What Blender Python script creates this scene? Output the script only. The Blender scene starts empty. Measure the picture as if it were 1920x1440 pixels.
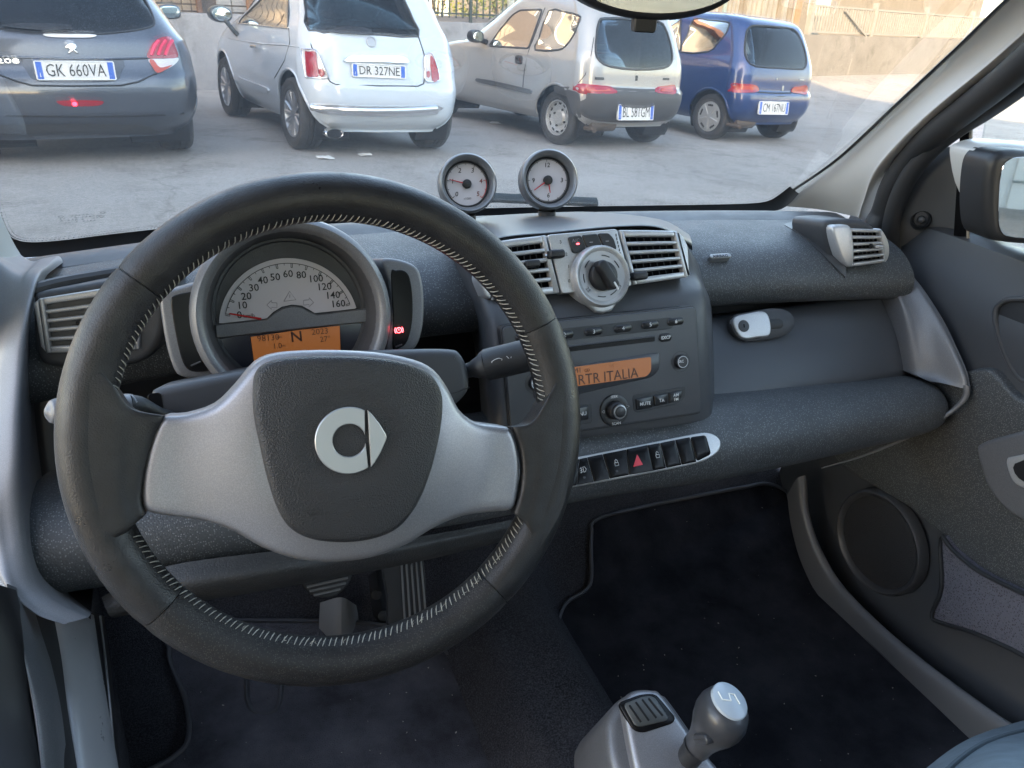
import bpy, bmesh, math, random
from math import sin, cos, pi, radians, sqrt, atan2
from mathutils import Vector, Matrix
from mathutils.geometry import delaunay_2d_cdt
from mathutils.bvhtree import BVHTree
random.seed(7)
SC = bpy.context.scene
COL = SC.collection

# ------------------------------------------------------------------ camera
FPX, EYE = 1442.0, Vector((0, 0, 1.25))          # focal length in 1920-px units, eye above the tarmac
YAW, PITCH, ROLL = radians(22.06), radians(25.9), radians(2.78)
CF = Vector((sin(YAW) * cos(PITCH), cos(YAW) * cos(PITCH), -sin(PITCH)))
R0 = Vector((cos(YAW), -sin(YAW), 0)); U0 = R0.cross(CF)
CR = R0 * cos(ROLL) + U0 * sin(ROLL); CU = U0 * cos(ROLL) - R0 * sin(ROLL)
cam = bpy.data.cameras.new('camera'); camo = bpy.data.objects.new('camera', cam); COL.objects.link(camo)
cam.sensor_width = 36.0; cam.lens = 36.0 * FPX / 1920.0; cam.clip_start = 0.02; cam.clip_end = 3000
camo.matrix_world = Matrix(((CR.x, CU.x, -CF.x, EYE.x), (CR.y, CU.y, -CF.y, EYE.y), (CR.z, CU.z, -CF.z, EYE.z), (0, 0, 0, 1)))
SC.camera = camo

# ------------------------------------------------------------------ sky, sun, exposure
SUN_AZ, SUN_EL = radians(-149), radians(22)       # azimuth from +Y, clockwise: the sun stands behind us to the left
world = bpy.data.worlds.new('World'); SC.world = world; world.use_nodes = True
wn = world.node_tree.nodes; wl = world.node_tree.links
sky = wn.new('ShaderNodeTexSky'); sky.sky_type = 'NISHITA'; sky.sun_disc = False
sky.sun_elevation = SUN_EL; sky.sun_rotation = SUN_AZ; sky.air_density = 1.0; sky.dust_density = 1.0; sky.ozone_density = 1.0
bgn = wn['Background']; bgn.inputs['Strength'].default_value = 0.15
tint = wn.new('ShaderNodeMix'); tint.data_type = 'RGBA'; tint.blend_type = 'MULTIPLY'; tint.inputs[0].default_value = 1.0
tint.inputs[7].default_value = (1.0, .845, .715, 1)               # slightly hazy, warmer daylight
wl.new(sky.outputs['Color'], tint.inputs[6]); wl.new(tint.outputs[2], bgn.inputs['Color'])
sl = bpy.data.lights.new('sun', 'SUN'); slo = bpy.data.objects.new('sun', sl); COL.objects.link(slo)
sl.energy = 2.0; sl.angle = radians(0.5); sl.color = (1.0, 0.72, 0.42)
sdir = Vector((sin(SUN_AZ) * cos(SUN_EL), cos(SUN_AZ) * cos(SUN_EL), sin(SUN_EL)))
slo.location = sdir * 60; slo.rotation_euler = sdir.to_track_quat('Z', 'Y').to_euler()
SC.view_settings.view_transform = 'Standard'; SC.view_settings.look = 'None'
SC.view_settings.gamma = 1.0; SC.view_settings.exposure = 3.6
SC.view_settings.use_curve_mapping = False
SC.cycles.max_bounces = 10; SC.cycles.transparent_max_bounces = 16; SC.cycles.diffuse_bounces = 4; SC.cycles.glossy_bounces = 4
SC.cycles.use_denoising = True
SC.cycles.caustics_reflective = False; SC.cycles.caustics_refractive = False
SC.cycles.sample_clamp_indirect = 6.0

# ------------------------------------------------------------------ points on sight lines at real distances
def ray(px, py): return CR * ((px - 960) / FPX) + CU * ((720 - py) / FPX) + CF
def W(px, py, Y): r = ray(px, py); return EYE + r * (Y / r.y)
def WX(px, py, X): r = ray(px, py); return EYE + r * (X / r.x)
def WZ(px, py, Z): r = ray(px, py); return EYE + r * ((Z - EYE.z) / r.z)
def WD(px, py, d): return EYE + ray(px, py) * d
def V(*a): return Vector(a)

class Frame:
    """A plane in space: origin o, unit axes ex (right), ey (up in the plane), ez (towards the viewer)."""
    def __init__(s, o, ex, ey, ez): s.o, s.ex, s.ey, s.ez = Vector(o), Vector(ex).normalized(), Vector(ey).normalized(), Vector(ez).normalized()
    def __call__(s, a, b, c=0.0): return s.o + s.ex * a + s.ey * b + s.ez * c
    def p(s, px, py, lift=0.0):
        r = ray(px, py); o = s.o + s.ez * lift
        q = EYE + r * ((o - EYE).dot(s.ez) / r.dot(s.ez)) - s.o
        return (q.dot(s.ex), q.dot(s.ey))
    def shift(s, a=0, b=0, c=0): return Frame(s(a, b, c), s.ex, s.ey, s.ez)
def tframe(o, tilt, yaw=0.0, roll=0.0):
    """Frame facing the cabin (-Y), tilted back by tilt degrees, turned by yaw degrees (positive faces right)."""
    t, y, r = radians(tilt), radians(yaw), radians(roll)
    ex = V(cos(y), sin(y), 0); ez = V(sin(y) * cos(t), -cos(y) * cos(t), sin(t)); ey = ez.cross(ex)
    return Frame(o, ex * cos(r) + ey * sin(r), ey * cos(r) - ex * sin(r), ez)

# ------------------------------------------------------------------ objects
def tag(o, label=None, cat=None, group=None, kind=None):
    if label: o['label'] = label
    if cat: o['category'] = cat
    if group: o['group'] = group
    if kind: o['kind'] = kind
    return o
def empty(name, M): 
    e = bpy.data.objects.new(name, None); COL.objects.link(e); e.empty_display_size = 0.2
    e.matrix_world = M if isinstance(M, Matrix) else Matrix.Translation(M)
    return e
WORLD_PARENTS = {}
def link(name, me, parent=None, world=True):
    o = bpy.data.objects.new(name, me); COL.objects.link(o)
    if parent is not None:
        o.parent = parent
        if world and parent.name in WORLD_PARENTS: o.matrix_parent_inverse = WORLD_PARENTS[parent.name]
    return o
def mesh(name, vs, fs, mat, parent=None, smooth=35, local=False):
    me = bpy.data.meshes.new(name); me.from_pydata([tuple(v) for v in vs], [], fs); me.update()
    if mat is not None: me.materials.append(mat)
    if smooth:
        for p in me.polygons: p.use_smooth = True
        me.set_sharp_from_angle(angle=radians(smooth))
    return link(name, me, parent, not local)
class MB:
    """Collects pieces of ONE part."""
    def __init__(s): s.v, s.f = [], []
    def add(s, vs, fs):
        n = len(s.v); s.v += [Vector(x) for x in vs]; s.f += [tuple(i + n for i in q) for q in fs]; return s
    def build(s, name, mat, parent=None, smooth=35): return mesh(name, s.v, s.f, mat, parent, smooth)

# ------------------------------------------------------------------ shapes (each returns verts, faces)
def catmull(pts, n, closed=False):
    P = [Vector(p) for p in pts]; N = len(P); out = []
    segs = N if closed else N - 1
    for i in range(segs):
        p1, p2 = P[i % N], P[(i + 1) % N]
        p0 = P[(i - 1) % N] if closed or i > 0 else p1 * 2 - p2
        p3 = P[(i + 2) % N] if closed or i + 2 < N else p2 * 2 - p1
        for k in range(n):
            t = k / n; t2 = t * t; t3 = t2 * t
            out.append(0.5 * ((2 * p1) + (p2 - p0) * t + (2 * p0 - 5 * p1 + 4 * p2 - p3) * t2 + (3 * p1 - p0 - 3 * p2 + p3) * t3))
    if not closed: out.append(P[-1])
    return out
def grid(rows, cu=False, cv=False):
    m, n = len(rows), len(rows[0]); vs = [p for r in rows for p in r]; fs = []
    for i in range(m if cv else m - 1):
        for j in range(n if cu else n - 1):
            a, b = i * n + j, i * n + (j + 1) % n; c, d = ((i + 1) % m) * n + (j + 1) % n, ((i + 1) % m) * n + j
            fs.append((a, b, c, d))
    return vs, fs
def loft(rows, nu=6, nv=6, cu=False, cv=False):
    R = [catmull(r, nu, cu) for r in rows]
    cols = [catmull([R[i][j] for i in range(len(R))], nv, cv) for j in range(len(R[0]))]
    return grid([[c[i] for c in cols] for i in range(len(cols[0]))], cu, cv)
def slab(vs, fs, vec):
    """Give a sheet thickness by adding its copy moved by vec (a vector or a function of the point) and walls along the open edges."""
    n = len(vs); mv = vec if callable(vec) else (lambda p: p + vec)
    out = list(vs) + [mv(Vector(v)) for v in vs]; F = list(fs) + [tuple(i + n for i in reversed(q)) for q in fs]
    cnt = {}
    for q in fs:
        for i in range(len(q)):
            a, b = q[i], q[(i + 1) % len(q)]; cnt[(min(a, b), max(a, b))] = cnt.get((min(a, b), max(a, b)), 0) + 1
    for q in fs:
        for i in range(len(q)):
            a, b = q[i], q[(i + 1) % len(q)]
            if cnt[(min(a, b), max(a, b))] == 1: F.append((b, a, a + n, b + n))
    return out, F
def tube(pts, r, n=10, closed=False, cap=True, up=None, flat=1.0):
    """Tube along points; r a number or list; flat scales the second axis."""
    P = [Vector(p) for p in pts]; N = len(P); rows = []
    R = r if isinstance(r, (list, tuple)) else [r] * N
    prev = Vector(up) if up is not None else None
    for i in range(N):
        a = P[(i - 1) % N] if closed or i > 0 else P[i]; b = P[(i + 1) % N] if closed or i < N - 1 else P[i]
        t = (b - a).normalized()
        if prev is None: prev = t.orthogonal()
        x = (prev - t * prev.dot(t))
        x = x.normalized() if x.length > 1e-9 else t.orthogonal().normalized()
        if up is None: prev = x
        y = t.cross(x)
        rows.append([P[i] + x * (R[i] * cos(2 * pi * k / n)) + y * (R[i] * flat * sin(2 * pi * k / n)) for k in range(n)])
    vs, fs = grid(rows, cu=True, cv=closed)
    if cap and not closed:
        fs = fs + [tuple(range(n - 1, -1, -1)), tuple(range((N - 1) * n, N * n))]
    return vs, fs
def lathe(prof, fr, n=32, a0=0.0, a1=2 * pi, sx=1.0, sy=1.0):
    """prof: list of (radius, height along ez)."""
    full = abs(a1 - a0 - 2 * pi) < 1e-6; m = n if full else n + 1
    rows = [[fr(sx * r * cos(a0 + (a1 - a0) * k / n), sy * r * sin(a0 + (a1 - a0) * k / n), h) for k in range(m)] for r, h in prof]
    vs, fs = grid(rows, cu=full)
    return vs, [tuple(reversed(q)) for q in fs] if True else fs
def area2(o): return sum(o[i][0] * o[(i + 1) % len(o)][1] - o[(i + 1) % len(o)][0] * o[i][1] for i in range(len(o)))
def inset(o, d):
    n = len(o); out = []
    for i in range(n):
        p, c, q = Vector(o[i - 1][:2]), Vector(o[i][:2]), Vector(o[(i + 1) % n][:2])
        e1, e2 = (c - p), (q - c)
        e1 = e1.normalized() if e1.length > 1e-9 else Vector((1, 0)); e2 = e2.normalized() if e2.length > 1e-9 else e1
        n1, n2 = Vector((-e1.y, e1.x)), Vector((-e2.y, e2.x)); m = n1 + n2
        m = m.normalized() if m.length > 1e-6 else n1
        k = 1 / max(0.5, m.dot(n1)); out.append(tuple(c + m * d * k))
    return out
def spoly(pts, n=5): return [(p.x, p.y) for p in catmull([Vector((a, b, 0)) for a, b in pts], n, True)]
def rrect(cx, cy, w, h, r, n=5, rot=0.0):
    o = []; r = min(r, w / 2 - 1e-6, h / 2 - 1e-6)
    for sx, sy, a in ((1, 1, 0), (-1, 1, pi / 2), (-1, -1, pi), (1, -1, 3 * pi / 2)):
        for k in range(n + 1):
            t = a + pi / 2 * k / n; o.append((sx * (w / 2 - r) + r * cos(t), sy * (h / 2 - r) + r * sin(t)))
    c, s = cos(rot), sin(rot)
    return [(cx + x * c - y * s, cy + x * s + y * c) for x, y in o]
def rquad(q, r, n=4):
    """Polygon corners rounded by radius r."""
    q = [Vector(p) for p in q]; o = []; N = len(q)
    if area2([tuple(p) for p in q]) < 0: q.reverse()
    for i in range(N):
        p, c, d = q[i - 1], q[i], q[(i + 1) % N]
        rr = min(r, (p - c).length * .49, (d - c).length * .49)
        a, b = c + (p - c).normalized() * rr, c + (d - c).normalized() * rr
        for k in range(n + 1):
            t = k / n; o.append(tuple(a * (1 - t) ** 2 + c * 2 * t * (1 - t) + b * t * t))
    return o
def plate(out, fr, h=0.0, r=0.002, depth=0.01, res=None, hole=None):
    """Solid plate: outline in the frame, front at height h (number or function of a, b), rounded front edge r, sides down by depth."""
    o = [tuple(p) for p in out]
    if area2(o) < 0: o.reverse()
    H = h if callable(h) else (lambda a, b: h)
    vs, fs = [], []; n = len(o)
    rings = [(o, None)]
    vs += [fr(a, b, H(a, b) - r - depth) for a, b in o]
    steps = ([0.0, .12, .35, .65, 1.0] if r > 0.0012 else [0.0, 1.0]) if r > 0 else [0.0]
    last = o
    for s in steps:
        ring = inset(o, r * s) if s > 0 else o
        drop = r - sqrt(max(0, r * r - (r - r * s) ** 2)) if r > 0 else 0
        vs += [fr(a, b, H(a, b) - drop) for a, b in ring]; last = ring
    m = len(vs) // n
    for i in range(m - 1):
        for j in range(n):
            k = (j + 1) % n; fs.append((i * n + j, i * n + k, (i + 1) * n + k, (i + 1) * n + j))
    base = (m - 1) * n
    if res or hole:
        pts = [Vector(p) for p in last]; ed = [(i, (i + 1) % n) for i in range(n)]
        if res:
            xs = [p[0] for p in last]; ys = [p[1] for p in last]
            x = min(xs) + res / 2
            while x < max(xs):
                y = min(ys) + res / 2
                while y < max(ys):
                    if inside((x, y), last) and dist_poly((x, y), last) > res * .35: pts.append(Vector((x, y)))
                    y += res
                x += res
        R = delaunay_2d_cdt(pts, ed, [], 1, 1e-7)
        nv = len(vs); idx = {}
        for i, p in enumerate(R[0]):
            src = R[3][i]
            j = next((q for q in src if q < n), None)
            if j is not None: idx[i] = base + j
            else: idx[i] = len(vs); vs.append(fr(p.x, p.y, H(p.x, p.y)))
        fs += [tuple(idx[i] for i in q) for q in R[2]]
    else:
        fs.append(tuple(range(base, base + n)))
    fs.append(tuple(range(n - 1, -1, -1)))
    return vs, fs
def inside(p, o):
    x, y = p; c = False; n = len(o)
    for i in range(n):
        x1, y1 = o[i][0], o[i][1]; x2, y2 = o[i - 1][0], o[i - 1][1]
        if (y1 > y) != (y2 > y) and x < (x2 - x1) * (y - y1) / (y2 - y1) + x1: c = not c
    return c
def dist_poly(p, o):
    best = 1e9; px, py = p
    for i in range(len(o)):
        ax, ay = o[i - 1][0], o[i - 1][1]; bx, by = o[i][0] - ax, o[i][1] - ay
        L = bx * bx + by * by; t = 0 if L == 0 else max(0, min(1, ((px - ax) * bx + (py - ay) * by) / L))
        best = min(best, (px - ax - t * bx) ** 2 + (py - ay - t * by) ** 2)
    return sqrt(best)
def box(fr, a0, a1, b0, b1, c0, c1):
    v = [fr(a, b, c) for c in (c0, c1) for a, b in ((a0, b0), (a1, b0), (a1, b1), (a0, b1))]
    return v, [(3, 2, 1, 0), (4, 5, 6, 7), (0, 1, 5, 4), (1, 2, 6, 5), (2, 3, 7, 6), (3, 0, 4, 7)]
def ringplate(o_out, o_in, fr, h, depth, r=0.0):
    """A flat frame between two outlines of equal point count."""
    n = len(o_out); H = h if callable(h) else (lambda a, b: h)
    loops = [(o_out, -depth), (o_out, -r), (inset(o_out, r) if r else o_out, 0), (inset(o_in, -r) if r else o_in, 0), (o_in, -r), (o_in, -depth)]
    rows = [[fr(a, b, H(a, b) + dz) for a, b in o] for o, dz in loops]
    return grid(rows, cu=True)

TEXTS = []
def text(name, s, fr, a, b, size, mat, parent, lift=0.0006, rot=0.0, align='CENTER', sx=1.0, thick=0.0002, bold=0.0, shear=0.0, fit=None):
    TEXTS.append((name, s, fr, a, b, size, mat, parent, lift, rot, align, sx, thick, bold, shear, fit))
def flush_texts():
    """All lettering: built-in font outlines turned into thin meshes, one object for each word."""
    tmp = []
    for t in TEXTS:
        c = bpy.data.curves.new('lettering', 'FONT'); c.body = t[1]; c.size = 1.0; c.align_x = t[10]; c.align_y = 'CENTER'; c.offset = t[13]; c.shear = t[14]
        c.resolution_u = 2; c.fill_mode = 'FRONT'
        o = bpy.data.objects.new('lettering_tmp', c); COL.objects.link(o); tmp.append(o)
    dg = bpy.context.evaluated_depsgraph_get(); dg.update()
    for t, o in zip(TEXTS, tmp):
        me = bpy.data.meshes.new_from_object(o.evaluated_get(dg))
        name, s, fr, a, b, size, mat, parent, lift, rot, al, sx, th, bo, sh, fit = t
        if fit and len(me.vertices): sx = fit / ((max(v.co.x for v in me.vertices) - min(v.co.x for v in me.vertices)) * size)
        cr, sr = cos(rot), sin(rot)
        vs = []
        for v in me.vertices:
            x, y = v.co.x * size * sx, v.co.y * size
            vs.append(fr(a + x * cr - y * sr, b + x * sr + y * cr, lift))
        fs = [tuple(p.vertices) for p in me.polygons]
        bpy.data.meshes.remove(me)
        if not vs: continue
        vs, fs = slab(vs, fs, fr.ez * -th)
        mesh(name, vs, fs, mat, parent, 0)
    for o in tmp:
        c = o.data; bpy.data.objects.remove(o); bpy.data.curves.remove(c)

# ------------------------------------------------------------------ materials
MATS = {}
def mat(name, col, rough=0.5, metal=0.0, spec=0.5, coat=0.0, noise=None, bump=None, speck=None, emit=None, vary=None, sheen=0.0, rvary=None):
    """Principled material. vary=(scale, amount): slow colour variation; noise=(scale, amount): fine grain; bump=(kind, scale, strength, distance);
    speck=(scale, size, colour): pale fibres or flakes; emit=(colour, strength)."""
    if name in MATS: return MATS[name]
    m = bpy.data.materials.new(name); m.use_nodes = True; MATS[name] = m
    N, L = m.node_tree.nodes, m.node_tree.links; b = N['Principled BSDF']
    b.inputs['Base Color'].default_value = (*col, 1); b.inputs['Roughness'].default_value = rough
    b.inputs['Metallic'].default_value = metal; b.inputs['Specular IOR Level'].default_value = spec
    b.inputs['Coat Weight'].default_value = coat; b.inputs['Coat Roughness'].default_value = 0.06
    if sheen: b.inputs['Sheen Weight'].default_value = sheen
    if emit: b.inputs['Emission Color'].default_value = (*emit[0], 1); b.inputs['Emission Strength'].default_value = emit[1]
    tc = N.new('ShaderNodeTexCoord'); cur = None
    def mixc(fac, a, bcol):
        x = N.new('ShaderNodeMix'); x.data_type = 'RGBA'
        L.new(fac, x.inputs[0])
        if hasattr(a, 'is_linked'): L.new(a, x.inputs[6])
        else: x.inputs[6].default_value = (*a, 1)
        x.inputs[7].default_value = (*bcol, 1)
        return x.outputs[2]
    def ramp(src, lo, hi):
        r = N.new('ShaderNodeMapRange'); r.inputs[1].default_value = lo; r.inputs[2].default_value = hi; L.new(src, r.inputs[0]); return r.outputs[0]
    base = col
    if vary:
        n = N.new('ShaderNodeTexNoise'); n.inputs['Scale'].default_value = vary[0]; n.inputs['Detail'].default_value = 6; n.inputs['Roughness'].default_value = .65
        L.new(tc.outputs['Object'], n.inputs['Vector'])
        c2 = vary[2] if len(vary) > 2 else tuple(c * (1 - vary[1]) for c in col)
        base = mixc(ramp(n.outputs['Fac'], .35, .68), base, c2)
    if noise:
        n = N.new('ShaderNodeTexNoise'); n.inputs['Scale'].default_value = noise[0]; n.inputs['Detail'].default_value = 3
        L.new(tc.outputs['Object'], n.inputs['Vector'])
        base = mixc(ramp(n.outputs['Fac'], .4, .75), base, tuple(min(1, c * (1 + noise[1])) for c in col))
    if speck:
        v = N.new('ShaderNodeTexVoronoi'); v.inputs['Scale'].default_value = speck[0]; L.new(tc.outputs['Object'], v.inputs['Vector'])
        r = N.new('ShaderNodeMapRange'); r.inputs[1].default_value = speck[1]; r.inputs[2].default_value = speck[1] * .5; L.new(v.outputs['Distance'], r.inputs[0])
        sep = N.new('ShaderNodeSeparateColor'); L.new(v.outputs['Color'], sep.inputs[0])
        th = N.new('ShaderNodeMath'); th.operation = 'GREATER_THAN'; th.inputs[1].default_value = speck[3] if len(speck) > 3 else .4; L.new(sep.outputs[0], th.inputs[0])
        mu = N.new('ShaderNodeMath'); mu.operation = 'MULTIPLY'; L.new(r.outputs[0], mu.inputs[0]); L.new(th.outputs[0], mu.inputs[1])
        base = mixc(mu.outputs[0], base, speck[2])
    if hasattr(base, 'is_linked'): L.new(base, b.inputs['Base Color'])
    if rvary:
        n = N.new('ShaderNodeTexNoise'); n.inputs['Scale'].default_value = rvary[0]; n.inputs['Detail'].default_value = 7; n.inputs['Roughness'].default_value = .7
        L.new(tc.outputs['Object'], n.inputs['Vector']); r = N.new('ShaderNodeMapRange'); r.inputs[1].default_value = .32; r.inputs[2].default_value = .68; r.inputs[3].default_value = rvary[1]; r.inputs[4].default_value = rvary[2]
        L.new(n.outputs['Fac'], r.inputs[0]); L.new(r.outputs[0], b.inputs['Roughness'])
    if bump:
        if bump[0] == 'v': t = N.new('ShaderNodeTexVoronoi'); o = 'Distance'
        else: t = N.new('ShaderNodeTexNoise'); o = 'Fac'; t.inputs['Detail'].default_value = 4 if len(bump) < 5 else bump[4]
        t.inputs['Scale'].default_value = bump[1]; L.new(tc.outputs['Object'], t.inputs['Vector'])
        bp = N.new('ShaderNodeBump'); bp.inputs['Strength'].default_value = bump[2]; bp.inputs['Distance'].default_value = bump[3]
        L.new(t.outputs[o], bp.inputs['Height']); L.new(bp.outputs[0], b.inputs['Normal'])
    return m
def glass(name, tint=(1, 1, 1), refl=0.5, rough=0.0, dirt=None):
    """Thin pane: clear with a Fresnel mirror; dirt=(scale, amount, colour) adds a dusty film."""
    if name in MATS: return MATS[name]
    m = bpy.data.materials.new(name); m.use_nodes = True; MATS[name] = m
    N, L = m.node_tree.nodes, m.node_tree.links; N.remove(N['Principled BSDF']); out = N['Material Output']
    t = N.new('ShaderNodeBsdfTransparent'); t.inputs[0].default_value = (*tint, 1)
    g = N.new('ShaderNodeBsdfGlossy'); g.inputs['Roughness'].default_value = rough
    fr = N.new('ShaderNodeFresnel'); fr.inputs[0].default_value = 1.45
    mu = N.new('ShaderNodeMath'); mu.operation = 'MULTIPLY'; mu.inputs[1].default_value = refl; L.new(fr.outputs[0], mu.inputs[0])
    mx = N.new('ShaderNodeMixShader'); L.new(mu.outputs[0], mx.inputs[0]); L.new(t.outputs[0], mx.inputs[1]); L.new(g.outputs[0], mx.inputs[2])
    last = mx.outputs[0]
    if dirt:
        tc = N.new('ShaderNodeTexCoord'); n = N.new('ShaderNodeTexNoise'); n.inputs['Scale'].default_value = dirt[0]; n.inputs['Detail'].default_value = 8; n.inputs['Roughness'].default_value = .7
        L.new(tc.outputs['Object'], n.inputs['Vector'])
        r = N.new('ShaderNodeMapRange'); r.inputs[1].default_value = .3; r.inputs[2].default_value = .75; r.inputs[3].default_value = dirt[1] * .5; r.inputs[4].default_value = dirt[1]
        L.new(n.outputs['Fac'], r.inputs[0])
        d = N.new('ShaderNodeBsdfTranslucent'); d.inputs[0].default_value = (*dirt[2], 1)
        m2 = N.new('ShaderNodeMixShader'); L.new(r.outputs[0], m2.inputs[0]); L.new(last, m2.inputs[1]); L.new(d.outputs[0], m2.inputs[2]); last = m2.outputs[0]
    L.new(last, out.inputs['Surface'])
    return m
PLASTIC = mat('charcoal grained plastic', (.050, .051, .056), .5, bump=('n', 900, .25, .0006), rvary=(14, .42, .60))
PLASTIC_D = mat('dark grained plastic', (.022, .023, .026), .55, bump=('n', 900, .25, .0006), rvary=(14, .42, .62))
PAD = mat('charcoal flecked dash skin', (.058, .062, .066), .52, bump=('v', 480, .6, .0008), speck=(480, .38, (.18, .187, .192), .35), rvary=(9, .45, .62), vary=(5, .18))
SILVER = mat('silver metallic paint', (.27, .268, .283), .36, .6, noise=(1300, .35), bump=('n', 1500, .05, .0003), rvary=(12, .34, .48))
SILVER_B = mat('bright silver paint', (.44, .44, .445), .34, .38, noise=(1200, .25), rvary=(20, .28, .42))
GREYTRIM = mat('grey painted trim', (.14, .143, .153), .42, .3, noise=(1100, .35), rvary=(12, .36, .5))
PILLAR = mat('warm grey pillar plastic', (.50, .485, .465), .55, bump=('n', 1200, .2, .0004))
LEATHER = mat('black grained leather', (.012, .0115, .012), .40, bump=('n', 900, .55, .0007), noise=(60, .9), rvary=(25, .26, .52))
LEATHER_W = mat('worn black leather', (.013, .0125, .013), .42, bump=('n', 900, .6, .0008), speck=(800, .42, (.055, .051, .046), .45), rvary=(25, .3, .55))
AIRBAG = mat('dark grained airbag skin', (.026, .026, .028), .42, bump=('v', 900, .7, .0007))
TRIMS = mat('matt silver end trim', (.19, .19, .20), .5, .2, noise=(1300, .3), rvary=(12, .42, .56))
BLACK = mat('black gloss plastic', (.007, .007, .008), .25, spec=.15)
BLACKM = mat('black matt plastic', (.012, .012, .014), .5)
RUBBER = mat('black rubber', (.024, .0245, .027), .6)
CHROME = mat('chrome', (.75, .75, .76), .2, 1.0)
SATIN = mat('satin metal emblem', (.38, .38, .385), .38, .7)
DIALW = mat('pale dial face', (.55, .52, .54), .5)
INK = mat('black print', (.012, .012, .012), .5)
WHITEINK = mat('white print', (.65, .65, .65), .5)
REDINK = mat('red needle', (.55, .02, .02), .4)
LCD = mat('amber display', (.165, .068, .022), .35, emit=((.75, .25, .06), .02))
LCDINK = mat('display segment', (.045, .02, .012), .5)
CARPET = mat('dark carpet', (.039, .039, .045), .95, spec=.1, bump=('n', 700, .8, .003), vary=(9, .5), noise=(500, 1.2))
MATB = mat('black mat pile', (.010, .011, .015), .95, spec=.1, bump=('n', 500, .9, .003), vary=(11, -1.0, (.032, .033, .040)), speck=(70, .05, (.18, .18, .19), .7))
MATD = mat('worn dusty mat pile', (.046, .0465, .058), .95, spec=.1, bump=('n', 500, .9, .003), vary=(8, -1.0, (.125, .126, .150)), speck=(50, .045, (.35, .34, .32), .8))
PIPING = mat('mat edge binding', (.060, .062, .072), .7)
THREAD = mat('pale sewing thread', (.32, .31, .27), .7)

# ================================================================== OUTSIDE: the sloping lot
P0 = V(.08, 11.58, 0.0); WE = V(.949, .316, 0).normalized(); WNR = V(-.316, .949, 0).normalized()   # wall line: along it, and away from us
def ground_z(x, y):
    w = (V(x, y, 0) - P0).dot(WNR)
    zc = .15 - .04 * max(0, min(x, 7.0)); t = max(0, min(1, (w + 2.2) / 2.0)); t = t * t * (3 - 2 * t)
    return zc * (1 - t) + .12 * t
def tarmac():
    m = mat('worn pale tarmac', (.30, .285, .275), .92, spec=.25)
    N, L = m.node_tree.nodes, m.node_tree.links; b = N['Principled BSDF']; tc = N.new('ShaderNodeTexCoord')
    def nz(sc, det, rough=.6):
        n = N.new('ShaderNodeTexNoise'); n.inputs['Scale'].default_value = sc; n.inputs['Detail'].default_value = det; n.inputs['Roughness'].default_value = rough; L.new(tc.outputs['Object'], n.inputs['Vector']); return n.outputs['Fac']
    def rmp(src, stops):
        r = N.new('ShaderNodeValToRGB'); L.new(src, r.inputs[0]); e = r.color_ramp.elements
        e[0].position, e[0].color = stops[0][0], (*stops[0][1], 1); e[1].position, e[1].color = stops[1][0], (*stops[1][1], 1); return r.outputs[0]
    def mul(a, c):
        x = N.new('ShaderNodeMix'); x.data_type = 'RGBA'; x.blend_type = 'MULTIPLY'; x.inputs[0].default_value = 1; L.new(a, x.inputs[6]); L.new(c, x.inputs[7]); return x.outputs[2]
    base = rmp(nz(.55, 6), [(.35, (.305, .286, .262)), (.68, (.385, .364, .334))])
    base = mul(base, rmp(nz(38, 5, .8), [(.36, (.80, .80, .80)), (.64, (1.10, 1.095, 1.09))]))
    base = mul(base, rmp(nz(160, 2), [(.34, (.72, .71, .70)), (.62, (1.08, 1.08, 1.08))]))
    base = mul(base, rmp(nz(2.4, 8, .75), [(.36, (.80, .79, .78)), (.5, (1, 1, 1))]))
    base = mul(base, rmp(nz(.9, 9, .8), [(.30, (.62, .61, .60)), (.40, (1, 1, 1))]))
    vo = N.new('ShaderNodeTexVoronoi'); vo.feature = 'DISTANCE_TO_EDGE'; vo.inputs['Scale'].default_value = .38
    wp = N.new('ShaderNodeTexNoise'); wp.inputs['Scale'].default_value = 2.2; wp.inputs['Detail'].default_value = 6; L.new(tc.outputs['Object'], wp.inputs['Vector'])
    av = N.new('ShaderNodeVectorMath'); av.operation = 'MULTIPLY_ADD'; av.inputs[1].default_value = (.8, .8, .8); L.new(wp.outputs['Color'], av.inputs[0]); L.new(tc.outputs['Object'], av.inputs[2]); L.new(av.outputs[0], vo.inputs['Vector'])
    base = mul(base, rmp(vo.outputs['Distance'], [(.0, (.80, .79, .78)), (.010, (1, 1, 1))]))
    L.new(base, b.inputs['Base Color'])
    bp = N.new('ShaderNodeBump'); bp.inputs['Strength'].default_value = .6; bp.inputs['Distance'].default_value = .01; L.new(nz(110, 5, .75), bp.inputs['Height']); L.new(bp.outputs[0], b.inputs['Normal'])
    return m
g = []
xs_ = [-60, -40, -28, -20, -14] + [-10 + i * .8 for i in range(46)] + [30, 36, 45, 60, 80]
ys_ = [-60, -40, -26, -16, -10] + [-6 + j * .7 for j in range(46)] + [29, 34, 42, 55, 75, 110]
mesh_g = grid([[V(x, y, ground_z(x, y)) for x in xs_] for y in ys_])
tag(mesh('ground', *mesh_g, tarmac(), None, 60), kind='structure')

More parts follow.
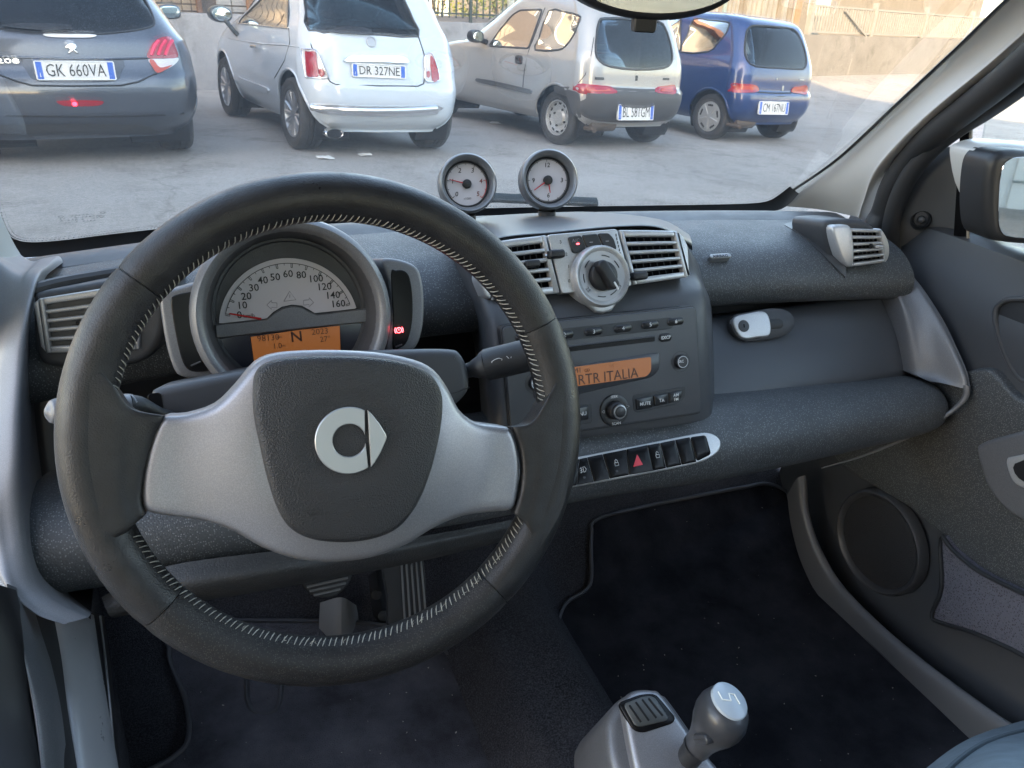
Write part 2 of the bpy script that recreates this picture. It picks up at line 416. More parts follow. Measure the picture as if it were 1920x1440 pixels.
def wall_mat(name, a, b_, stain):
    m = mat(name, a, .93, spec=.2)
    N, L = m.node_tree.nodes, m.node_tree.links; b = N['Principled BSDF']; tc = N.new('ShaderNodeTexCoord')
    def nz(sc, det, stretch=None):
        n = N.new('ShaderNodeTexNoise'); n.inputs['Scale'].default_value = sc; n.inputs['Detail'].default_value = det; n.inputs['Roughness'].default_value = .65
        if stretch:
            mp = N.new('ShaderNodeMapping'); mp.inputs['Scale'].default_value = stretch; L.new(tc.outputs['Object'], mp.inputs[0]); L.new(mp.outputs[0], n.inputs['Vector'])
        else: L.new(tc.outputs['Object'], n.inputs['Vector'])
        return n.outputs['Fac']
    def mx(fac, lo, hi, a, c):
        r = N.new('ShaderNodeMapRange'); r.inputs[1].default_value = lo; r.inputs[2].default_value = hi; L.new(fac, r.inputs[0])
        x = N.new('ShaderNodeMix'); x.data_type = 'RGBA'; L.new(r.outputs[0], x.inputs[0])
        if hasattr(a, 'is_linked'): L.new(a, x.inputs[6])
        else: x.inputs[6].default_value = (*a, 1)
        x.inputs[7].default_value = (*c, 1); return x.outputs[2]
    base = mx(nz(1.1, 8), .38, .66, a, b_); base = mx(nz(3.5, 9), .52, .72, base, stain); base = mx(nz(2.0, 6, (2.5, 2.5, .35)), .58, .80, base, tuple(min(1, c * 1.35) for c in a))
    L.new(base, b.inputs['Base Color'])
    bp = N.new('ShaderNodeBump'); bp.inputs['Strength'].default_value = .5; bp.inputs['Distance'].default_value = .02; L.new(nz(14, 8), bp.inputs['Height']); L.new(bp.outputs[0], b.inputs['Normal'])
    return m
WALLM = wall_mat('stained concrete', (.30, .30, .305), (.23, .23, .235), (.16, .16, .16))
WALLR = wall_mat('buff weathered render', (.165, .155, .142), (.135, .125, .113), (.10, .092, .083))
WPF = Frame(P0, WE, V(0, 0, 1), -WNR)                       # on the near face of the wall
def on_wall(name, s, off=0.0): return Matrix.Translation(P0 + WE * s + WNR * off)
def wall_piece(name, s0, s1, z0, z1, t, m, lab, bumps=0):
    n = max(8, int((s1 - s0) / .25)); rows = []
    prof = [(0, z0), (0, z1 - .03), (.012, z1), (t - .012, z1), (t, z1 - .03), (t, z0)]
    rnd = random.Random(int(s0 * 10)); rows = []
    for i in range(n + 1):
        s = s0 + (s1 - s0) * i / n; d = [rnd.uniform(-.008, .008) for _ in range(6)]
        rows.append([WPF(s, z + (d[k] if 0 < k < 5 else 0), -x + d[k] * .6) for k, (x, z) in enumerate(prof)])
    e = empty(name, P0 + WE * ((s0 + s1) / 2)); WORLD_PARENTS[e.name] = Matrix.Translation(-(P0 + WE * ((s0 + s1) / 2)))
    vs, fs = grid(rows); fs += [tuple(range(5, -1, -1)), tuple(range(n * 6, n * 6 + 6))]
    mesh('wall_face', vs, fs, m, e, 50); tag(e, lab, 'wall'); return e
w1 = wall_piece('boundary_wall', -12, 13.95, -.3, 1.04, .22, WALLM, 'long stained grey concrete wall behind the parked cars')
w2 = wall_piece('boundary_wall', 14.0, 34, -.4, 1.04, .25, WALLR, 'buff weathered wall in warm light behind the blue car')
# broken mortar foot and debris along the wall foot
db = MB(); rnd = random.Random(5)
for i in range(160):
    s = rnd.uniform(-4, 12); r = rnd.uniform(.015, .05); c = WPF(s, .125 + r * .2, rnd.uniform(.02, .35) ** 1.0)
    vs_ = [c + V(rnd.uniform(-1, 1) * r, rnd.uniform(-1, 1) * r, rnd.uniform(-.4, .6) * r) for _ in range(6)]
    db.add(vs_, [(0, 1, 2), (0, 2, 3), (0, 3, 4), (0, 4, 1), (5, 2, 1), (5, 3, 2), (5, 4, 3), (5, 1, 4)])
tag(db.build('rubble', wall_mat('rubble grit', (.25, .23, .21), (.18, .16, .15), (.12, .11, .10)), None, 0), 'crumbled grit along the wall foot', kind='stuff')
# iron railing on the grey wall
IRON = mat('dark green iron', (.03, .045, .04), .5); GALV = mat('dull galvanised post', (.22, .25, .25), .5, .4)
RL = empty('iron_railing', P0 + WE * 6); WORLD_PARENTS[RL.name] = Matrix.Translation(-(P0 + WE * 6)); tag(RL, 'dark iron railing with thin bars standing on the grey wall', 'railing')
def bar(pt, nm, s, z0, z1, w, off, m): mesh(nm, *box(WPF, s - w / 2, s + w / 2, z0, z1, -off - w * .6, -off), m, pt, 0)
s = 2.55; i = 0
while s < 8.7:
    bar(RL, 'bar', s, 1.10, 2.15, .022, .10, IRON); s += .135; i += 1
for z in (1.16, 2.05): mesh('rail', *box(WPF, 2.4, 8.8, z - .012, z + .012, -.128, -.096), IRON, RL, 0)
for s in (3.62, 4.45, 6.35, 7.6): bar(RL, 'post', s, 1.03, 2.2, .05, .085, IRON)
bar(RL, 'post', 5.28, 1.03, 2.3, .10, .08, GALV)
mesh('kerb', *box(WPF, 2.3, 8.8, 1.0, 1.12, -.50, -.22), wall_mat('pinkish kerb', (.36, .31, .28), (.30, .26, .23), (.22, .19, .17)), RL, 0)
# pale slat fence further right
SLAT = mat('pale weathered slats', (.22, .205, .175), .7, vary=(3, .3)); SLAT2 = mat('tan slats', (.17, .14, .10), .7, vary=(3, .3)); SLATG = mat('slate green slats', (.16, .20, .19), .6)
SFN = empty('slat_fence', P0 + WE * 11.2); WORLD_PARENTS[SFN.name] = Matrix.Translation(-(P0 + WE * 11.2)); tag(SFN, 'pale upright slat fence with tan and dark slats above the blue car roof', 'fence')
s = 8.9; rnd = random.Random(11)
while s < 13.9:
    m = rnd.choice([SLAT, SLAT, SLAT, SLAT2, SLAT2, SLATG if s < 12.2 else SLAT]); wd = rnd.uniform(.07, .10) if s < 12.4 else .14
    mesh('slat', *box(WPF, s, s + wd, 1.06, 2.1 + rnd.uniform(-.03, .03), -.30 - rnd.uniform(0, .02), -.27), m, SFN, 0); s += wd + rnd.uniform(.05, .08)
for z in (1.3, 1.9): mesh('rail', *box(WPF, 8.85, 14, z - .03, z + .03, -.36, -.325), SLAT, SFN, 0)
mesh('end_post', *box(WPF, 13.95, 14.15, 1.0, 2.3, -.40, -.24), mat('rust brown post', (.24, .13, .07), .7), SFN, 0)
# welded balustrade on the buff wall
PALE = mat('faded white metal', (.22, .21, .19), .6, vary=(6, .2))
BL = empty('metal_balustrade', P0 + WE * 19); WORLD_PARENTS[BL.name] = Matrix.Translation(-(P0 + WE * 19)); tag(BL, 'faded white metal balustrade with upright bars on the buff wall', 'balustrade')
posts = [14.4, 17.35, 20.2, 23.2, 26.4]
for i, s in enumerate(posts):
    mesh('post', *box(WPF, s - .055, s + .055, 1.03, 1.82, -.18, -.07), PALE, BL, 0)
    if i < len(posts) - 1:
        n = 24; d = (posts[i + 1] - s) / n
        for k in range(1, n): bar(BL, 'bar', s + d * k, 1.10, 1.64, .05, .10, PALE)
        for z in (1.10, 1.66): mesh('rail', *box(WPF, s + .05, posts[i + 1] - .05, z - .022, z + .022, -.145, -.09), PALE, BL, 0)
mesh('brace', *tube([WPF(15.75, 1.60, -.05), WPF(17.0, 1.04, -.03)], .03, 6), PALE, BL, 0)
UB = tag(mesh('meter_box', *plate(rrect(15.55, 1.72, .55, .55, .04), WPF.shift(0, 0, -.5), .0, .02, .25), mat('pale grey box', (.42, .44, .43), .6), None, 40), 'pale grey meter box on a stand behind the balustrade', 'box')
mesh('leg', *box(WPF, 15.45, 15.65, .8, 1.45, -.70, -.58), GALV, UB, 0)
# tiled plinth of the house at the left, beyond the wall
TL = empty('tiled_plinth', P0 + WE * .3 + WNR * .6); WORLD_PARENTS[TL.name] = Matrix.Translation(-(P0 + WE * .3 + WNR * .6)); tag(TL, 'cream and white tiled plinth of a house beyond the wall', 'plinth')
CREAM = mat('cream tile', (.26, .21, .155), .5, vary=(4, .15)); WHT = mat('white tile', (.34, .335, .325), .4, vary=(4, .15)); JNT = mat('dark joint', (.12, .10, .09), .9)
mesh('backing', *box(WPF, -6.2, 2.3, .6, 3.4, -.75, -.55), JNT, TL, 0)
for r, (z0, z1) in enumerate(((.70, 1.05), (1.06, 1.135), (1.145, 1.50), (1.51, 1.86), (1.87, 2.22), (2.23, 2.58), (2.59, 2.94))):
    s = -6.2
    while s < 2.25:
        w = .125 if s < .2 else .21
        if not (.22 < s < .30 or .86 < s < .98):
            mesh('tile', *box(WPF, s, s + w - .014, z0, z1 - .012, -.55, -.53), CREAM if s < .2 else WHT, TL, 0)
        s += w
for s, w, m in ((.26, .06, mat('brown down pipe', (.13, .075, .05), .6)), (1.02, .20, mat('rust brown post', (.24, .13, .07)))): mesh('pipe', *box(WPF, s - w / 2, s + w / 2, .6, 3.4, -.53, -.47), m, TL, 0)
# houses beyond
def house(name, s0, s1, off, h, m, lab, wins, roofm=None):
    e = empty(name, P0 + WE * ((s0 + s1) / 2) + WNR * off); WORLD_PARENTS[e.name] = Matrix.Translation(-(P0 + WE * ((s0 + s1) / 2) + WNR * off))
    tag(e, lab, 'building'); f = WPF.shift(0, 0, -off)
    mesh('wall', *box(f, s0, s1, -.3, h, -9, 0), m, e, 0)
    mesh('roof', *box(f, s0 - .35, s1 + .35, h + .002, h + .25, -9.3, .4), roofm or mat('terracotta roof', (.33, .14, .08), .8), e, 0)
    for a, b, w, hh in wins:
        fr = mesh('window', *plate(rrect(a, b, w, hh, .02), f, .03, .01, .06), mat('white window frame', (.6, .6, .58), .5), e, 0)
        for k in (-1, 1): mesh('pane', *plate(rrect(a + k * w / 4, b, w * .40, hh * .86, .01), f, .036, .002, .02), mat('house glass', (.03, .035, .04), .08), fr, 0)
    return e
house('apartment_house', -9, 2.3, 1.0, 4.6, mat('pale plaster', (.32, .29, .25), .9, vary=(.8, .12)), 'pale plaster apartment house behind the tiled plinth', [(s, 3.75, 1.1, 1.1) for s in (-7, -4.4, -1.8, .8)])
house('ochre_house', 15.5, 42, 7.5, 7.0, wall_mat('ochre plaster', (.16, .142, .118), (.145, .128, .105), (.12, .105, .088)), 'long ochre plastered house beyond the balustrade', [(s, z, 1.2, 1.5) for z in (3.2, 5.6) for s in (18, 22, 26, 30)])
# sunlit shrubs behind the railing
def shrub(name, s, off, h, r, n, cols, lab, seed):
    rnd = random.Random(seed); base = P0 + WE * s + WNR * off; base.z = .1
    e = empty(name, base); WORLD_PARENTS[e.name] = Matrix.Translation(-base); tag(e, lab, 'shrub', 'sunlit shrubs behind the railing')
    st = MB(); lf = MB()
    for k in range(7):
        a = rnd.uniform(0, 2 * pi); tip = base + V(cos(a) * r * .7, sin(a) * r * .7, h * rnd.uniform(.6, .95))
        st.add(*tube(catmull([base + V(cos(a) * .05, sin(a) * .05, 0), base.lerp(tip, .5) + V(rnd.uniform(-.1, .1), rnd.uniform(-.1, .1), .1), tip], 4), [.03 * (1 - .08 * i) for i in range(9)], 6))
    for k in range(n):
        cl = rnd.random(); a = rnd.uniform(0, 2 * pi); q = rnd.random() ** .5; zz = rnd.uniform(.12, 1)
        rr = r * (1.15 - .55 * abs(zz - .5) * 1.6) * q * (1 + .25 * sin(5 * a + seed) * sin(7 * zz))
        c = base + V(cos(a) * rr, sin(a) * rr, h * zz)
        L = rnd.uniform(.05, .10); d = V(rnd.uniform(-1, 1), rnd.uniform(-1, 1), rnd.uniform(-.7, .7)).normalized() * L; w = d.orthogonal().normalized() * L * .35
        w.rotate(Matrix.Rotation(rnd.uniform(0, 6.28), 3, d))
        lf.add([c - d * .5, c + w, c + d * .5, c - w], [(0, 1, 2, 3)])
    tag(st.build('stems', mat('shrub bark', (.10, .07, .045), .9), e), kind='stuff')
    tag(lf.build('leaves', cols, e, 0), kind='stuff')
LEAF1 = mat('yellow green leaf', (.20, .20, .03), .5, vary=(9, .5, (.09, .13, .025)))
LEAF2 = mat('olive leaf', (.12, .14, .04), .5, vary=(9, .5, (.06, .09, .02)))
for k, (s, off, h, r, lab) in enumerate(((3.6, 2.2, 2.6, .9, 'yellow green shrub behind the white car roof'), (5.4, 2.6, 2.9, 1.0, 'bright yellow shrub between the white and silver cars'), (7.4, 2.9, 2.5, .9, 'olive shrub behind the silver car bonnet'), (9.6, 3.4, 2.8, 1.0, 'olive shrub behind the slat fence'), (12.6, 4.0, 2.6, 1.0, 'dull green shrub at the end of the slat fence'))):
    shrub('garden_shrub', s, off, h, r, 2600, LEAF1 if k < 2 else LEAF2, lab, 20 + k)
# scraps of paper on the tarmac
for k, (px, py, lab) in enumerate(((609, 296, 'torn white paper scrap on the tarmac behind the white car, left one'), (686, 291, 'small crumpled paper scrap on the tarmac below the white car exhaust side'), (928, 231, 'pale paper scrap on the tarmac beside the silver car'))):
    r_ = ray(px, py); q = EYE + r_ * 3
    for i in range(900):
        q = EYE + r_ * (3 + i * .01)
        if q.z < ground_z(q.x, q.y) + .01: break
    rnd = random.Random(k); f = Frame(V(q.x, q.y, ground_z(q.x, q.y) + .008), V(1, 0, 0), V(0, 1, 0), V(0, 0, 1))
    o = [(.07 * cos(t) * rnd.uniform(.6, 1.2), .05 * sin(t) * rnd.uniform(.6, 1.2)) for t in (0, .9, 1.8, 2.7, 3.6, 4.5, 5.4)]
    tag(mesh('paper_scrap', *plate(o, f, lambda a, b: .01 + .012 * sin(60 * a) * cos(50 * b), .002, .006, .02), mat('dull white paper', (.6, .6, .58), .8), None, 30), lab, 'paper', 'paper scraps on the tarmac')
# unseen tall block added to shade the lot; pale garage shown in the wing mirror
def block(name, x0, x1, y0, y1, z1, m, lab):
    e = empty(name, V((x0 + x1) / 2, y1, 0)); WORLD_PARENTS[e.name] = Matrix.Translation(-V((x0 + x1) / 2, y1, 0)); tag(e, lab, 'building')
    f = Frame(V(x0, y1, 0), V(1, 0, 0), V(0, 0, 1), V(0, -1, 0)); fb = Frame(V(0, y1, 0), V(-1, 0, 0), V(0, 0, 1), V(0, 1, 0))
    mesh('wall', *box(f, 0, x1 - x0, -.8, z1, 0.0, y1 - y0), m, e, 0); return e, fb
BLDG = wall_mat('warm plaster block', (.58, .48, .36), (.52, .43, .32), (.44, .36, .27))
b1, fb = block('shade_block', -15, -1.2, -18, -6.1, 6.55, BLDG, 'unseen plastered block behind the car, added to shade the lot')
for z in (1.6, 4.6):
    for k in range(4):
        a = 3.2 + k * 3.0
        w = mesh('window', *plate(rrect(a, z, 1.1, 1.5, .02), fb, .04, .01, .06), mat('white window frame', (.6, .6, .58)), b1, 0)
        mesh('pane', *plate(rrect(a, z, .95, 1.34, .01), fb, .046, .002, .02), MATS['house glass'], w, 0)
mesh('shade_storey', *box(Frame(V(-15, -6.1, 6.552), V(1, 0, 0), V(0, 0, 1), V(0, -1, 0)), 1, 14.9, 0, 3.9, .02, 10), BLDG, b1, 0)  # unseen upper storey, added to carry the block's shadow out to the wall
b2, fb = block('garage_building', 3.5, 22, -18, -9, 4.2, mat('white garage plaster', (.66, .66, .64), .8), 'white garage building seen only in the wing mirror')
for k in range(5):
    a = -5.6 - k * 3.4
    dr = mesh('garage_door', *plate(rrect(a, 1.2, 2.8, 2.6, .02), fb, .03, .01, .05), mat('white garage door', (.68, .68, .66), .5), b2, 0)
    for z in (.3, .85, 1.4, 1.95): mesh('door_rib', *box(fb, a - 1.4, a + 1.4, z - .015, z + .015, .028, .05), GALV, dr, 0)

# ================================================================== PARKED CARS
def pchip(tab, x):
    n = len(tab)
    if x <= tab[0][0]: return tab[0][1]
    if x >= tab[-1][0]: return tab[-1][1]
    for i in range(n - 1):
        if tab[i][0] <= x <= tab[i + 1][0]: break
    h = tab[i + 1][0] - tab[i][0]; d = lambda k: (tab[k + 1][1] - tab[k][1]) / (tab[k + 1][0] - tab[k][0])
    def m(k):
        if k == 0: return d(0)
        if k == n - 1: return d(n - 2)
        a, b = d(k - 1), d(k); return 0 if a * b <= 0 else 2 * a * b / (a + b)
    t = (x - tab[i][0]) / h; m0, m1 = m(i), m(i + 1)
    return (2 * t ** 3 - 3 * t * t + 1) * tab[i][1] + (t ** 3 - 2 * t * t + t) * h * m0 + (-2 * t ** 3 + 3 * t * t) * tab[i + 1][1] + (t ** 3 - t * t) * h * m1
CARGLASS = glass('tinted car glass', (.50, .56, .58), 1.0)
TYRE = mat('tyre rubber', (.035, .034, .033), .8, noise=(40, .6)); ALLOY = mat('dull alloy', (.45, .46, .48), .35, .8); STEELW = mat('silver steel wheel', (.48, .48, .46), .45, .5)
PLATEW = mat('white number plate', (.72, .72, .70), .4); PLATEB = mat('blue plate band', (.03, .12, .50), .4)
TAILR = mat('red tail lamp lens', (.30, .006, .018), .12, coat=.6, bump=('v', 120, .25, .002)); TAILC = mat('clear lamp lens', (.62, .60, .60), .08, coat=1.0); TAILO = mat('orange red lens', (.42, .06, .03), .12, coat=.6)
WELL = mat('wheel well dark', (.010, .010, .011), .9); SEATD = mat('dark seat cloth', (.05, .052, .06), .8); GAPD = mat('panel gap', (.012, .012, .014), .7)
class Car:
    def __init__(s, name, lab, pos, head, zs, tabs, L, paint, ybow=.05, rc=(.34, .30), wr=.27, trk=.63, wb=2.2):
        s.paint, s.tabs, s.L = paint, tabs, L
        th = radians(head); R_ = V(cos(th), -sin(th), 0); F_ = V(sin(th), cos(th), 0)
        sl = -.04 if pos[0] < 7 else 0
        # the car stands on the sloping lot
        gz = ground_z(pos[0], pos[1]); eps = .3
        nrm = V(-(ground_z(pos[0] + eps, pos[1]) - ground_z(pos[0] - eps, pos[1])) / (2 * eps), 0, 1).normalized()
        Fv = (F_ - nrm * F_.dot(nrm)).normalized(); Rv = Fv.cross(nrm)
        M = Matrix(((Rv.x, Fv.x, nrm.x, pos[0]), (Rv.y, Fv.y, nrm.y, pos[1]), (Rv.z, Fv.z, nrm.z, gz), (0, 0, 0, 1)))
        s.M = M @ Matrix.Diagonal((1, 1, zs, 1)); s.Mi = s.M.inverted()
        s.root = empty(name, s.M); tag(s.root, lab, 'car', 'cars parked in a row along the wall')
        s.wr, s.trk, s.wb = wr, trk, wb
        yr, yf, hw = tabs['yr'], tabs['yf'], tabs['hw']; z0, z1 = hw[0][0], hw[-1][0]
        nz = 96; lev = [z0 + (z1 - z0) * (1 - (1 - i / nz) ** 1.35) for i in range(nz + 1)]
        rows = []
        for z in lev:
            a, b, w = pchip(yr, z), pchip(yf, z), pchip(hw, z); cx, cy = rc[0] * w / .75, rc[1]
            cy = min(cy, (b - a) * .3); cx = min(cx, w * .8); fx, fy = w * .45, min(.55, (b - a) * .3)
            half = []
            for i in range(26): t = i / 26; x = (w - cx) * t; half.append((x, a + ybow * (x / w) ** 2))
            y_c = a + ybow * ((w - cx) / w) ** 2
            for i in range(18):
                t = pi / 2 * i / 18; half.append((w - cx + cx * sin(t) ** .9, y_c + cy * (1 - cos(t) ** .9)))
            y0_, y1_ = y_c + cy, b - fy
            for i in range(110): t = i / 110; half.append((w * (1 - .012 * (2 * t - 1) ** 2 * 1.0) if 0 < i else w * .988, y0_ + (y1_ - y0_) * t))
            for i in range(12): t = pi / 2 * i / 12; half.append((w * .988 - fx + fx * cos(t), y1_ + fy * sin(t)))
            for i in range(9): t = i / 8; half.append(((w * .988 - fx) * (1 - t), b))
            # blend the corner end to the side start
            right = half; left = [(-x, y) for x, y in half[1:-1]][::-1]
            rows.append([V(x, y, z) for x, y in right + left])
        s.vs, s.fs = grid(rows, cu=True); n = len(rows[0])
        s.n = n
        s.top = tuple(range(nz * n, (nz + 1) * n)); s.bot = tuple(range(n - 1, -1, -1))
        s.fs = [tuple(q) for q in s.fs]
        s.bvh = BVHTree.FromPolygons(s.vs, s.fs + [s.top])
        s.cut = []
    # pixel -> local point on the body
    def hit(s, px, py):
        o = s.Mi @ EYE; d = (s.Mi.to_3x3() @ ray(px, py)).normalized(); h = s.bvh.ray_cast(o, d)
        return h[0]
    def at(s, view, a, b):
        if view == 'rear': h = s.bvh.ray_cast(V(a, -4, b), V(0, 1, 0))
        elif view == 'left': h = s.bvh.ray_cast(V(-4, a, b), V(1, 0, 0))
        elif view == 'front': h = s.bvh.ray_cast(V(a, 6, b), V(0, -1, 0))
        else: h = s.bvh.ray_cast(V(4, a, b), V(-1, 0, 0))
        return (h[0], h[1]) if h[0] is not None else (None, None)
    def out(s, view, pts, n=4, smooth=True):
        r = []
        for p in pts:
            h = s.hit(*p)
            if h is None: continue
            r.append((h.x, h.z) if view == 'rear' else (h.y, h.z))
        return spoly(r, n) if smooth else r
    def patch(s, name, view, o, off, m, parent=None, thick=.012, res=.035, smooth=60, hole=False):
        if area2(o) < 0: o = o[::-1]
        n = len(o); pts = [Vector(p) for p in o]; ed = [(i, (i + 1) % n) for i in range(n)]
        x0, x1 = min(p[0] for p in o), max(p[0] for p in o); y0, y1 = min(p[1] for p in o), max(p[1] for p in o)
        x = x0 + res / 2
        while x < x1:
            y = y0 + res / 2
            while y < y1:
                if inside((x, y), o) and dist_poly((x, y), o) > res * .4: pts.append(Vector((x, y)))
                y += res
            x += res
        R = delaunay_2d_cdt(pts, ed, [], 1, 1e-6); vs = []; last = None
        for p in R[0]:
            h, nn = s.at(view, p.x, p.y)
            if h is None: h = last if last is not None else V(0, 0, 0); h = V(p.x, h.y, p.y) if view in ('rear', 'front') else V(h.x, p.x, p.y)
            last = h; d = V(0, -1 if view == 'rear' else 1, 0) if view in ('rear', 'front') else V(-1 if view == 'left' else 1, 0, 0); vs.append(h + d * off)
        fs = [tuple(q) for q in R[2]]
        dv = (V(0, 1 if view == 'rear' else -1, 0) if view in ('rear', 'front') else V(1 if view == 'left' else -1, 0, 0)) * thick
        vs, fs = slab(vs, fs, dv)
        return mesh(name, vs, fs, m, parent or s.root, smooth, local=True)
    def line(s, view, pts, r, m, name, closed=False, off=.0, parent=None, n=6):
        P = []
        for a, b in pts:
            h, nn = s.at(view, a, b)
            if h is None: continue
            d = V(0, -1 if view == 'rear' else 1, 0) if view in ('rear', 'front') else V(-1 if view == 'left' else 1, 0, 0); P.append(h + d * off)
        if len(P) > 2: return mesh(name, *tube(P, r, n, closed=closed), m, parent or s.root, 60, local=True)
    def window(s, view, o, seal=.010, sealm=None, gm=None, name='window'):
        """Cut the opening out of the shell, put in a pane and a rubber seal."""
        if area2(o) < 0: o = o[::-1]
        s.cut.append((view, o)); g = s.patch('pane_' + name if False else name, view, o, .002, gm or CARGLASS, None, .006, .05)
        s.line(view, o, seal, sealm or RUBBER, 'seal', True, .0, g)
        return g
    def mirror_out(s, o): return o
    def finish(s, well=True):
        keep = []
        wy = (0.0, s.wb)
        for q in s.fs:
            c = (s.vs[q[0]] + s.vs[q[1]] + s.vs[q[2]] + s.vs[q[3]]) / 4; drop = False
            for v, o in s.cut:
                if v == 'rear' and c.y < .6 and inside((c.x, c.z), o): drop = True
                if v == 'front' and c.y > .8 and inside((c.x, c.z), o): drop = True
                if v == 'left' and c.x < -.25 and inside((c.y, c.z), o): drop = True
                if v == 'right' and c.x > .25 and inside((c.y, c.z), o): drop = True
            if abs(c.x) > .45:
                for y in wy:
                    if (c.y - y) ** 2 + (c.z - s.wr * 1.0) ** 2 < (s.wr * 1.22) ** 2 : drop = True
            if not drop: keep.append(q)
        keep += [s.top, s.bot]
        used = sorted({i for q in keep for i in q}); idx = {k: i for i, k in enumerate(used)}
        vs = [s.vs[k] for k in used]; fs = [tuple(idx[i] for i in q) for q in keep]
        mesh('body', vs, fs, s.paint, s.root, 50, local=True)
        # wheel wells and arch lips
        for y in wy:
            for sx in (-1, 1):
                R = s.wr * 1.22; rows = []
                for x in (.30, pchip(s.tabs['hw'], s.wr) - .035):
                    rows.append([V(sx * x, y + R * cos(t), max(.12, s.wr + R * sin(t))) for t in [radians(-40 + 260 * i / 24) for i in range(25)]])
                vs_, fs_ = grid(rows); vs_.append(V(sx * .30, y, s.wr)); k = len(vs_) - 1; fs_ += [(i, i + 1, k) for i in range(24)]
                mesh('wheel_well', vs_, fs_, WELL, s.root, 50, local=True)
                view = 'left' if sx < 0 else 'right'
                s.line(view, [(y + R * cos(t), s.wr + R * sin(t)) for t in [radians(-25 + 230 * i / 30) for i in range(31)] if s.wr + R * sin(t) > pchip_min(s)], .014, s.paint, 'arch_lip', False, -.004)
    def wheels(s, kind, wdt=.165):
        for y in (0.0, s.wb):
            for sx in (-1, 1):
                f = Frame(V(sx * s.trk, y, s.wr), V(0, -sx, 0), V(0, 0, 1), V(sx, 0, 0)); r = s.wr; h = wdt / 2
                w = mesh('wheel', *lathe([(r * .60, -h), (r * .66, -h * 1.02), (r * .80, -h * 1.12), (r * .93, -h * 1.08), (r * .985, -h * .9), (r, -h * .7), (r, -h * .42), (r * .975, -h * .40), (r * .975, -h * .34), (r, -h * .32), (r, -h * .02), (r * .975, 0), (r * .975, h * .06), (r, h * .08), (r, h * .40), (r * .975, h * .42), (r * .975, h * .48), (r, h * .5), (r, h * .7), (r * .985, h * .9), (r * .93, h * 1.08), (r * .80, h * 1.12), (r * .68, h * 1.02), (r * .645, h * .86), (r * .60, h * .80)], f, 44), TYRE, s.root, 40, local=True)
                rim = mesh('rim', *lathe([(r * .66, h * .86), (r * .655, h * .98), (r * .62, h * .96), (r * .58, h * .55), (r * .55, h * .1), (.0001, -h * .1)], f, 40), ALLOY if kind == 'alloy' else STEELW, w, 40, local=True)
                if kind == 'alloy':
                    for k in range(14):
                        t = 2 * pi * k / 14; a = f(r * .14 * cos(t), r * .14 * sin(t), h * .72); b = f(r * .61 * cos(t), r * .61 * sin(t), h * .84)
                        mesh('spoke', *tube([a, b], [r * .045, r * .06], 6), ALLOY, w, 40, local=True)
                    mesh('hub', *lathe([(r * .17, h * .4), (r * .17, h * .85), (r * .1, h * .95), (.0001, h * .95)], f, 20), ALLOY, w, 40, local=True)
                elif kind == 'steel':
                    mesh('disc', *lathe([(r * .60, h * .50), (r * .50, h * .62), (r * .40, h * .42), (r * .30, h * .40), (r * .24, h * .66), (.0001, h * .66)], f, 40), STEELW, w, 40, local=True)
                    for k in range(12):
                        t = 2 * pi * k / 12; f2 = Frame(f(r * .52 * cos(t), r * .52 * sin(t), h * .63), f.ex * cos(t) + f.ey * sin(t), f.ey * cos(t) - f.ex * sin(t), f.ez)
                        mesh('vent_slot', *plate(rrect(0, 0, r * .07, r * .15, r * .03), f2, .001, .0005, .004), GAPD, w, 0, local=True)
                    for k in range(4):
                        t = 2 * pi * k / 4 + .4; mesh('bolt', *lathe([(r * .045, h * .4), (r * .04, h * .6), (.0001, h * .6)], Frame(f(r * .33 * cos(t), r * .33 * sin(t), 0), f.ex, f.ey, f.ez), 10), GAPD, w, 30, local=True)
                else:
                    mesh('hubcap', *lathe([(r * .655, h * .92), (r * .60, h * 1.0), (r * .45, h * .98), (r * .2, h * 1.06), (.0001, h * 1.06)], f, 40), STEELW, w, 40, local=True)
                    for k in range(5):
                        t = 2 * pi * k / 5 + .3; f2 = Frame(f(r * .50 * cos(t), r * .50 * sin(t), h * 1.0), f.ex * cos(t) + f.ey * sin(t), f.ey * cos(t) - f.ex * sin(t), f.ez)
                        mesh('hubcap_opening', *plate(rrect(0, 0, r * .09, r * .30, r * .04), f2, .003, .001, .006), GAPD, w, 0, local=True)
                        mesh('spoke_ridge', *tube([f(r * .12 * cos(t + .63), r * .12 * sin(t + .63), h * 1.06), f(r * .58 * cos(t + .63), r * .58 * sin(t + .63), h * 1.0)], r * .05, 6), STEELW, w, 40, local=True)
    def numberplate(s, px4, txt, left=True, right=True, bold=.0, size=.088):
        P = [s.hit(*p) for p in px4]; c = sum(P, V(0, 0, 0)) / 4; ex = ((P[1] - P[0]) + (P[2] - P[3])).normalized(); ex = V(ex.x, ex.y * .5, 0).normalized(); ey = V(0, .10, 1).normalized(); ez = ex.cross(ey)
        w = ((P[1] - P[0]).length + (P[2] - P[3]).length) / 2; h = ((P[0] - P[3]).length + (P[1] - P[2]).length) / 2
        yb = min(p.y for p in P); f = Frame(V(c.x, yb - .012, c.z), ex, ey, ez)
        pt = mesh('number_plate', *plate(rrect(0, 0, w, h, .008), f, 0, .001, .02), PLATEW, s.root, 30, local=True)
        mesh('plate_frame', *tube([f(a, b, 0) for a, b in rrect(0, 0, w, h, .008)], .005, 6, closed=True), SATIN if not left else PLATEW, pt, 30, local=True)
        for sd, ok in ((-1, left), (1, right)):
            if ok: mesh('blue_band', *plate(rrect(sd * w * .455, 0, w * .075, h * .94, .003), f, .0025, .0005, .002), PLATEB, pt, 0, local=True)
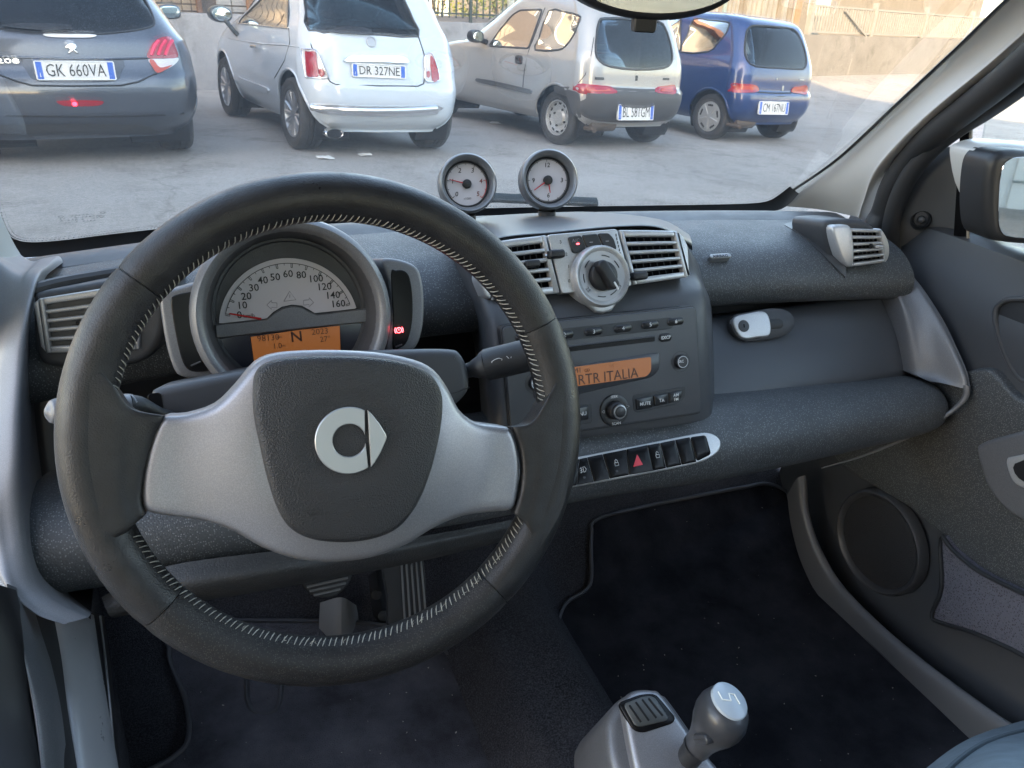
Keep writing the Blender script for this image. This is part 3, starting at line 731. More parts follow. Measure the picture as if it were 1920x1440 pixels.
        if left: text('band_letter', 'I', f, -w * .455, -h * .25, h * .35, PLATEW, pt, lift=.0035)
        text('plate_lettering', txt, f, 0, -h * .02, h * .98, INK, pt, lift=.004, fit=w * .76, bold=bold)
        return pt
    def seats(s, yb, col=None):
        zt = s.tabs['hw'][-1][0]; s.window('front', spoly([(-.50, 1.02), (0, 1.03), (.50, 1.02), (.40, zt - .10), (0, zt - .085), (-.40, zt - .10)], 5), .012, gm=CARGLASS)
        for sx in (-1, 1):
            f = Frame(V(sx * .34, yb, .55), V(1, 0, 0), V(0, -.18, 1), V(0, -1, -.18))
            p = mesh('front_seat', *plate(rrect(0, .16, .46, .62, .12), f, .0, .04, .10, None), col or SEATD, s.root, 50, local=True)
            mesh('headrest', *plate(rrect(0, .58, .25, .17, .06), f, -.01, .03, .07), col or SEATD, p, 50, local=True)
        f = Frame(V(0, .35, .50), V(1, 0, 0), V(0, -.15, 1), V(0, -1, -.15))
        mesh('rear_seat', *plate(rrect(0, .08, 1.10, .50, .08), f, 0, .04, .12), col or SEATD, s.root, 50, local=True)
        mesh('dash', *tube([V(-.55, yb + .75, .80), V(0, yb + .80, .86), V(.55, yb + .75, .80)], .13, 10), SEATD, s.root, 50, local=True)
        sw = [V(-.34 + .17 * cos(2 * pi * i / 20), yb + .50 + .05 * sin(2 * pi * i / 20), .86 + .17 * sin(2 * pi * i / 20)) for i in range(20)]
        mesh('steering_ring', *tube(sw, .014, 6, closed=True), SEATD, s.root, 50, local=True)
        mesh('cabin_floor', *grid([[V(x, y, .34) for x in (-.6, .6)] for y in (-.2, s.wb - .3)]), SEATD, s.root, 0, local=True)
def pchip_min(s): return s.tabs['hw'][0][0] + .01
def zz(ox, oy, k): return lambda *p: [(ox + x / k, oy + y / k) for x, y in p]
def paint(name, col, metal=.35, rough=.32, coat=1.0): return mat(name, col, rough, metal, coat=coat, noise=(700, .12))

# ---- grey hatchback, cropped by the frame
PEU = dict(yr=[(.22, -.48), (.30, -.58), (.42, -.645), (.55, -.65), (.66, -.635), (.72, -.60), (.80, -.575), (.92, -.555), (1.0, -.52), (1.2, -.38), (1.34, -.26), (1.42, -.20), (1.45, .0), (1.46, .4)],
           yf=[(.22, 3.1), (.45, 3.28), (.70, 3.2), (.85, 2.9), (.95, 2.35), (1.02, 2.05), (1.2, 1.6), (1.38, 1.15), (1.45, .9), (1.46, .7)],
           hw=[(.20, .66), (.30, .735), (.45, .78), (.60, .80), (.78, .80), (.92, .775), (1.0, .73), (1.2, .64), (1.34, .575), (1.41, .50), (1.445, .35), (1.46, .14)])
th = radians(-10); plp = V(-.73, 6.10, 0); ctr = plp + V(sin(th), cos(th), 0) * .60
c = Car('parked_hatchback', 'dark grey hatchback with red tail lamp at the edge of the lot', (ctr.x, ctr.y), -10, .86, PEU, 3.96, paint('graphite car paint', (.075, .085, .105), .55), .06, (.34, .36), .30, .64, 2.54)
z = zz(0, 0, 4.645)
GD = glass('dark rear glass', (.16, .20, .23), 1.2)
o = c.out('rear', z((-300, 200), (30, 250), (200, 268), (400, 288), (800, 298), (1100, 275), (1290, 240), (1342, 205), (1325, 120), (1270, 10), (1215, -80), (1150, -160), (500, -190), (-200, -190)), 3)
g_ = c.window('rear', o, .008, gm=GD)
w_ = c.patch('rear_wiper', 'rear', c.out('rear', z((10, 218), (120, 202), (300, 198), (590, 212), (615, 235), (600, 252), (400, 258), (200, 246)), 3), .045, BLACKM, None, .03)
c.patch('high_brake_lamp', 'rear', c.out('rear', z((385, 292), (600, 296), (825, 300), (800, 323), (600, 325), (420, 318)), 3), .012, mat('white lamp strip', (.78, .78, .78), .3), None, .02)
tl = c.patch('tail_lamp', 'rear', c.out('rear', z((1285, 500), (1300, 425), (1350, 352), (1435, 316), (1490, 330), (1525, 400), (1548, 495), (1420, 506)), 4), .010, TAILR, None, .03)
for xx in (1340, 1400, 1460): c.line('rear', c.out('rear', z((xx - 25, 480), (xx + 5, 400), (xx + 40, 350)), 3, False), .012, mat('bright red glow strip', (.75, .05, .12), .2), 'lamp_claw', False, .012, tl)
c.patch('lower_lens', 'rear', c.out('rear', z((1295, 515), (1420, 512), (1555, 504), (1520, 560), (1440, 605), (1368, 632), (1315, 565)), 4), .008, TAILC, tl, .03)
c.patch('lower_red', 'rear', c.out('rear', z((1300, 520), (1335, 520), (1390, 585), (1470, 570), (1500, 565), (1440, 605), (1368, 632), (1318, 570)), 3), .012, TAILO, tl, .02)
mo_ = [(-a, b) for a, b in c.out('rear', z((1285, 500), (1300, 425), (1350, 352), (1435, 316), (1490, 330), (1525, 400), (1548, 495), (1500, 565), (1368, 632)), 3)]
c.patch('tail_lamp', 'rear', mo_, .010, TAILR, None, .03)
c.line('rear', c.out('rear', z((-150, 610), (0, 655), (150, 710), (280, 745), (650, 750), (1050, 745), (1200, 715), (1365, 640)), 4, False), .008, GAPD, 'hatch_gap')
c.line('rear', c.out('rear', z((-100, 490), (100, 498), (300, 505), (700, 515), (1000, 515), (1285, 505)), 4, False), .010, c.paint, 'hatch_crease', False, .0)
c.patch('plate_recess', 'rear', c.out('rear', z((175, 510), (300, 512), (700, 520), (1075, 525), (1050, 640), (1000, 705), (650, 720), (320, 705), (240, 630)), 2), .004, mat('gloss dark panel', (.035, .037, .042), .12, coat=1.0), None, .01)
c.numberplate(z((300, 533), (985, 541), (1000, 688), (320, 682)), 'GK 660VA')
fg = c.patch('fog_lamp', 'rear', c.out('rear', z((490, 886), (540, 875), (700, 873), (860, 876), (905, 888), (860, 918), (700, 926), (560, 922)), 3), .006, TAILR, None, .02)
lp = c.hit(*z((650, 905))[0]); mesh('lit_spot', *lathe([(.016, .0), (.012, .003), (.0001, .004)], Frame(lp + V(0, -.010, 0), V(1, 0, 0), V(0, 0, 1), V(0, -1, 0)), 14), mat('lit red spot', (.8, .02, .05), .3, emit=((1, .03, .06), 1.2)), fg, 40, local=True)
c.line('rear', c.out('rear', z((-150, 1000), (200, 1010), (600, 1012), (1000, 1012), (1400, 1000), (1600, 985)), 4, False), .012, GAPD, 'bumper_crease', False, -.004)
c.patch('lower_valance', 'rear', c.out('rear', z((-200, 1095), (100, 1085), (500, 1080), (900, 1080), (1250, 1090), (1330, 1120), (1400, 1160), (1300, 1172), (800, 1168), (200, 1175), (-200, 1180)), 3), .006, mat('grey bumper plastic', (.06, .06, .062), .6), None, .02)
lb = c.hit(*z((620, 420))[0]); lf_ = Frame(V(lb.x, lb.y - .012, lb.z), V(1, 0, 0), V(0, .12, 1), V(0, -1, .12)); kk = .52 / 690
mesh('maker_badge', *plate([((x - 620) * kk, (420 - y) * kk) for x, y in ((570, 408), (598, 380), (625, 372), (655, 378), (664, 400), (658, 424), (645, 430), (672, 464), (652, 464), (632, 440), (604, 466), (586, 464), (608, 434), (600, 420), (580, 418))], lf_, .006, .003, .014), CHROME, c.root, 30, local=True)
nb = c.hit(*z((68, 532))[0]); text('model_lettering', '208', Frame(V(nb.x, nb.y - .008, nb.z), V(1, -.05, 0), V(0, .1, 1), V(0, -1, .1)), 0, 0, .046, CHROME, c.root, lift=.004, sx=1.9, thick=.004)
mm = c.hit(*z((1330, 150))[0]); 
mesh('door_mirror', *plate(spoly([(-.10, -.05), (-.08, .05), (.02, .075), (.10, .05), (.10, -.05), (.0, -.075)], 4), Frame(V(1.0, 1.75, 1.10), V(1, 0, 0), V(0, 0, 1), V(0, -1, 0)), 0, .02, .09), c.paint, c.root, 50, local=True)
mesh('mirror_glass', *plate(spoly([(-.085, -.04), (-.07, .04), (.02, .06), (.085, .04), (.085, -.04), (.0, -.06)], 4), Frame(V(1.0, 1.74, 1.10), V(1, 0, 0), V(0, 0, 1), V(0, -1, 0)), .006, .004, .01), mat('far mirror glass', (.35, .42, .45), .05, .9), c.root, 50, local=True)
for vw in ('left', 'right'): c.window(vw, spoly([(.35, 1.02), (.55, 1.25), (1.0, 1.34), (1.5, 1.28), (1.95, 1.04), (1.2, 1.0)], 5), .008, gm=GD)
c.seats(1.25); c.finish(); c.wheels('alloy', .195)

# ---- white retro hatchback
F5 = dict(yr=[(.22, -.40), (.28, -.48), (.36, -.535), (.47, -.555), (.56, -.55), (.63, -.525), (.72, -.505), (.85, -.475), (.97, -.43), (1.04, -.385), (1.2, -.27), (1.34, -.14), (1.42, -.02), (1.46, .12), (1.488, .5)],
          yf=[(.22, 2.60), (.45, 2.72), (.62, 2.70), (.78, 2.52), (.90, 2.2), (.99, 1.9), (1.05, 1.76), (1.25, 1.36), (1.40, 1.02), (1.46, .84), (1.488, .65)],
          hw=[(.20, .575), (.28, .63), (.40, .67), (.55, .69), (.70, .69), (.85, .672), (.97, .642), (1.05, .608), (1.2, .57), (1.34, .51), (1.42, .45), (1.46, .365), (1.48, .24), (1.488, .11)])
c = Car('parked_hatchback', 'pale blue white retro hatchback with chrome bumper strip', (1.36, 7.02), -12, .97, F5, 3.55, paint('ice white car paint', (.50, .555, .61), .0, .3), .05, (.34, .34), .29, .585, 2.05)
z = zz(400, 0, 4.174)
o = c.out('rear', z((712, -20), (725, 100), (748, 238), (1000, 256), (1300, 272), (1605, 286), (1565, 160), (1495, 5), (1440, -90), (1300, -130), (900, -140), (740, -100)), 2)
CARGLASS2 = glass('pale car glass', (.42, .50, .52), 1.0)
c.window('rear', o, .009, gm=CARGLASS2)
c.patch('rear_wiper', 'rear', c.out('rear', z((880, 238), (1000, 205), (1120, 205), (1218, 225), (1220, 262), (1050, 258)), 3), .03, BLACKM, None, .02)
c.line('rear', c.out('rear', z((735, 180), (770, 370), (830, 470), (890, 600), (915, 640), (960, 662), (1300, 672), (1600, 675), (1645, 655), (1655, 600), (1650, 430), (1605, 290)), 3, False), .006, GAPD, 'hatch_gap')
for o1, o2, o3 in ((((685, 402), (705, 386), (770, 385), (802, 402), (850, 510), (888, 600), (860, 609), (735, 604), (716, 588)), ((712, 412), (735, 402), (790, 406), (803, 500), (812, 592), (765, 598), (724, 586)), ((815, 548), (840, 540), (862, 562), (858, 590), (830, 596))),
                   (((1650, 440), (1680, 415), (1712, 430), (1745, 520), (1762, 600), (1752, 630), (1658, 632), (1652, 540)), ((1692, 452), (1712, 452), (1740, 530), (1756, 602), (1746, 626), (1706, 626)), ((1665, 560), (1680, 555), (1690, 580), (1680, 605), (1666, 600)))):
    t = c.patch('tail_lamp', 'rear', c.out('rear', z(*o1), 3), .014, TAILC, None, .03); c.patch('red_lens', 'rear', c.out('rear', z(*o2), 3), .024, TAILR, t, .02); c.patch('reflector', 'rear', c.out('rear', z(*o3), 3), .022, TAILR, t, .02)
    c.line('rear', c.out('rear', z(*o1), 3), .006, CHROME, 'lamp_rim', True, .016, t)
st_ = c.patch('bumper_strip', 'rear', c.out('rear', z((752, 822), (790, 815), (1000, 822), (1300, 832), (1762, 832), (1755, 870), (1700, 898), (1300, 910), (1000, 900), (850, 888), (785, 860)), 3), .022, CHROME, None, .03)
c.line('rear', c.out('rear', z((765, 838), (850, 850), (1000, 858), (1250, 866), (1500, 862), (1740, 848)), 6, False), .030, CHROME, 'strip_bead', False, .012, st_)
c.patch('hatch_handle', 'rear', c.out('rear', z((1032, 480), (1040, 448), (1090, 432), (1270, 430), (1450, 436), (1498, 452), (1505, 490), (1270, 480)), 3), .030, CHROME, None, .03)
c.numberplate(z((1075, 492), (1495, 520), (1490, 606), (1083, 598)), 'DR 327NE', True, True)
bc = c.hit(*z((1235, 330))[0]); mesh('maker_badge', *lathe([(.042, -.01), (.042, .008), (.034, .010), (.030, .006), (.0001, .008)], Frame(bc, V(1, 0, 0), V(0, .3, 1), V(0, -1, .3)), 24), SATIN, c.root, 40, local=True)
ex = c.hit(*z((930, 985))[0]); fx = Frame(V(ex.x, ex.y - .02, ex.z - .055), V(1, 0, 0), V(0, 0, 1), V(0, -1, 0))
mesh('tail_pipe', *lathe([(.055, -.2), (.056, .03), (.052, .036), (.046, .03), (.045, -.05), (.0001, -.05)], fx, 24, sx=1.4, sy=.7), CHROME, c.root, 40, local=True)
mesh('pipe_bore', *lathe([(.045, .028), (.0001, .027)], fx, 20, sx=1.4, sy=.7), WELL, c.root, 0, local=True)
o = c.out('left', z((200, 182), (235, 130), (290, 30), (340, -50), (460, -90), (588, -100), (590, 0), (586, 218), (400, 202)), 1, False)
c.window('left', rquad(o, .03), .008, gm=CARGLASS2); c.window('right', rquad(o, .03), .008, gm=CARGLASS2)
c.line('left', c.out('left', z((200, 186), (300, 193), (400, 203), (500, 212), (590, 221)), 3, False), .009, CHROME, 'belt_strip', False, .004)
hd = c.hit(*z((345, 365))[0]); mesh('door_handle', *tube([hd + V(-.03, -.09, .005), hd + V(-.045, 0, .0), hd + V(-.03, .09, -.005)], .014, 8), CHROME, c.root, 40, local=True)
c.patch('side_moulding', 'left', c.out('left', z((172, 602), (185, 595), (300, 640), (432, 690), (432, 722), (410, 726), (290, 680), (180, 628)), 2), .016, c.paint, None, .02)
c.line('left', c.out('left', z((120, 300), (250, 322), (400, 345), (560, 352), (680, 372)), 3, False), .006, c.paint, 'shoulder_crease', False, .002)
c.line('left', c.out('left', z((592, 220), (600, 330), (560, 470), (480, 610)), 3, False), .005, GAPD, 'door_gap')
mp = c.hit(*z((200, 240))[0])
mg = Frame(V(-.80, mp.y + .05, .99), V(1, 0, 0), V(0, 0, 1), V(0, -1, 0))
dm = mesh('door_mirror', *plate([(.105 * cos(2 * pi * i / 24), .075 * sin(2 * pi * i / 24)) for i in range(24)], mg, 0, .03, .09), mat('dark mirror case', (.05, .06, .065), .3), c.root, 50, local=True)
mesh('mirror_glass', *plate([(.088 * cos(2 * pi * i / 24), .060 * sin(2 * pi * i / 24)) for i in range(24)], mg, .003, .003, .01), mat('far mirror glass', (.35, .42, .45)), dm, 50, local=True)
mesh('mirror_foot', *tube([mg(.02, -.03, -.03), V(-.72, mp.y, .86), V(-.68, mp.y, .82)], .022, 8), mat('dark mirror case', (.05, .06, .065)), dm, 50, local=True)
c.seats(.95, mat('pale seat cloth', (.16, .17, .18), .8)); c.finish(); c.wheels('alloy', .185)

# ---- two small boxy cars
SEI = dict(yr=[(.24, -.36), (.30, -.43), (.40, -.485), (.50, -.50), (.585, -.49), (.61, -.462), (.75, -.455), (.88, -.435), (.96, -.41), (1.2, -.30), (1.32, -.22), (1.38, -.13), (1.41, .0), (1.43, .2), (1.445, .6)],
           yf=[(.24, 2.68), (.45, 2.80), (.62, 2.76), (.75, 2.62), (.84, 2.3), (.91, 1.86), (1.0, 1.71), (1.2, 1.38), (1.35, 1.10), (1.41, .95), (1.445, .75)],
           hw=[(.22, .66), (.30, .725), (.45, .75), (.65, .753), (.80, .748), (.90, .728), (.96, .708), (1.2, .645), (1.34, .60), (1.395, .545), (1.425, .44), (1.44, .28), (1.445, .12)])
def small_car(lab, pos, head, zs, pt, z, d, bump_m, wheel, plate_t, glassm):
    c = Car('parked_hatchback', lab, pos, head, zs, SEI, 3.32, pt, .045, (.26, .22), .265, .625, 2.20)
    c.window('rear', c.out('rear', z(*d['glass']), 2), .013, gm=glassm)
    c.window('left', c.out('left', z(*d['quarter']), 2), .011, gm=glassm); c.window('right', c.cut[-1][1], .011, gm=glassm)
    fo = [(c.hit(*p).y, c.hit(*p).z) for p in z(*d['door']) if c.hit(*p) is not None]
    if d.get('doorraw'): fo = d['doorraw']
    c.window('left', rquad(fo, .04), .011, gm=glassm); c.window('right', rquad(fo, .04), .011, gm=glassm)
    for o1 in d['tails']:
        t = c.patch('tail_lamp', 'rear', c.out('rear', z(*o1), 3), .010, TAILR, None, .03)
        o2 = [(x * .62 + (max(q[0] for q in o1) + min(q[0] for q in o1)) * .5 * .38 + 8, y * .5 + sum(q[1] for q in o1) / len(o1) * .5) for x, y in o1]
        c.patch('orange_lens', 'rear', c.out('rear', z(*o2), 3), .014, TAILO, t, .02)
    if 'bumper' in d: c.patch('bumper', 'rear', spoly(d['bumper_raw'], 3), .012, bump_m, None, .02, .05)
    for ln, r in d.get('lines', []): c.line('rear', c.out('rear', z(*ln), 3, False), r, GAPD, 'panel_gap', False, 0)
    c.numberplate(z(*d['plate']), plate_t)
    if 'mould' in d: c.patch('side_moulding', 'left', c.out('left', z(*d['mould']), 2), .018, bump_m, None, .02)
    if 'corner' in d: c.patch('bumper_corner', 'left', c.out('left', z(*d['corner']), 2), .012, bump_m, None, .02)
    if 'handle' in d:
        h = c.hit(*z(d['handle'])[0]); mesh('door_handle', *plate(rrect(0, 0, .13, .085, .03), Frame(h, V(0, -1, 0), V(0, 0, 1), V(-1, 0, 0)), .006, .004, .02), BLACKM, c.root, 40, local=True)
        c.line('left', c.out('left', z(*d['gap']), 4, False), .006, GAPD, 'door_gap')
    if 'mirror' in d:
        h = c.hit(*z(d['mirror'])[0]); f = Frame(h + V(-.13, -.02, .06), V(1, 0, 0), V(0, 0, 1), V(0, -1, 0))
        m_ = mesh('door_mirror', *plate([(.085 * cos(2 * pi * i / 20), .065 * sin(2 * pi * i / 20)) for i in range(20)], f, 0, .02, .08), BLACKM, c.root, 50, local=True)
        mesh('mirror_glass', *plate([(.07 * cos(2 * pi * i / 20), .052 * sin(2 * pi * i / 20)) for i in range(20)], f, .003, .002, .01), MATS['far mirror glass'], m_, 50, local=True)
        mesh('mirror_foot', *tube([f(.05, -.03, -.03), h + V(.03, 0, 0)], .028, 8), BLACKM, m_, 50, local=True)
    for q, w, hgt in d['badges']:
        h = c.hit(*z(q)[0]); mesh('badge', *plate(rrect(0, 0, w, hgt, .006), Frame(V(h.x, h.y - .004, h.z), V(1, 0, 0), V(0, .05, 1), V(0, -1, .05)), .003, .002, .008), SATIN if 'bumper' not in d else BLACKM, c.root, 40, local=True)
    e = c.hit(*z(d['pipe'])[0]) or V(-.3, -.45, .25)
    mesh('tail_pipe', *tube([V(e.x, -.2, .21), V(e.x, -.44, .21), V(e.x - .01, -.47, .20)], .022, 10), mat('rusty pipe', (.09, .068, .052), .7), c.root, 40, local=True)
    mesh('silencer', *tube([V(e.x + .05, -.30, .24), V(e.x + .40, -.30, .24)], .07, 12), mat('rusty pipe', (.09, .068, .052)), c.root, 40, local=True)
    mesh('rear_axle', *tube([V(-.6, 0, .26), V(0, 0, .24), V(.6, 0, .26)], .04, 8), GAPD, c.root, 40, local=True)
    # jumble on the parcel shelf
    rnd = random.Random(len(lab))
    mesh('parcel_shelf', *box(Frame(V(0, -.05, .93), V(1, 0, 0), V(0, 1, 0), V(0, 0, 1)), -.55, .55, -.22, .30, -.01, .01), SEATD, c.root, 0, local=True)
    for k in range(9):
        x = rnd.uniform(-.42, .42); y = rnd.uniform(-.20, .05); s_ = rnd.uniform(.05, .11)
        mesh('shelf_bundle', *plate(spoly([(s_ * 1.6 * cos(t) * rnd.uniform(.7, 1.1), s_ * sin(t) * rnd.uniform(.6, 1.1)) for t in (0, 1.05, 2.1, 3.1, 4.2, 5.2)], 3), Frame(V(x, y, .96), V(1, 0, 0), V(0, 1, 0), V(rnd.uniform(-.4, .4), rnd.uniform(-.5, .2), 1)), rnd.uniform(.01, .05), .02, .06), rnd.choice([BLACKM, SEATD, mat('tan cloth', (.35, .26, .17), .9), mat('pale cloth', (.5, .48, .42), .9), mat('brick cloth', (.35, .10, .06), .9)]), c.root, 60, local=True)
    c.seats(.95); c.finish(); c.wheels(wheel, .155)
    return c
SILV = dict(glass=((1250, 175), (1300, 148), (1500, 152), (1720, 172), (1775, 220), (1815, 330), (1836, 440), (1825, 505), (1760, 545), (1550, 556), (1340, 532), (1255, 485), (1226, 420), (1232, 290)),
            quarter=((742, 400), (770, 310), (850, 88), (960, 93), (1082, 122), (1100, 160), (1050, 280), (985, 368), (925, 400)),
            door=((372, 368), (450, 250), (560, 120), (620, 82), (800, 76), (688, 388)),
            tails=(((1082, 670), (1180, 675), (1300, 685), (1350, 695), (1390, 742), (1250, 752), (1090, 745)), ((1700, 735), (1720, 695), (1780, 685), (1856, 680), (1860, 748), (1780, 750))),
            bumper_raw=[(-.715, .60), (0, .605), (.715, .60), (.735, .46), (.70, .345), (.5, .285), (0, .27), (-.5, .285), (-.70, .345), (-.735, .46)], bumper=((1088, 752), (1250, 758), (1400, 760), (1690, 756), (1862, 758), (1868, 860), (1835, 950), (1650, 995), (1400, 1000), (1200, 975), (1110, 945), (1090, 850)), corner=((985, 722), (1040, 725), (1095, 752), (1100, 850), (1110, 940), (1060, 925), (1020, 830)),
            plate=((1380, 852), (1668, 846), (1662, 938), (1382, 944)), mould=((275, 632), (300, 628), (480, 662), (700, 715), (710, 740), (690, 750), (480, 700), (285, 656)), handle=(610, 478), gap=((820, 60), (760, 220), (690, 400), (655, 560), (640, 720)), mirror=(352, 345),
            badges=(((1258, 628), .13, .025), ((1550, 625), .03, .05), ((1785, 632), .10, .022)), pipe=(1180, 960), lines=[(((1210, 300), (1190, 430), (1140, 600), (1085, 665)), .005)])
small_car('silver three-door hatchback with dark bumper and black side strip', (4.08, 7.78), -17, 1.0, paint('silver car paint', (.34, .335, .32), .25), zz(830, 0, 4.267), SILV, mat('grey bumper plastic', (.06, .06, .062), .6), 'steel', 'BL 581GM', glass('clear car glass', (.52, .60, .66), 1.3))
BLUE = dict(glass=((790, 272), (860, 247), (1080, 262), (1215, 282), (1275, 350), (1325, 470), (1347, 600), (1325, 660), (1270, 668), (1080, 655), (860, 640), (780, 585), (752, 480), (765, 345)),
            quarter=((140, 502), (200, 345), (262, 186), (400, 195), (575, 212), (603, 245), (560, 340), (480, 430), (405, 498)),
            door=((-170, 470), (0, 250), (40, 180), (215, 160), (85, 470)), doorraw=[(.62, .96), (.80, 1.33), (1.10, 1.31), (1.55, 1.00), (1.60, .95)],
            tails=(((572, 797), (700, 805), (850, 818), (884, 860), (868, 885), (720, 893), (600, 883), (576, 840)), ((1198, 885), (1222, 842), (1280, 832), (1348, 826), (1350, 905), (1270, 900))),
            plate=((866, 992), (1162, 986), (1150, 1088), (872, 1090)), badges=(((1118, 852), .03, .06), ((1062, 762), .02, .02), ((1300, 770), .10, .02)), pipe=(660, 1130), lines=[(((880, 892), (1040, 900), (1195, 898)), .010), (((610, 905), (800, 925), (1100, 930), (1350, 925)), .004)])
small_car('deep blue three-door hatchback at the end of the row', (6.50, 8.58), -15, 1.0, paint('royal blue car paint', (.006, .030, .125), .2), zz(1250, 0, 5.143), BLUE, mat('grey bumper plastic', (.06, .06, .062)), 'cap', 'CM 167NU', glass('clear car glass', (.52, .60, .66)))

# ================================================================== THE CAR WE SIT IN
CARLOC = V(.372, .3, .14)
CAR = empty('compact_car', CARLOC); WORLD_PARENTS[CAR.name] = Matrix.Translation(-CARLOC)
tag(CAR, 'small two-seat car seen from its driver seat, charcoal dashboard and silver trim', 'car')
def part(name, label=None):
    e = bpy.data.objects.new(name, None); COL.objects.link(e); e.empty_display_size = .05
    e.parent = CAR; e.matrix_parent_inverse = WORLD_PARENTS[CAR.name]
    if label: e['label'] = label
    return e
def pl(fr, pts, lift=0.0): return [fr.p(x, y, lift) for x, y in pts]

# ------------------------------------------------------------------ steering wheel
SW = part('steering_wheel', 'black leather steering wheel with pale stitching and silver spokes')
WF = tframe((.0731, .4998, .9670), 23.04)
RM, RT = .170, .0175
def rim_pt(a, ph, k=1.0):
    e = WF.ex * cos(a) + WF.ey * sin(a)
    return WF.o + e * (RM + RT * k * cos(ph)) + WF.ez * (RT * k * 1.05 * sin(ph))
def ang(px, py): a, b = WF.p(px, py); return atan2(b, a)
seams = [ang(1030, 597), ang(268, 535), ang(302, 1140) % (2 * pi), ang(925, 1103) % (2 * pi)]   # upper right, upper left, lower left, lower right
seams = [seams[0] % (2 * pi), seams[1] % (2 * pi), seams[2], seams[3]]
def rim_arc(a0, a1, mt):
    n = max(8, int((a1 - a0) / .045)); rows = []
    for i in range(n + 1):
        a = a0 + (a1 - a0) * i / n; rows.append((a, 1.0))
    e = .0035
    rows = [(a0 + e * .25, .90), (a0 + e, .97)] + [(a, k) for a, k in rows if a0 + 3 * e < a < a1 - 3 * e] + [(a1 - e, .97), (a1 - e * .25, .90)]
    vs, fs = grid([[rim_pt(a, 2 * pi * j / 28, k) for j in range(28)] for a, k in rows], cu=True)
    N = len(rows)
    fs += [tuple(range(27, -1, -1)), tuple(range((N - 1) * 28, N * 28))]
    mesh('rim', vs, [tuple(reversed(q)) for q in fs], mt, SW, 60)
s0, s1, s2, s3 = seams
rim_arc(s0, s1, LEATHER); rim_arc(s1, s2, LEATHER); rim_arc(s2, s3, LEATHER_W); rim_arc(s3, s0 + 2 * pi, LEATHER)
mesh('rim_core', *[x for x in grid([[rim_pt(2 * pi * i / 90, 2 * pi * j / 14, .93) for j in range(14)] for i in range(90)], cu=True, cv=True)], BLACKM, SW, 60)
st = MB()
aL0, aL1, aR0, aR1 = ang(212, 742) % (2 * pi), ang(248, 990) % (2 * pi), ang(1005, 985) % (2 * pi), ang(1022, 775) % (2 * pi)
nst = 235
for i in range(nst):
    a = 2 * pi * i / nst + random.uniform(-.003, .003)
    if aL0 - .02 < a < aL1 + .02 or a > aR0 - .02 and a < aR1 + 2 * pi and (a < aR1 or a > aR0) and (a > aR0 or a < aR1) and aR0 < a < aR1 + .0: continue
    sk = .010 + random.uniform(-.003, .003)
    p = [rim_pt(a + sk * (k - 1), radians(f0), 1.01 if k != 1 else 1.04) for k, f0 in enumerate((146, 160, 174))]
    st.add(*tube(p, [.0003, .00048, .0003], 5))
for k in range(26):
    a = random.choice([random.uniform(4.9, 5.5), random.uniform(3.9, 5.3)])
    p0 = rim_pt(a, radians(150), 1.05); d = (WF.ez * random.uniform(.2, 1) + WF.ex * random.uniform(-.6, .6) + WF.ey * random.uniform(.2, 1)) * .0045
    st.add(*tube([p0, p0 + d * .6, p0 + d + WF.ex * .0012], [.0002, .00017, .0001], 4))
tag(st.build('stitching', THREAD, SW), kind='stuff')
# leather lobes where the rim meets the spokes
def lobe(cols):
    lifts = (.0178, .0172, .0155, .0130); R = len(cols[0]); rows = []
    for i in range(-1, R + 1):
        k = min(max(i, 0), R - 1); r_ = []
        for c, lf in zip(cols, lifts):
            a, b = WF.p(*c[k], lf); r_.append(WF(a, b, lf if i == k else -.008))
        a, b = WF.p(*cols[-1][k], lifts[-1]); r_.append(WF(a, b, .004 if i == k else -.008)); rows.append(r_)
    rows.insert(1, [p.lerp(q, .8) + WF.ey * .0012 for p, q in zip(rows[0], rows[1])]); rows.insert(-1, [p.lerp(q, .8) - WF.ey * .0012 for p, q in zip(rows[-1], rows[-2])])
    mesh('spoke_lobe', *loft(rows, 5, 5), LEATHER, SW, 60)
lobe([[(172, 690), (150, 780), (150, 850), (160, 920), (196, 1008)], [(213, 730), (211, 800), (211, 860), (215, 920), (236, 992)], [(246, 771), (243, 815), (238, 870), (238, 930), (254, 976)], [(303, 783), (284, 824), (269, 882), (263, 936), (271, 963)]])
lobe([[(1050, 715), (1068, 800), (1068, 870), (1055, 950), (1014, 1024)], [(1024, 758), (1026, 815), (1023, 870), (1015, 930), (996, 992)], [(997, 797), (1003, 835), (1004, 880), (998, 930), (983, 974)], [(965, 804), (977, 838), (982, 882), (977, 926), (966, 961)]])
# silver spoke casting
sp = [(301, 785), (345, 779), (400, 760), (440, 722), (478, 678), (520, 661), (600, 656), (700, 660), (775, 674), (815, 694), (842, 730), (862, 768), (895, 792), (940, 800), (963, 806), (976, 838), (981, 880), (977, 925), (966, 958), (925, 964), (870, 972), (815, 992), (765, 1022), (700, 1046), (630, 1055), (560, 1051), (495, 1030), (440, 1000), (385, 982), (330, 974), (275, 964), (263, 940), (265, 890), (279, 830)]
so = spoly(pl(WF, sp, .016), 3)
hc = WF.p(650, 840, .02)
def spoke_h(a, b):
    r = sqrt(((a - hc[0]) / 1.05) ** 2 + (b - hc[1]) ** 2); return .0125 + .013 * max(0, 1 - max(0, r - .055) / .055) ** 2 * (3 - 2 * max(0, 1 - max(0, r - .055) / .055)) if r > .055 else .0255
mesh('spoke', *plate(so, WF, spoke_h, .006, .022, .006), SILVER, SW, 50)
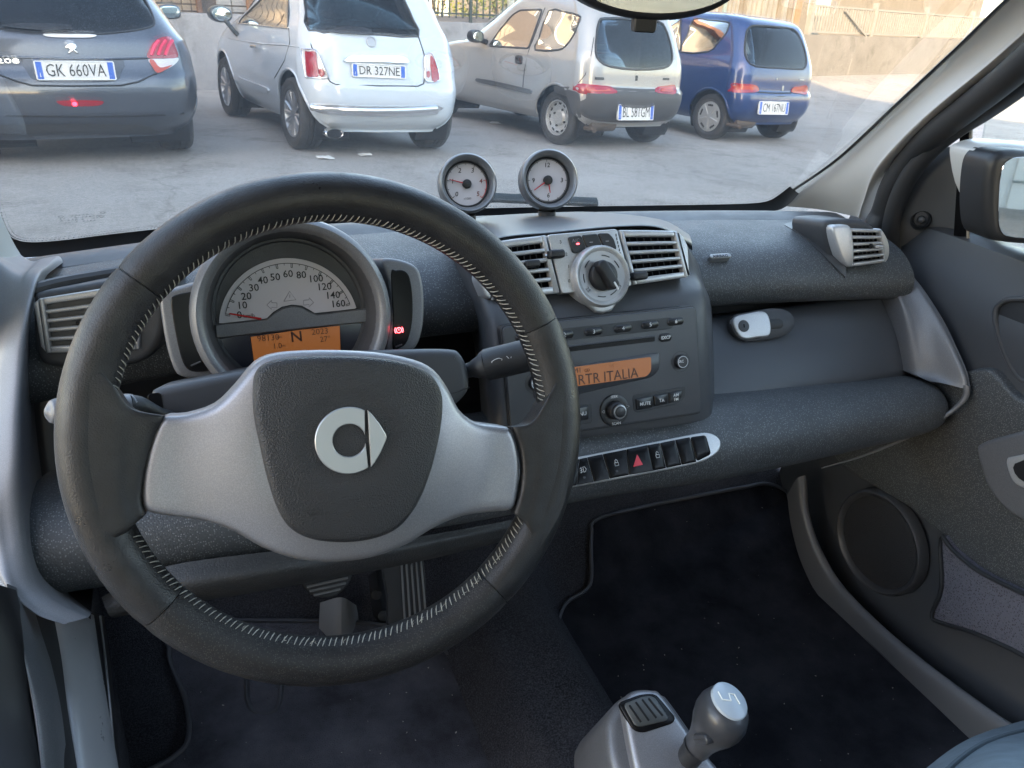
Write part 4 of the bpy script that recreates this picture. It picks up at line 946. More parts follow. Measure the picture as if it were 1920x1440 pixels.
ab = [(474, 735), (479, 700), (500, 680), (545, 670), (620, 667), (700, 670), (765, 681), (808, 702), (829, 735), (831, 775), (822, 830), (806, 890), (782, 948), (748, 990), (705, 1010), (650, 1018), (590, 1013), (548, 994), (522, 958), (502, 900), (486, 830), (476, 780)]
ao = spoly(pl(WF, ab, .028), 4)
mesh('airbag_gap', *plate(inset(ao, -.0026), WF, .0268, .0006, .004), BLACK, SW)
ac = WF.p(652, 835, .03)
def bag_h(a, b):
    r2 = ((a - ac[0]) / .075) ** 2 + ((b - ac[1]) / .075) ** 2
    z = .0275 + .0085 * max(0, 1 - r2 * .75)
    rr = sqrt((a - el[0]) ** 2 + (b - el[1]) ** 2)
    return z - .0016 * max(0, min(1, (.036 - rr) / .006))
el = WF.p(655, 826, .034)
mesh('airbag_cover', *plate(ao, WF, bag_h, .005, .006, .0045), AIRBAG, SW, 50)
# emblem: open ring and pointed blade
EMF = WF.shift(el[0], el[1], .0345)
k = .62 / 1442 * 1.0
def epx(pts): return [(p[0] - el[0], p[1] - el[1]) for p in pl(WF, pts, .036)]
c0 = epx([(655, 826)])[0]; ro = (Vector(epx([(655, 763)])[0]) - Vector(c0)).length; ri = ro * .49
cutx = epx([(688, 826)])[0][0] - c0[0]; tlt = radians(-3)
aO, aI = math.acos(cutx / ro), math.acos(min(1, cutx / ri * .92))
o = [(ro * cos(aO + (2 * pi - 2 * aO) * i / 40), ro * sin(aO + (2 * pi - 2 * aO) * i / 40)) for i in range(41)] + [(ri * cos(2 * pi - aI - (2 * pi - 2 * aI) * i / 28), ri * sin(2 * pi - aI - (2 * pi - 2 * aI) * i / 28)) for i in range(29)]
rotp = lambda pts: [(c0[0] + x * cos(tlt) - y * sin(tlt), c0[1] + x * sin(tlt) + y * cos(tlt)) for x, y in pts]
mesh('emblem', *plate(rotp(o), EMF, .0022, .0006, .003), SATIN, SW)
hh = ro * .86; x0 = cutx + ro * .075
tri = [(x0, hh), (x0 + ro * .12, hh * .86), (x0 + ro * .33, hh * .50), (x0 + ro * .50, hh * .12), (x0 + ro * .53, 0), (x0 + ro * .50, -hh * .12), (x0 + ro * .33, -hh * .5), (x0 + ro * .12, -hh * .86), (x0, -hh)]
mesh('emblem', *plate(rotp(tri), EMF, .0022, .0006, .003), SATIN, SW)
text('airbag_lettering', 'AIRBAG', WF, *WF.p(648, 948, .031), .012, AIRBAG, SW, lift=.0338, sx=1.25, thick=.002, rot=-.03)

# ------------------------------------------------------------------ steering column shroud and stalks
SH = part('steering_column')
SF = tframe(W(600, 720, .600), 23)
so = spoly(pl(SF, [(284, 745), (290, 730), (330, 719), (470, 692), (640, 662), (760, 655), (845, 655), (866, 664), (879, 690), (882, 725), (872, 745), (850, 765), (760, 840), (600, 870), (420, 830), (330, 800), (287, 785)]), 4)
mesh('shroud', *plate(so, SF, 0.0, .008, .11, .02), PLASTIC, SH, 50)
j0 = SF.p(800, 752); 
mesh('shroud_joint', *tube([SF(*SF.p(x, y), .0004) for x, y in ((835, 741), (858, 735), (881, 726))], .0005, 5), BLACKM, SH)
mesh('stalk_slot', *plate(rrect(*SF.p(292, 757), .010, .017, .003), SF, .0006, .0002, .002), BLACK, SH)
def stalk(pts, rs, mt, flat=1.0):
    return tube(catmull(pts, 8), [rs[min(i // 8, len(rs) - 2)] * (1 - (i % 8) / 8) + rs[min(i // 8 + 1, len(rs) - 1)] * ((i % 8) / 8) if i < 8 * (len(rs) - 1) else rs[-1] for i in range(8 * (len(pts) - 1) + 1)], 20, flat=flat)
a = [W(868, 696, .615), W(884, 693, .612), W(915, 684, .605), W(918, 683, .604), W(1010, 661, .59), W(1060, 648, .582)]
mesh('wiper_stalk', *stalk(a, [.006, .0072, .0142, .0148, .0152, .0150], PLASTIC), PLASTIC_D, SH, 50)
stf = Frame(W(938, 681, .5885), (a[4] - a[3]), (a[4] - a[3]).cross(V(0, 1, 0)) * -1, V(0, -1, .25))
stf.ey = stf.ez.cross(stf.ex).normalized(); stf.ez = stf.ex.cross(stf.ey)
ic = MB()
def stroke(fr, pts, r=.0004, c=0.0, mb=None):
    (mb or ic).add(*tube([fr(x, y, c) for x, y in pts], r, 5))
stroke(stf, [(-.0075, .003), (-.004, .0045), (0, .0048), (.0025, .0035), (-.001, -.0035), (-.0045, -.0035), (-.0075, .003)], .00028)
stroke(stf, [(-.003, -.005), (-.0005, .0008)], .00028); stroke(stf, [(.007, .005), (.0095, .001), (.0085, -.004)], .00025); stroke(stf, [(.006, -.0045), (.011, -.004)], .00025); stroke(stf, [(.0095, .001), (.011, .0035)], .00025)
ic.build('wiper_symbol', WHITEINK, SH)
b = [W(330, 782, .60), W(300, 776, .59), W(262, 764, .585), W(240, 762, .582), W(160, 768, .57), W(110, 771, .565), W(84, 772, .562)]
mesh('indicator_stalk', *stalk(b[:4], [.0042, .0048, .0085, .0092], PLASTIC), PLASTIC_D, SH, 50)
mesh('indicator_stalk', *stalk([b[3], W(236, 762, .582), b[4], b[5], W(94, 772, .5635), b[6]], [.0093, .0096, .0098, .0096, .0080, .0015], PLASTIC), GREYTRIM, SH, 50)

# ------------------------------------------------------------------ instrument cluster
CL = part('instrument_cluster', 'round instrument binnacle with pale half-moon speedometer and amber display')
CF_ = tframe(W(553, 592, .700), 17)
kR = (CF_(*CF_.p(736, 592)) - CF_(*CF_.p(553, 592))).length
mesh('binnacle', *lathe([(kR * .97, -.12), (kR, -.03), (kR * .995, -.006), (kR * .97, .001), (kR * .93, .004), (kR * .885, .003), (kR * .855, -.001), (kR * .84, -.008)], CF_, 72), GREYTRIM, CL, 50)
mesh('dial_tunnel', *lathe([(kR * .842, -.007), (kR * .81, -.024), (kR * .80, -.040), (kR * .79, -.0425), (kR * .765, -.043), (kR * .75, -.046), (0.0001, -.046)], CF_, 64), PLASTIC, CL, 50)
DF = CF_.shift(0, 0, -.0445)
dcx, dcy = DF.p(546, 612); dr = (Vector(DF.p(546, 484)) - Vector((dcx, dcy))).length
aA, aB = atan2(*(Vector(DF.p(415, 606)) - Vector((dcx, dcy))).yx), atan2(*(Vector(DF.p(667, 577)) - Vector((dcx, dcy))).yx)
if aA < 0: aA += 2 * pi
o = [(dcx + dr * cos(aB + (aA - aB) * i / 48), dcy + dr * sin(aB + (aA - aB) * i / 48)) for i in range(49)]
hump = pl(DF, [(500, 597), (512, 585), (528, 575), (547, 571), (566, 573), (582, 582), (590, 587)])
o += [DF.p(418, 606)] + hump + [DF.p(665, 579)]
mesh('speed_dial', *plate(o, DF, .0010, .0002, .002), DIALW, CL)
# band, display window
mesh('dial_band', *plate(pl(DF, [(403, 609), (500, 599), (514, 587), (530, 578), (548, 574), (566, 576), (582, 585), (594, 590), (690, 578), (690, 604), (560, 617), (405, 635)], .004), DF, .004, .001, .004), GREYTRIM, CL)
mesh('display_surround', *plate(spoly(pl(DF, [(410, 636), (560, 619), (684, 606), (684, 640), (665, 668), (600, 690), (520, 697), (440, 690), (415, 665)], .001), 4), DF, .0010, .0003, .002), mat('dark display glass', (.030, .032, .045), .2), CL)
mesh('display', *plate(pl(DF, [(470, 632), (560, 619), (637, 611), (639, 670), (560, 690), (478, 690)], .002), DF, .0018, .0002, .001), LCD, CL)
rL = radians(3)
def dtext(s, px, py, size, m=INK, lift=.0016, rot=0.0, **kw): text('dial_lettering', s, DF, *DF.p(px, py, lift), size, m, CL, lift=lift, rot=rot, **kw)
for s, px, py in (('10', 454, 573), ('20', 462, 556), ('30', 476, 540), ('40', 493, 526), ('50', 516, 520), ('60', 540, 514), ('80', 565, 516), ('100', 592, 523), ('120', 608, 538), ('140', 624, 554), ('160', 634, 570), ('0', 449, 591)):
    dtext(s, px, py, .0098, bold=.008)
dtext('km/h', 467, 592, .0052)
tk = MB()
def dpt(a, r): return (dcx + dr * r * cos(a), dcy + dr * r * sin(a))
t0 = atan2(*(Vector(DF.p(424, 590)) - Vector((dcx, dcy))).yx) % (2 * pi); t1 = atan2(*(Vector(DF.p(660, 568)) - Vector((dcx, dcy))).yx)
arc = [DF(*dpt(t0 + (t1 - t0) * i / 60, .925), .0013) for i in range(61)]; tk.add(*tube(arc, .00042, 4))
for i in range(23):
    a = t0 + (t1 - t0) * i / 22; big = i % 2 == 0
    for dd in ((-.012, .012) if big else (0,)):
        tk.add(*tube([DF(*dpt(a + dd, .925), .0013), DF(*dpt(a + dd, .865 if big else .895), .0013)], .00032, 4))
    if big: tk.add(*tube([DF(*dpt(a - .012, .865), .0013), DF(*dpt(a + .012, .865), .0013)], .00032, 4))
tk.build('dial_ticks', INK, CL)
mesh('needle', *tube([DF(*DF.p(430, 588, .003), .003), DF(*DF.p(490, 598, .003), .003)], [.0007, .0011], 6), REDINK, CL)
sy = MB(); GREYINK = mat('grey print', (.22, .21, .22), .5)
tri = pl(DF, [(532, 565), (543, 546), (555, 562)], .0014)
stroke(DF, tri + tri[:1], .00028, .0014, sy); stroke(DF, pl(DF, [(543, 552), (543, 558)]), .0003, .0014, sy)
for sgn, cx, cy in ((-1, 510, 572), (1, 578, 567)):
    q = [(cx + sgn * x, cy + y) for x, y in ((-9, -4), (1, -5), (1, -9), (10, 0), (1, 8), (1, 4), (-9, 5), (-9, -4))]
    stroke(DF, pl(DF, q), .00025, .0014, sy)
sy.build('warning_symbols', GREYINK, CL)
dtext('98130', 503, 634, .0085, LCDINK, .0022); dtext('km', 524, 632, .004, LCDINK, .0022); dtext('1.0', 520, 649, .0075, LCDINK, .0022); dtext('N', 556, 632, .0145, LCDINK, .0022, sx=1.05, bold=.012)
dtext('2023', 600, 622, .0085, LCDINK, .0022); dtext('27\u00b0', 610, 636, .0078, LCDINK, .0022); dtext('km', 531, 648, .0038, LCDINK, .0022)
# side wings
def wing(outer, inner, name):
    a = spoly(pl(CF_, outer, -.012), 4); b = spoly(pl(CF_, inner, -.012), 4)
    mesh('side_pod', *plate(a, CF_, -.012, .004, .09), GREYTRIM, CL, 50)
    mesh('warning_panel', *plate(b, CF_, -.0105, .0008, .003), BLACK, CL)
wing([(299, 562), (306, 548), (330, 540), (372, 530), (384, 545), (378, 600), (390, 650), (402, 700), (380, 712), (340, 706), (325, 690), (310, 640)], [(321, 563), (330, 553), (360, 547), (375, 548), (378, 600), (388, 655), (396, 690), (372, 697), (350, 690), (337, 660), (325, 600)], 'left')
wing([(716, 488), (745, 486), (778, 498), (791, 520), (796, 560), (794, 610), (784, 645), (768, 658), (728, 666), (722, 640), (732, 590), (728, 530)], [(733, 514), (742, 507), (758, 508), (768, 522), (773, 560), (772, 605), (763, 640), (750, 652), (736, 653), (737, 600)], 'right')
RED = mat('red warning light', (.5, .02, .02), .5, emit=((1, .05, .06), 2.2))
wf = CF_.shift(0, 0, -.0085); bs = MB(); cx, cy = wf.p(748, 619)
stroke(wf, [(cx + .0026 * cos(2 * pi * i / 14), cy + .0026 * sin(2 * pi * i / 14)) for i in range(15)], .0003, 0, bs)
for s in (0, pi): stroke(wf, [(cx + .0042 * cos(s + radians(t)), cy + .0042 * sin(s + radians(t))) for t in (-40, -20, 0, 20, 40)], .0003, 0, bs)
stroke(wf, [(cx, cy + .0013), (cx, cy - .0003)], .00035, 0, bs); bs.build('brake_light', RED, CL)
for q in ([(358, 686), (376, 678)], [(742, 650), (754, 646)]): mesh('panel_glint_bar', *tube([wf(*wf.p(*x), 0) for x in q], .0009, 6), PLASTIC, CL)
def sm(e0, e1, x): t = max(0, min(1, (x - e0) / (e1 - e0))); return t * t * (3 - 2 * t)

# ------------------------------------------------------------------ dashboard body
DB = part('dashboard', 'charcoal flecked dashboard pad with soft rounded edge')
def sweep(prof, xs, zf, yf, nu=6, nv=5):
    """prof: list of (Y, Z); swept along X with offsets zf(X), yf(X)."""
    return loft([[V(x, y + yf(x), z + zf(x)) for y, z in prof] for x in xs], nu, nv)
# upper pad: a fat roll from the windscreen base to its rounded front edge
padp = [(1.16, .925), (1.14, .948), (1.05, .968), (.95, .970), (.885, .958), (.848, .932), (.840, .905), (.858, .884), (.93, .872)]
CREST = [(-.30, .948), (-.2, .957), (0, .972), (.25, .977), (.6, .974), (.83, .968), (.93, .964), (1.06, .958)]
def crest(x): return pchip(CREST, x)
def bow(x): t = (x - .372) / .6; return -.05 * t * t
vs, fs = sweep(padp, [-.195, -.12, 0, .12, .25, .34], lambda x: crest(x) - .974, lambda x: bow(x) * .6 - .012)
mesh('driver_pad', vs, fs, PAD, DB, 60)
vs, fs = sweep(padp, [.50, .60, .70, .80, .90, .975, .99], lambda x: crest(x) - .975, lambda x: bow(x) * .4 + .008)
mesh('passenger_pad', vs, fs, PAD, DB, 60); PAD_BVH = BVHTree.FromPolygons(vs, fs)
# smooth ledge below the glass
led = [(1.22, -.06), (1.14, -.026), (1.10, -.010), (1.06, -.0005), (1.04, 0), (1.015, -.004)]
vs, fs = sweep(led, [-.26, -.15, 0, .15, .372, .6, .8, .93, 1.0], crest, lambda x: .4 * bow(x))
mesh('screen_ledge', vs, fs, PLASTIC, DB, 60)
vs, fs = sweep([(1.16, .80), (1.22, .80), (1.30, .78)], [-.3, 0, .372, .7, 1.05], lambda x: 0, bow)
mesh('scuttle', vs, fs, BLACKM, DB, 60)
# carrier behind everything, dark
vs, fs = sweep([(.94, .90), (.94, .86), (.90, .80), (.88, .76), (.90, .70)], [-.17, .1, .372, .7, 1.0], lambda x: 0, lambda x: 0)
mesh('dash_carrier', vs, fs, BLACKM, DB, 60)
# lower roll running the whole width
lowp = [(.83, .775), (.775, .796), (.725, .808), (.685, .806), (.658, .788), (.650, .762), (.660, .735), (.69, .716), (.74, .708), (.83, .72)]
def lz(x): return .006 - .034 * max(0, (x - .45)) / .5 + .006 * max(0, (.2 - x)) / .3
def ly(x): return .035 * max(0, (x - .55)) / .4 + .0 * x - .01 * max(0, .1 - x)
def rollrow(x, k):
    cy, cz = .735, .76
    return [V(x, cy + (y - cy) * k + ly(x), cz + (z - cz) * k + lz(x)) for y, z in lowp]
vs, fs = loft([rollrow(x, k) for x, k in ((-.195, .90), (-.17, .98), (-.05, 1), (.1, 1), (.25, 1), (.4, 1), (.55, 1), (.7, .98), (.85, .92), (.94, .88), (.985, .80), (1.0, .70))], 6, 5)
mesh('lower_roll', vs, fs, PAD, DB, 60)
# knee panel under the column
vs, fs = loft([[W(190, 1120, .66), W(300, 1065, .64), W(500, 1035, .64), (W(760, 1010, .66)), W(1040, 960, .69)],
               [W(200, 1145, .64), W(320, 1110, .62), W(500, 1080, .62), W(760, 1035, .65), W(1040, 975, .69)],
               [W(212, 1158, .66), W(330, 1135, .65), W(500, 1107, .66), W(790, 1052, .69), W(1050, 988, .72)],
               [W(240, 1150, .80), W(330, 1125, .80), W(500, 1090, .82), W(790, 1030, .85), W(1050, 965, .88)]], 6, 6)
mesh('knee_panel', vs, fs, mat('dusty fleck plastic', (.030, .030, .031), .6, bump=('v', 480, .5, .0008), speck=(480, .3, (.09, .088, .085), .5), vary=(14, -1.0, (.055, .053, .050))), DB, 60)

# ------------------------------------------------------------------ left end trim (silver) and right end trim (grey)
LT = part('dash_end_trim', 'tall silver end trim at the driver door')
fl = [(58, 489, 1.03), (46, 502, .94), (34, 520, .86), (12, 590, .81), (-6, 660, .78), (-16, 740, .75), (-25, 840, .71), (-25, 950, .67), (-12, 1040, .64), (10, 1098, .612), (58, 1146, .595), (108, 1164, .588)]
frt = [(104, 480, 1.03), (88, 495, .94), (70, 514, .845), (56, 560, .805), (44, 620, .775), (38, 690, .75), (33, 770, .72), (34, 860, .69), (40, 975, .66), (57, 1082, .625), (92, 1126, .606), (160, 1159, .595)]
ib = [(130, 484, 1.05), (108, 500, .98), (84, 522, .90), (66, 575, .89), (58, 640, .88), (62, 715, .86), (64, 767, .84), (74, 860, .82), (92, 990, .78), (102, 1050, .73), (122, 1105, .69), (172, 1148, .65)]
rows = []
for a, b, c in zip(fl, frt, ib):
    A, B, C_ = W(*a), W(*b), W(*c); mid = A.lerp(B, .5) + V(0, -.004, .001); o = A + V(-.03, .06, 0)
    rows.append([o, A, mid, B, B.lerp(C_, .18) + V(.002, 0, 0), C_])
vs, fs = loft(rows, 5, 5); mesh('trim_band', vs, [tuple(reversed(q)) for q in fs], TRIMS, LT, 60)
ibl = ib[4:]; vs, fs = grid([[W(*p) + V(.0, -.01, 0) for p in ibl], [W(*p) + V(-.02, .25, -.04) for p in ibl], [W(*p) + V(-.02, .45, -.12) for p in ibl]])
mesh('side_cover', vs, fs, BLACKM, LT, 60)
RTm = part('dash_end_trim', 'curved grey end trim beside the passenger door')
ro_ = [(1648, 470), (1684, 502), (1722, 544), (1762, 606), (1790, 664), (1806, 702), (1812, 728)]
ri_ = [(1640, 520), (1668, 536), (1688, 570), (1699, 620), (1703, 668), (1706, 698), (1735, 712)]
rows = []
for a, b in zip(ro_, ri_):
    A = WX(a[0], a[1], 1.000); B = WX(b[0], b[1], .972)
    rows.append([B + V(.0, .06, 0), B, B.lerp(A, .3), B.lerp(A, .6), B.lerp(A, .88) + V(-.002, -.002, 0), A + V(-.002, -.002, .001), A + V(.004, .001, .003), A + V(.010, .012, .004), A + V(.016, .10, 0)])
vs, fs = loft(rows, 4, 8); mesh('trim_band', vs, fs, GREYTRIM, RTm, 60)
lip = catmull([WX(1813, 722, 1.000), WX(1808, 748, .998), WX(1775, 778, .985), WX(1710, 816, .94), WX(1620, 854, .88), WX(1540, 878, .82)], 8)
mesh('trim_lip', *tube(lip, [.005 * (1 - .8 * i / (len(lip) - 1)) for i in range(len(lip))], 8), GREYTRIM, RTm, 60)

# ------------------------------------------------------------------ air vents
VENTIN = mat('vent throat', (.004, .004, .005), .8, spec=.05)
def slots_vent(pt, fr, body, slots, bodymat, extra=None, h=.0, r=.004, depth=.03, dome=None):
    """A vent: silver face with real slots: rows of louvres in front of a dark throat."""
    hf = dome if dome else h
    H = hf if callable(hf) else (lambda a, b: hf)
    # throat
    mesh('throat', *plate(inset(body, .003), fr, (lambda a, b: H(a, b) - .012), .001, depth), VENTIN, pt)
    # bars between slots: build the face as ring pieces around each slot strip
    return H
def bar_vent(pt, fr, ol, n, dome, bodymat, border=.004, gap=.55, side=None):
    """Face outline from four corner points (tl, tr, br, bl) in frame coords; n slots stacked between them."""
    tl, tr, br, bl = [Vector(p) for p in ol]; H = dome
    def at(u, v): t = tl.lerp(tr, u).lerp(bl.lerp(br, u), v); return (t.x, t.y)
    w = (tr - tl).length; hgt = (bl - tl).length; bu = border / w; bv = border / hgt
    mesh('throat', *plate([at(.02, .02), at(.02, .98), at(.98, .98), at(.98, .02)], fr, lambda a, b: H(a, b) - .011, .001, .02), VENTIN, pt)
    def strip(u0, u1, v0, v1, name):
        nu = 10; o = [at(u0 + (u1 - u0) * i / nu, v0) for i in range(nu + 1)] + [at(u1 - (u1 - u0) * i / nu, v1) for i in range(nu + 1)]
        mesh(name, *plate(o, fr, H, .0011, .008, None), bodymat, pt, 50)
    strip(0, bu, 0, 1, 'frame_side'); strip(1 - bu, 1, 0, 1, 'frame_side')
    inner = 1 - 2 * bv; pitch = inner / n; sh = pitch * gap
    v = bv
    edges = [0.0]
    for i in range(n):
        s0 = bv + pitch * i + (pitch - sh) / 2; edges += [s0, s0 + sh]
    edges.append(1.0)
    for i in range(0, len(edges), 2): strip(bu * .9, 1 - bu * .9, edges[i], edges[i + 1], 'louvre')
    # upright vanes inside
    for i in range(1, 7):
        u = bu + (1 - 2 * bu) * i / 7; a0, b0 = at(u, .06); a1, b1 = at(u, .94)
        mesh('vane', *tube([fr(a0, b0, H(a0, b0) - .0095), fr(a1, b1, H(a1, b1) - .0095)], .0007, 5), PLASTIC_D, pt)
# driver side vent
LV = part('air_vent', 'driver side air vent with silver louvres')
LVF = tframe(W(125, 602, .800), 12, -8)
hs = spoly(pl(LVF, [(58, 562), (72, 549), (130, 538), (200, 526), (300, 515), (310, 600), (290, 660), (240, 688), (150, 692), (90, 690), (66, 672), (58, 620)]), 4)
mesh('housing', *plate(hs, LVF, -.004, .008, .10, .02), PLASTIC, LV, 50)
bar_vent(LV, LVF, pl(LVF, [(74, 560), (262, 530), (262, 655), (88, 662)]), 5, lambda a, b: .002 - .35 * a * a, SILVER_B, .0045, .62)
mesh('cheek', *plate(pl(LVF, [(62, 569), (72, 561), (86, 661), (76, 650)]), LVF, .0, .002, .01), SILVER_B, LV)
mesh('tab', *plate(rrect(*LVF.p(158, 604), .012, .0035, .001), LVF, .006, .001, .005), BLACK, LV)
tr = tube(catmull([W(60, 545, .83), W(120, 530, .84), W(200, 516, .85), W(300, 500, .86)], 6), .007, 10); mesh('brow', *tr, PLASTIC, LV)
# passenger side vent
RV = part('air_vent', 'round passenger side air vent with silver louvres beside the door')
RVF = tframe(W(1612, 462, .846), 10, -6)
hs = spoly(pl(RVF, [(1556, 420), (1580, 412), (1620, 413), (1648, 424), (1663, 452), (1666, 488), (1655, 507), (1630, 517), (1594, 516), (1572, 500), (1560, 462)]), 4)
mesh('housing', *plate(hs, RVF, -.012, .008, .07, .012), PLASTIC, RV, 50)
rc = RVF.p(1618, 465)
dome_r = lambda a, b: .006 - 1.6 * (a - rc[0]) ** 2 - 3.0 * (b - rc[1]) ** 2
bar_vent(RV, RVF, pl(RVF, [(1590, 428), (1647, 430), (1657, 490), (1592, 499)]), 5, lambda a, b: dome_r(a, b) + .003, SILVER_B, .0028, .58)
mesh('cheek', *plate(spoly(pl(RVF, [(1560, 428), (1575, 422), (1592, 425), (1595, 455), (1596, 480), (1592, 500), (1580, 495), (1568, 470)]), 4), RVF, lambda a, b: dome_r(a, b) + .0025, .004, .014, .006), SILVER_B, RV, 50)
mesh('cheek', *plate(spoly(pl(RVF, [(1646, 430), (1655, 440), (1662, 458), (1663, 478), (1656, 491), (1652, 470)]), 4), RVF, lambda a, b: dome_r(a, b) + .0025, .002, .014), SILVER_B, RV, 50)
mesh('tab', *plate(rrect(*RVF.p(1640, 461), .014, .004, .001), RVF, .011, .001, .006), SILVER_B, RV)
mesh('tab', *plate(rrect(*RVF.p(1625, 460), .006, .007, .002), RVF, .0105, .001, .006), BLACK, RV)
def spl2(pts, n): return [(p.x, p.y) for p in catmull([V(x, y, 0) for x, y in pts], n)]
up_, dn_ = spl2([(1470, 420), (1495, 413), (1525, 410), (1560, 410), (1585, 409)], 5), spl2([(1470, 421), (1498, 438), (1530, 464), (1560, 494), (1586, 520)], 5)
hrows = []
for k in range(7):
    rr = []
    for (ax, ay), (bx, by) in zip(up_, dn_):
        px, py = ax + (bx - ax) * k / 6, ay + (by - ay) * k / 6; h = PAD_BVH.ray_cast(EYE, ray(px, py).normalized())
        q = h[0] if h[0] is not None else W(px, py, .95)
        rr.append(q - ray(px, py).normalized() * (.004 + .010 * sm(1500, 1580, px) * sin(pi * min(1, max(0, k / 6)))))
    hrows.append(rr)
mesh('horn', *slab(*grid(hrows), V(0, .02, -.012)), mat('smooth grey horn', (.052, .053, .057), .42), RV, 60)

# ------------------------------------------------------------------ centre stack
CS = part('centre_stack', 'charcoal centre stack housing')
HF = tframe(W(1120, 490, .765), 24)
RF = tframe(W(1130, 690, .700), 19)
cap = loft([[W(868, 436, 1.0), W(894, 409, 1.02), W(1019, 399, 1.03), W(1128, 398, 1.03), W(1237, 411, 1.02), W(1285, 432, 1.0)],
            [W(850, 450, .93), W(905, 420, .94), W(1028, 410, .945), W(1140, 406, .945), W(1240, 415, .94), W(1292, 440, .93)],
            [W(846, 466, .85), W(932, 439, .835), W(1036, 428, .83), W(1158, 418, .83), W(1240, 421, .835), W(1296, 450, .85)],
            [W(852, 476, .835), W(936, 447, .808), W(1038, 436, .80), W(1159, 425, .80), W(1240, 428, .805), W(1298, 462, .835)],
            [W(858, 480, .85), W(940, 452, .84), W(1040, 441, .83), W(1160, 431, .83), W(1240, 435, .84), W(1298, 470, .86)]], 6, 5)
mesh('top_cap', *cap, mat('pale grey top plastic', (.085, .085, .088), .42, bump=('n', 900, .2, .0005)), CS, 60)
# housing: front face with flanks
def row(pl_): return [W(*p) for p in pl_]
hr = loft([row([(838, 462, .93), (856, 480, .86), (890, 470, .805), (1000, 452, .80), (1160, 440, .80), (1270, 450, .805), (1300, 480, .83), (1318, 510, .90)]),
           row([(850, 525, .92), (875, 540, .84), (905, 540, .775), (1000, 525, .785), (1160, 510, .785), (1285, 510, .785), (1312, 520, .81), (1330, 560, .90)]),
           row([(880, 600, .90), (898, 605, .82), (918, 606, .738), (1000, 598, .742), (1160, 580, .742), (1300, 560, .742), (1326, 562, .77), (1334, 575, .88)]),
           row([(896, 700, .87), (908, 705, .79), (924, 705, .712), (1000, 700, .706), (1160, 680, .706), (1308, 660, .710), (1333, 660, .745), (1339, 664, .85)]),
           row([(904, 800, .85), (914, 808, .77), (930, 812, .690), (1000, 808, .684), (1160, 796, .684), (1314, 778, .688), (1338, 776, .722), (1343, 776, .83)]),
           row([(908, 840, .83), (918, 842, .76), (932, 842, .688), (1000, 836, .684), (1160, 818, .684), (1316, 792, .688), (1340, 788, .72), (1345, 786, .82)])], 6, 6)
mesh('housing', *hr, PLASTIC, CS, 60)
# climate panel
CP = part('climate_panel', 'bright silver climate panel with black rotary knob and A/C keys')
cpo = rquad(pl(HF, [(1027, 440), (1157, 429), (1186, 536), (1054, 551)]), .004)
mesh('panel', *plate(cpo, HF, .0, .0015, .03), SILVER_B, CP, 50)
kx, ky = HF.p(1128, 518, .006); kr = (Vector(HF.p(1180, 518, .006)) - Vector((kx, ky))).length
KF = HF.shift(kx, ky, 0)
bo = [(kr * 1.02 * cos(t), kr * 1.02 * sin(t)) for t in [radians(x) for x in range(-60, 241, 10)]] + [(-kr * .30, -kr * 1.12), (0, -kr * 1.18), (kr * .30, -kr * 1.12)]
mesh('knob_base', *plate(bo, KF, .004, .003, .02), SILVER_B, CP, 50)
mesh('knob_ring', *lathe([(kr, .002), (kr * .985, .0085), (kr * .93, .011), (kr * .86, .0105), (kr * .80, .008), (kr * .5, .0065), (0.0001, .0065)], KF, 48), SILVER_B, CP, 50)
kd = mat('grey knob scale', (.36, .36, .37), .4, .5)
mesh('knob_scale', *lathe([(kr * .80, .0082), (kr * .50, .0075), (kr * .46, .004)], KF, 40), kd, CP)
mesh('knob', *lathe([(kr * .47, .004), (kr * .46, .014), (kr * .42, .0155), (.0001, .0155)], KF, 36), BLACKM, CP, 50)
mesh('knob_grip', *plate(rrect(0, 0, kr * .36, kr * 1.02, kr * .16, rot=radians(28)), KF, .026, .003, .012), BLACKM, CP, 50)
mesh('knob_pointer', *plate(rrect(kr * .2, -kr * .37, kr * .06, kr * .28, kr * .02, rot=radians(28)), KF, .0266, .0003, .001), WHITEINK, CP)
for t0 in (20, 62, 128, 170, 250, 290):
    mesh('scale_mark', *tube([KF(kr * .66 * cos(radians(t0 + q)), kr * .66 * sin(radians(t0 + q)), .0082) for q in (0, 8, 16, 24)], .0006, 5), INK, CP)
for s, t in (('22', 215), ('23', 325)): text('scale_lettering', s, KF, kr * .68 * cos(radians(t)), kr * .68 * sin(radians(t)), .006, INK, CP, lift=.0088, rot=radians(t + 90 - 360) if t < 270 else radians(t - 270))
sx, sy_ = HF.p(1134, 570, .005); mesh('screw', *lathe([(.0028, .003), (.0028, .0062), (.0016, .0068), (.0014, .005), (.0001, .005)], HF.shift(sx, sy_, 0), 14), BLACKM, CP)
keys = [[(1064, 445), (1088, 441), (1098, 467), (1080, 476), (1072, 474)], [(1090, 441), (1118, 438), (1128, 461), (1113, 461), (1100, 466)], [(1120, 438), (1140, 437), (1150, 448), (1156, 468), (1140, 466), (1130, 461)]]
for i, q in enumerate(keys):
    mesh('climate_key', *plate(rquad(pl(HF, q), .003), HF, .0022, .001, .006), BLACKM, CP)
text('key_lettering', 'A/C', HF, *HF.p(1080, 451, .003), .0058, GREYINK, CP, lift=.0027, rot=0.0)
mesh('key_light', *plate(rrect(*HF.p(1084, 457, .003), .0042, .0018, .0008), HF, .0028, .0002, .001), mat('red key lamp', (.4, .02, .03), .5, emit=((1, .08, .1), .6)), CP)
for q in ((1109, 454), (1139, 452)): mesh('key_light', *plate(rrect(*HF.p(*q, .003), .004, .0012, .0005), HF, .0028, .0002, .001), GREYINK, CP)
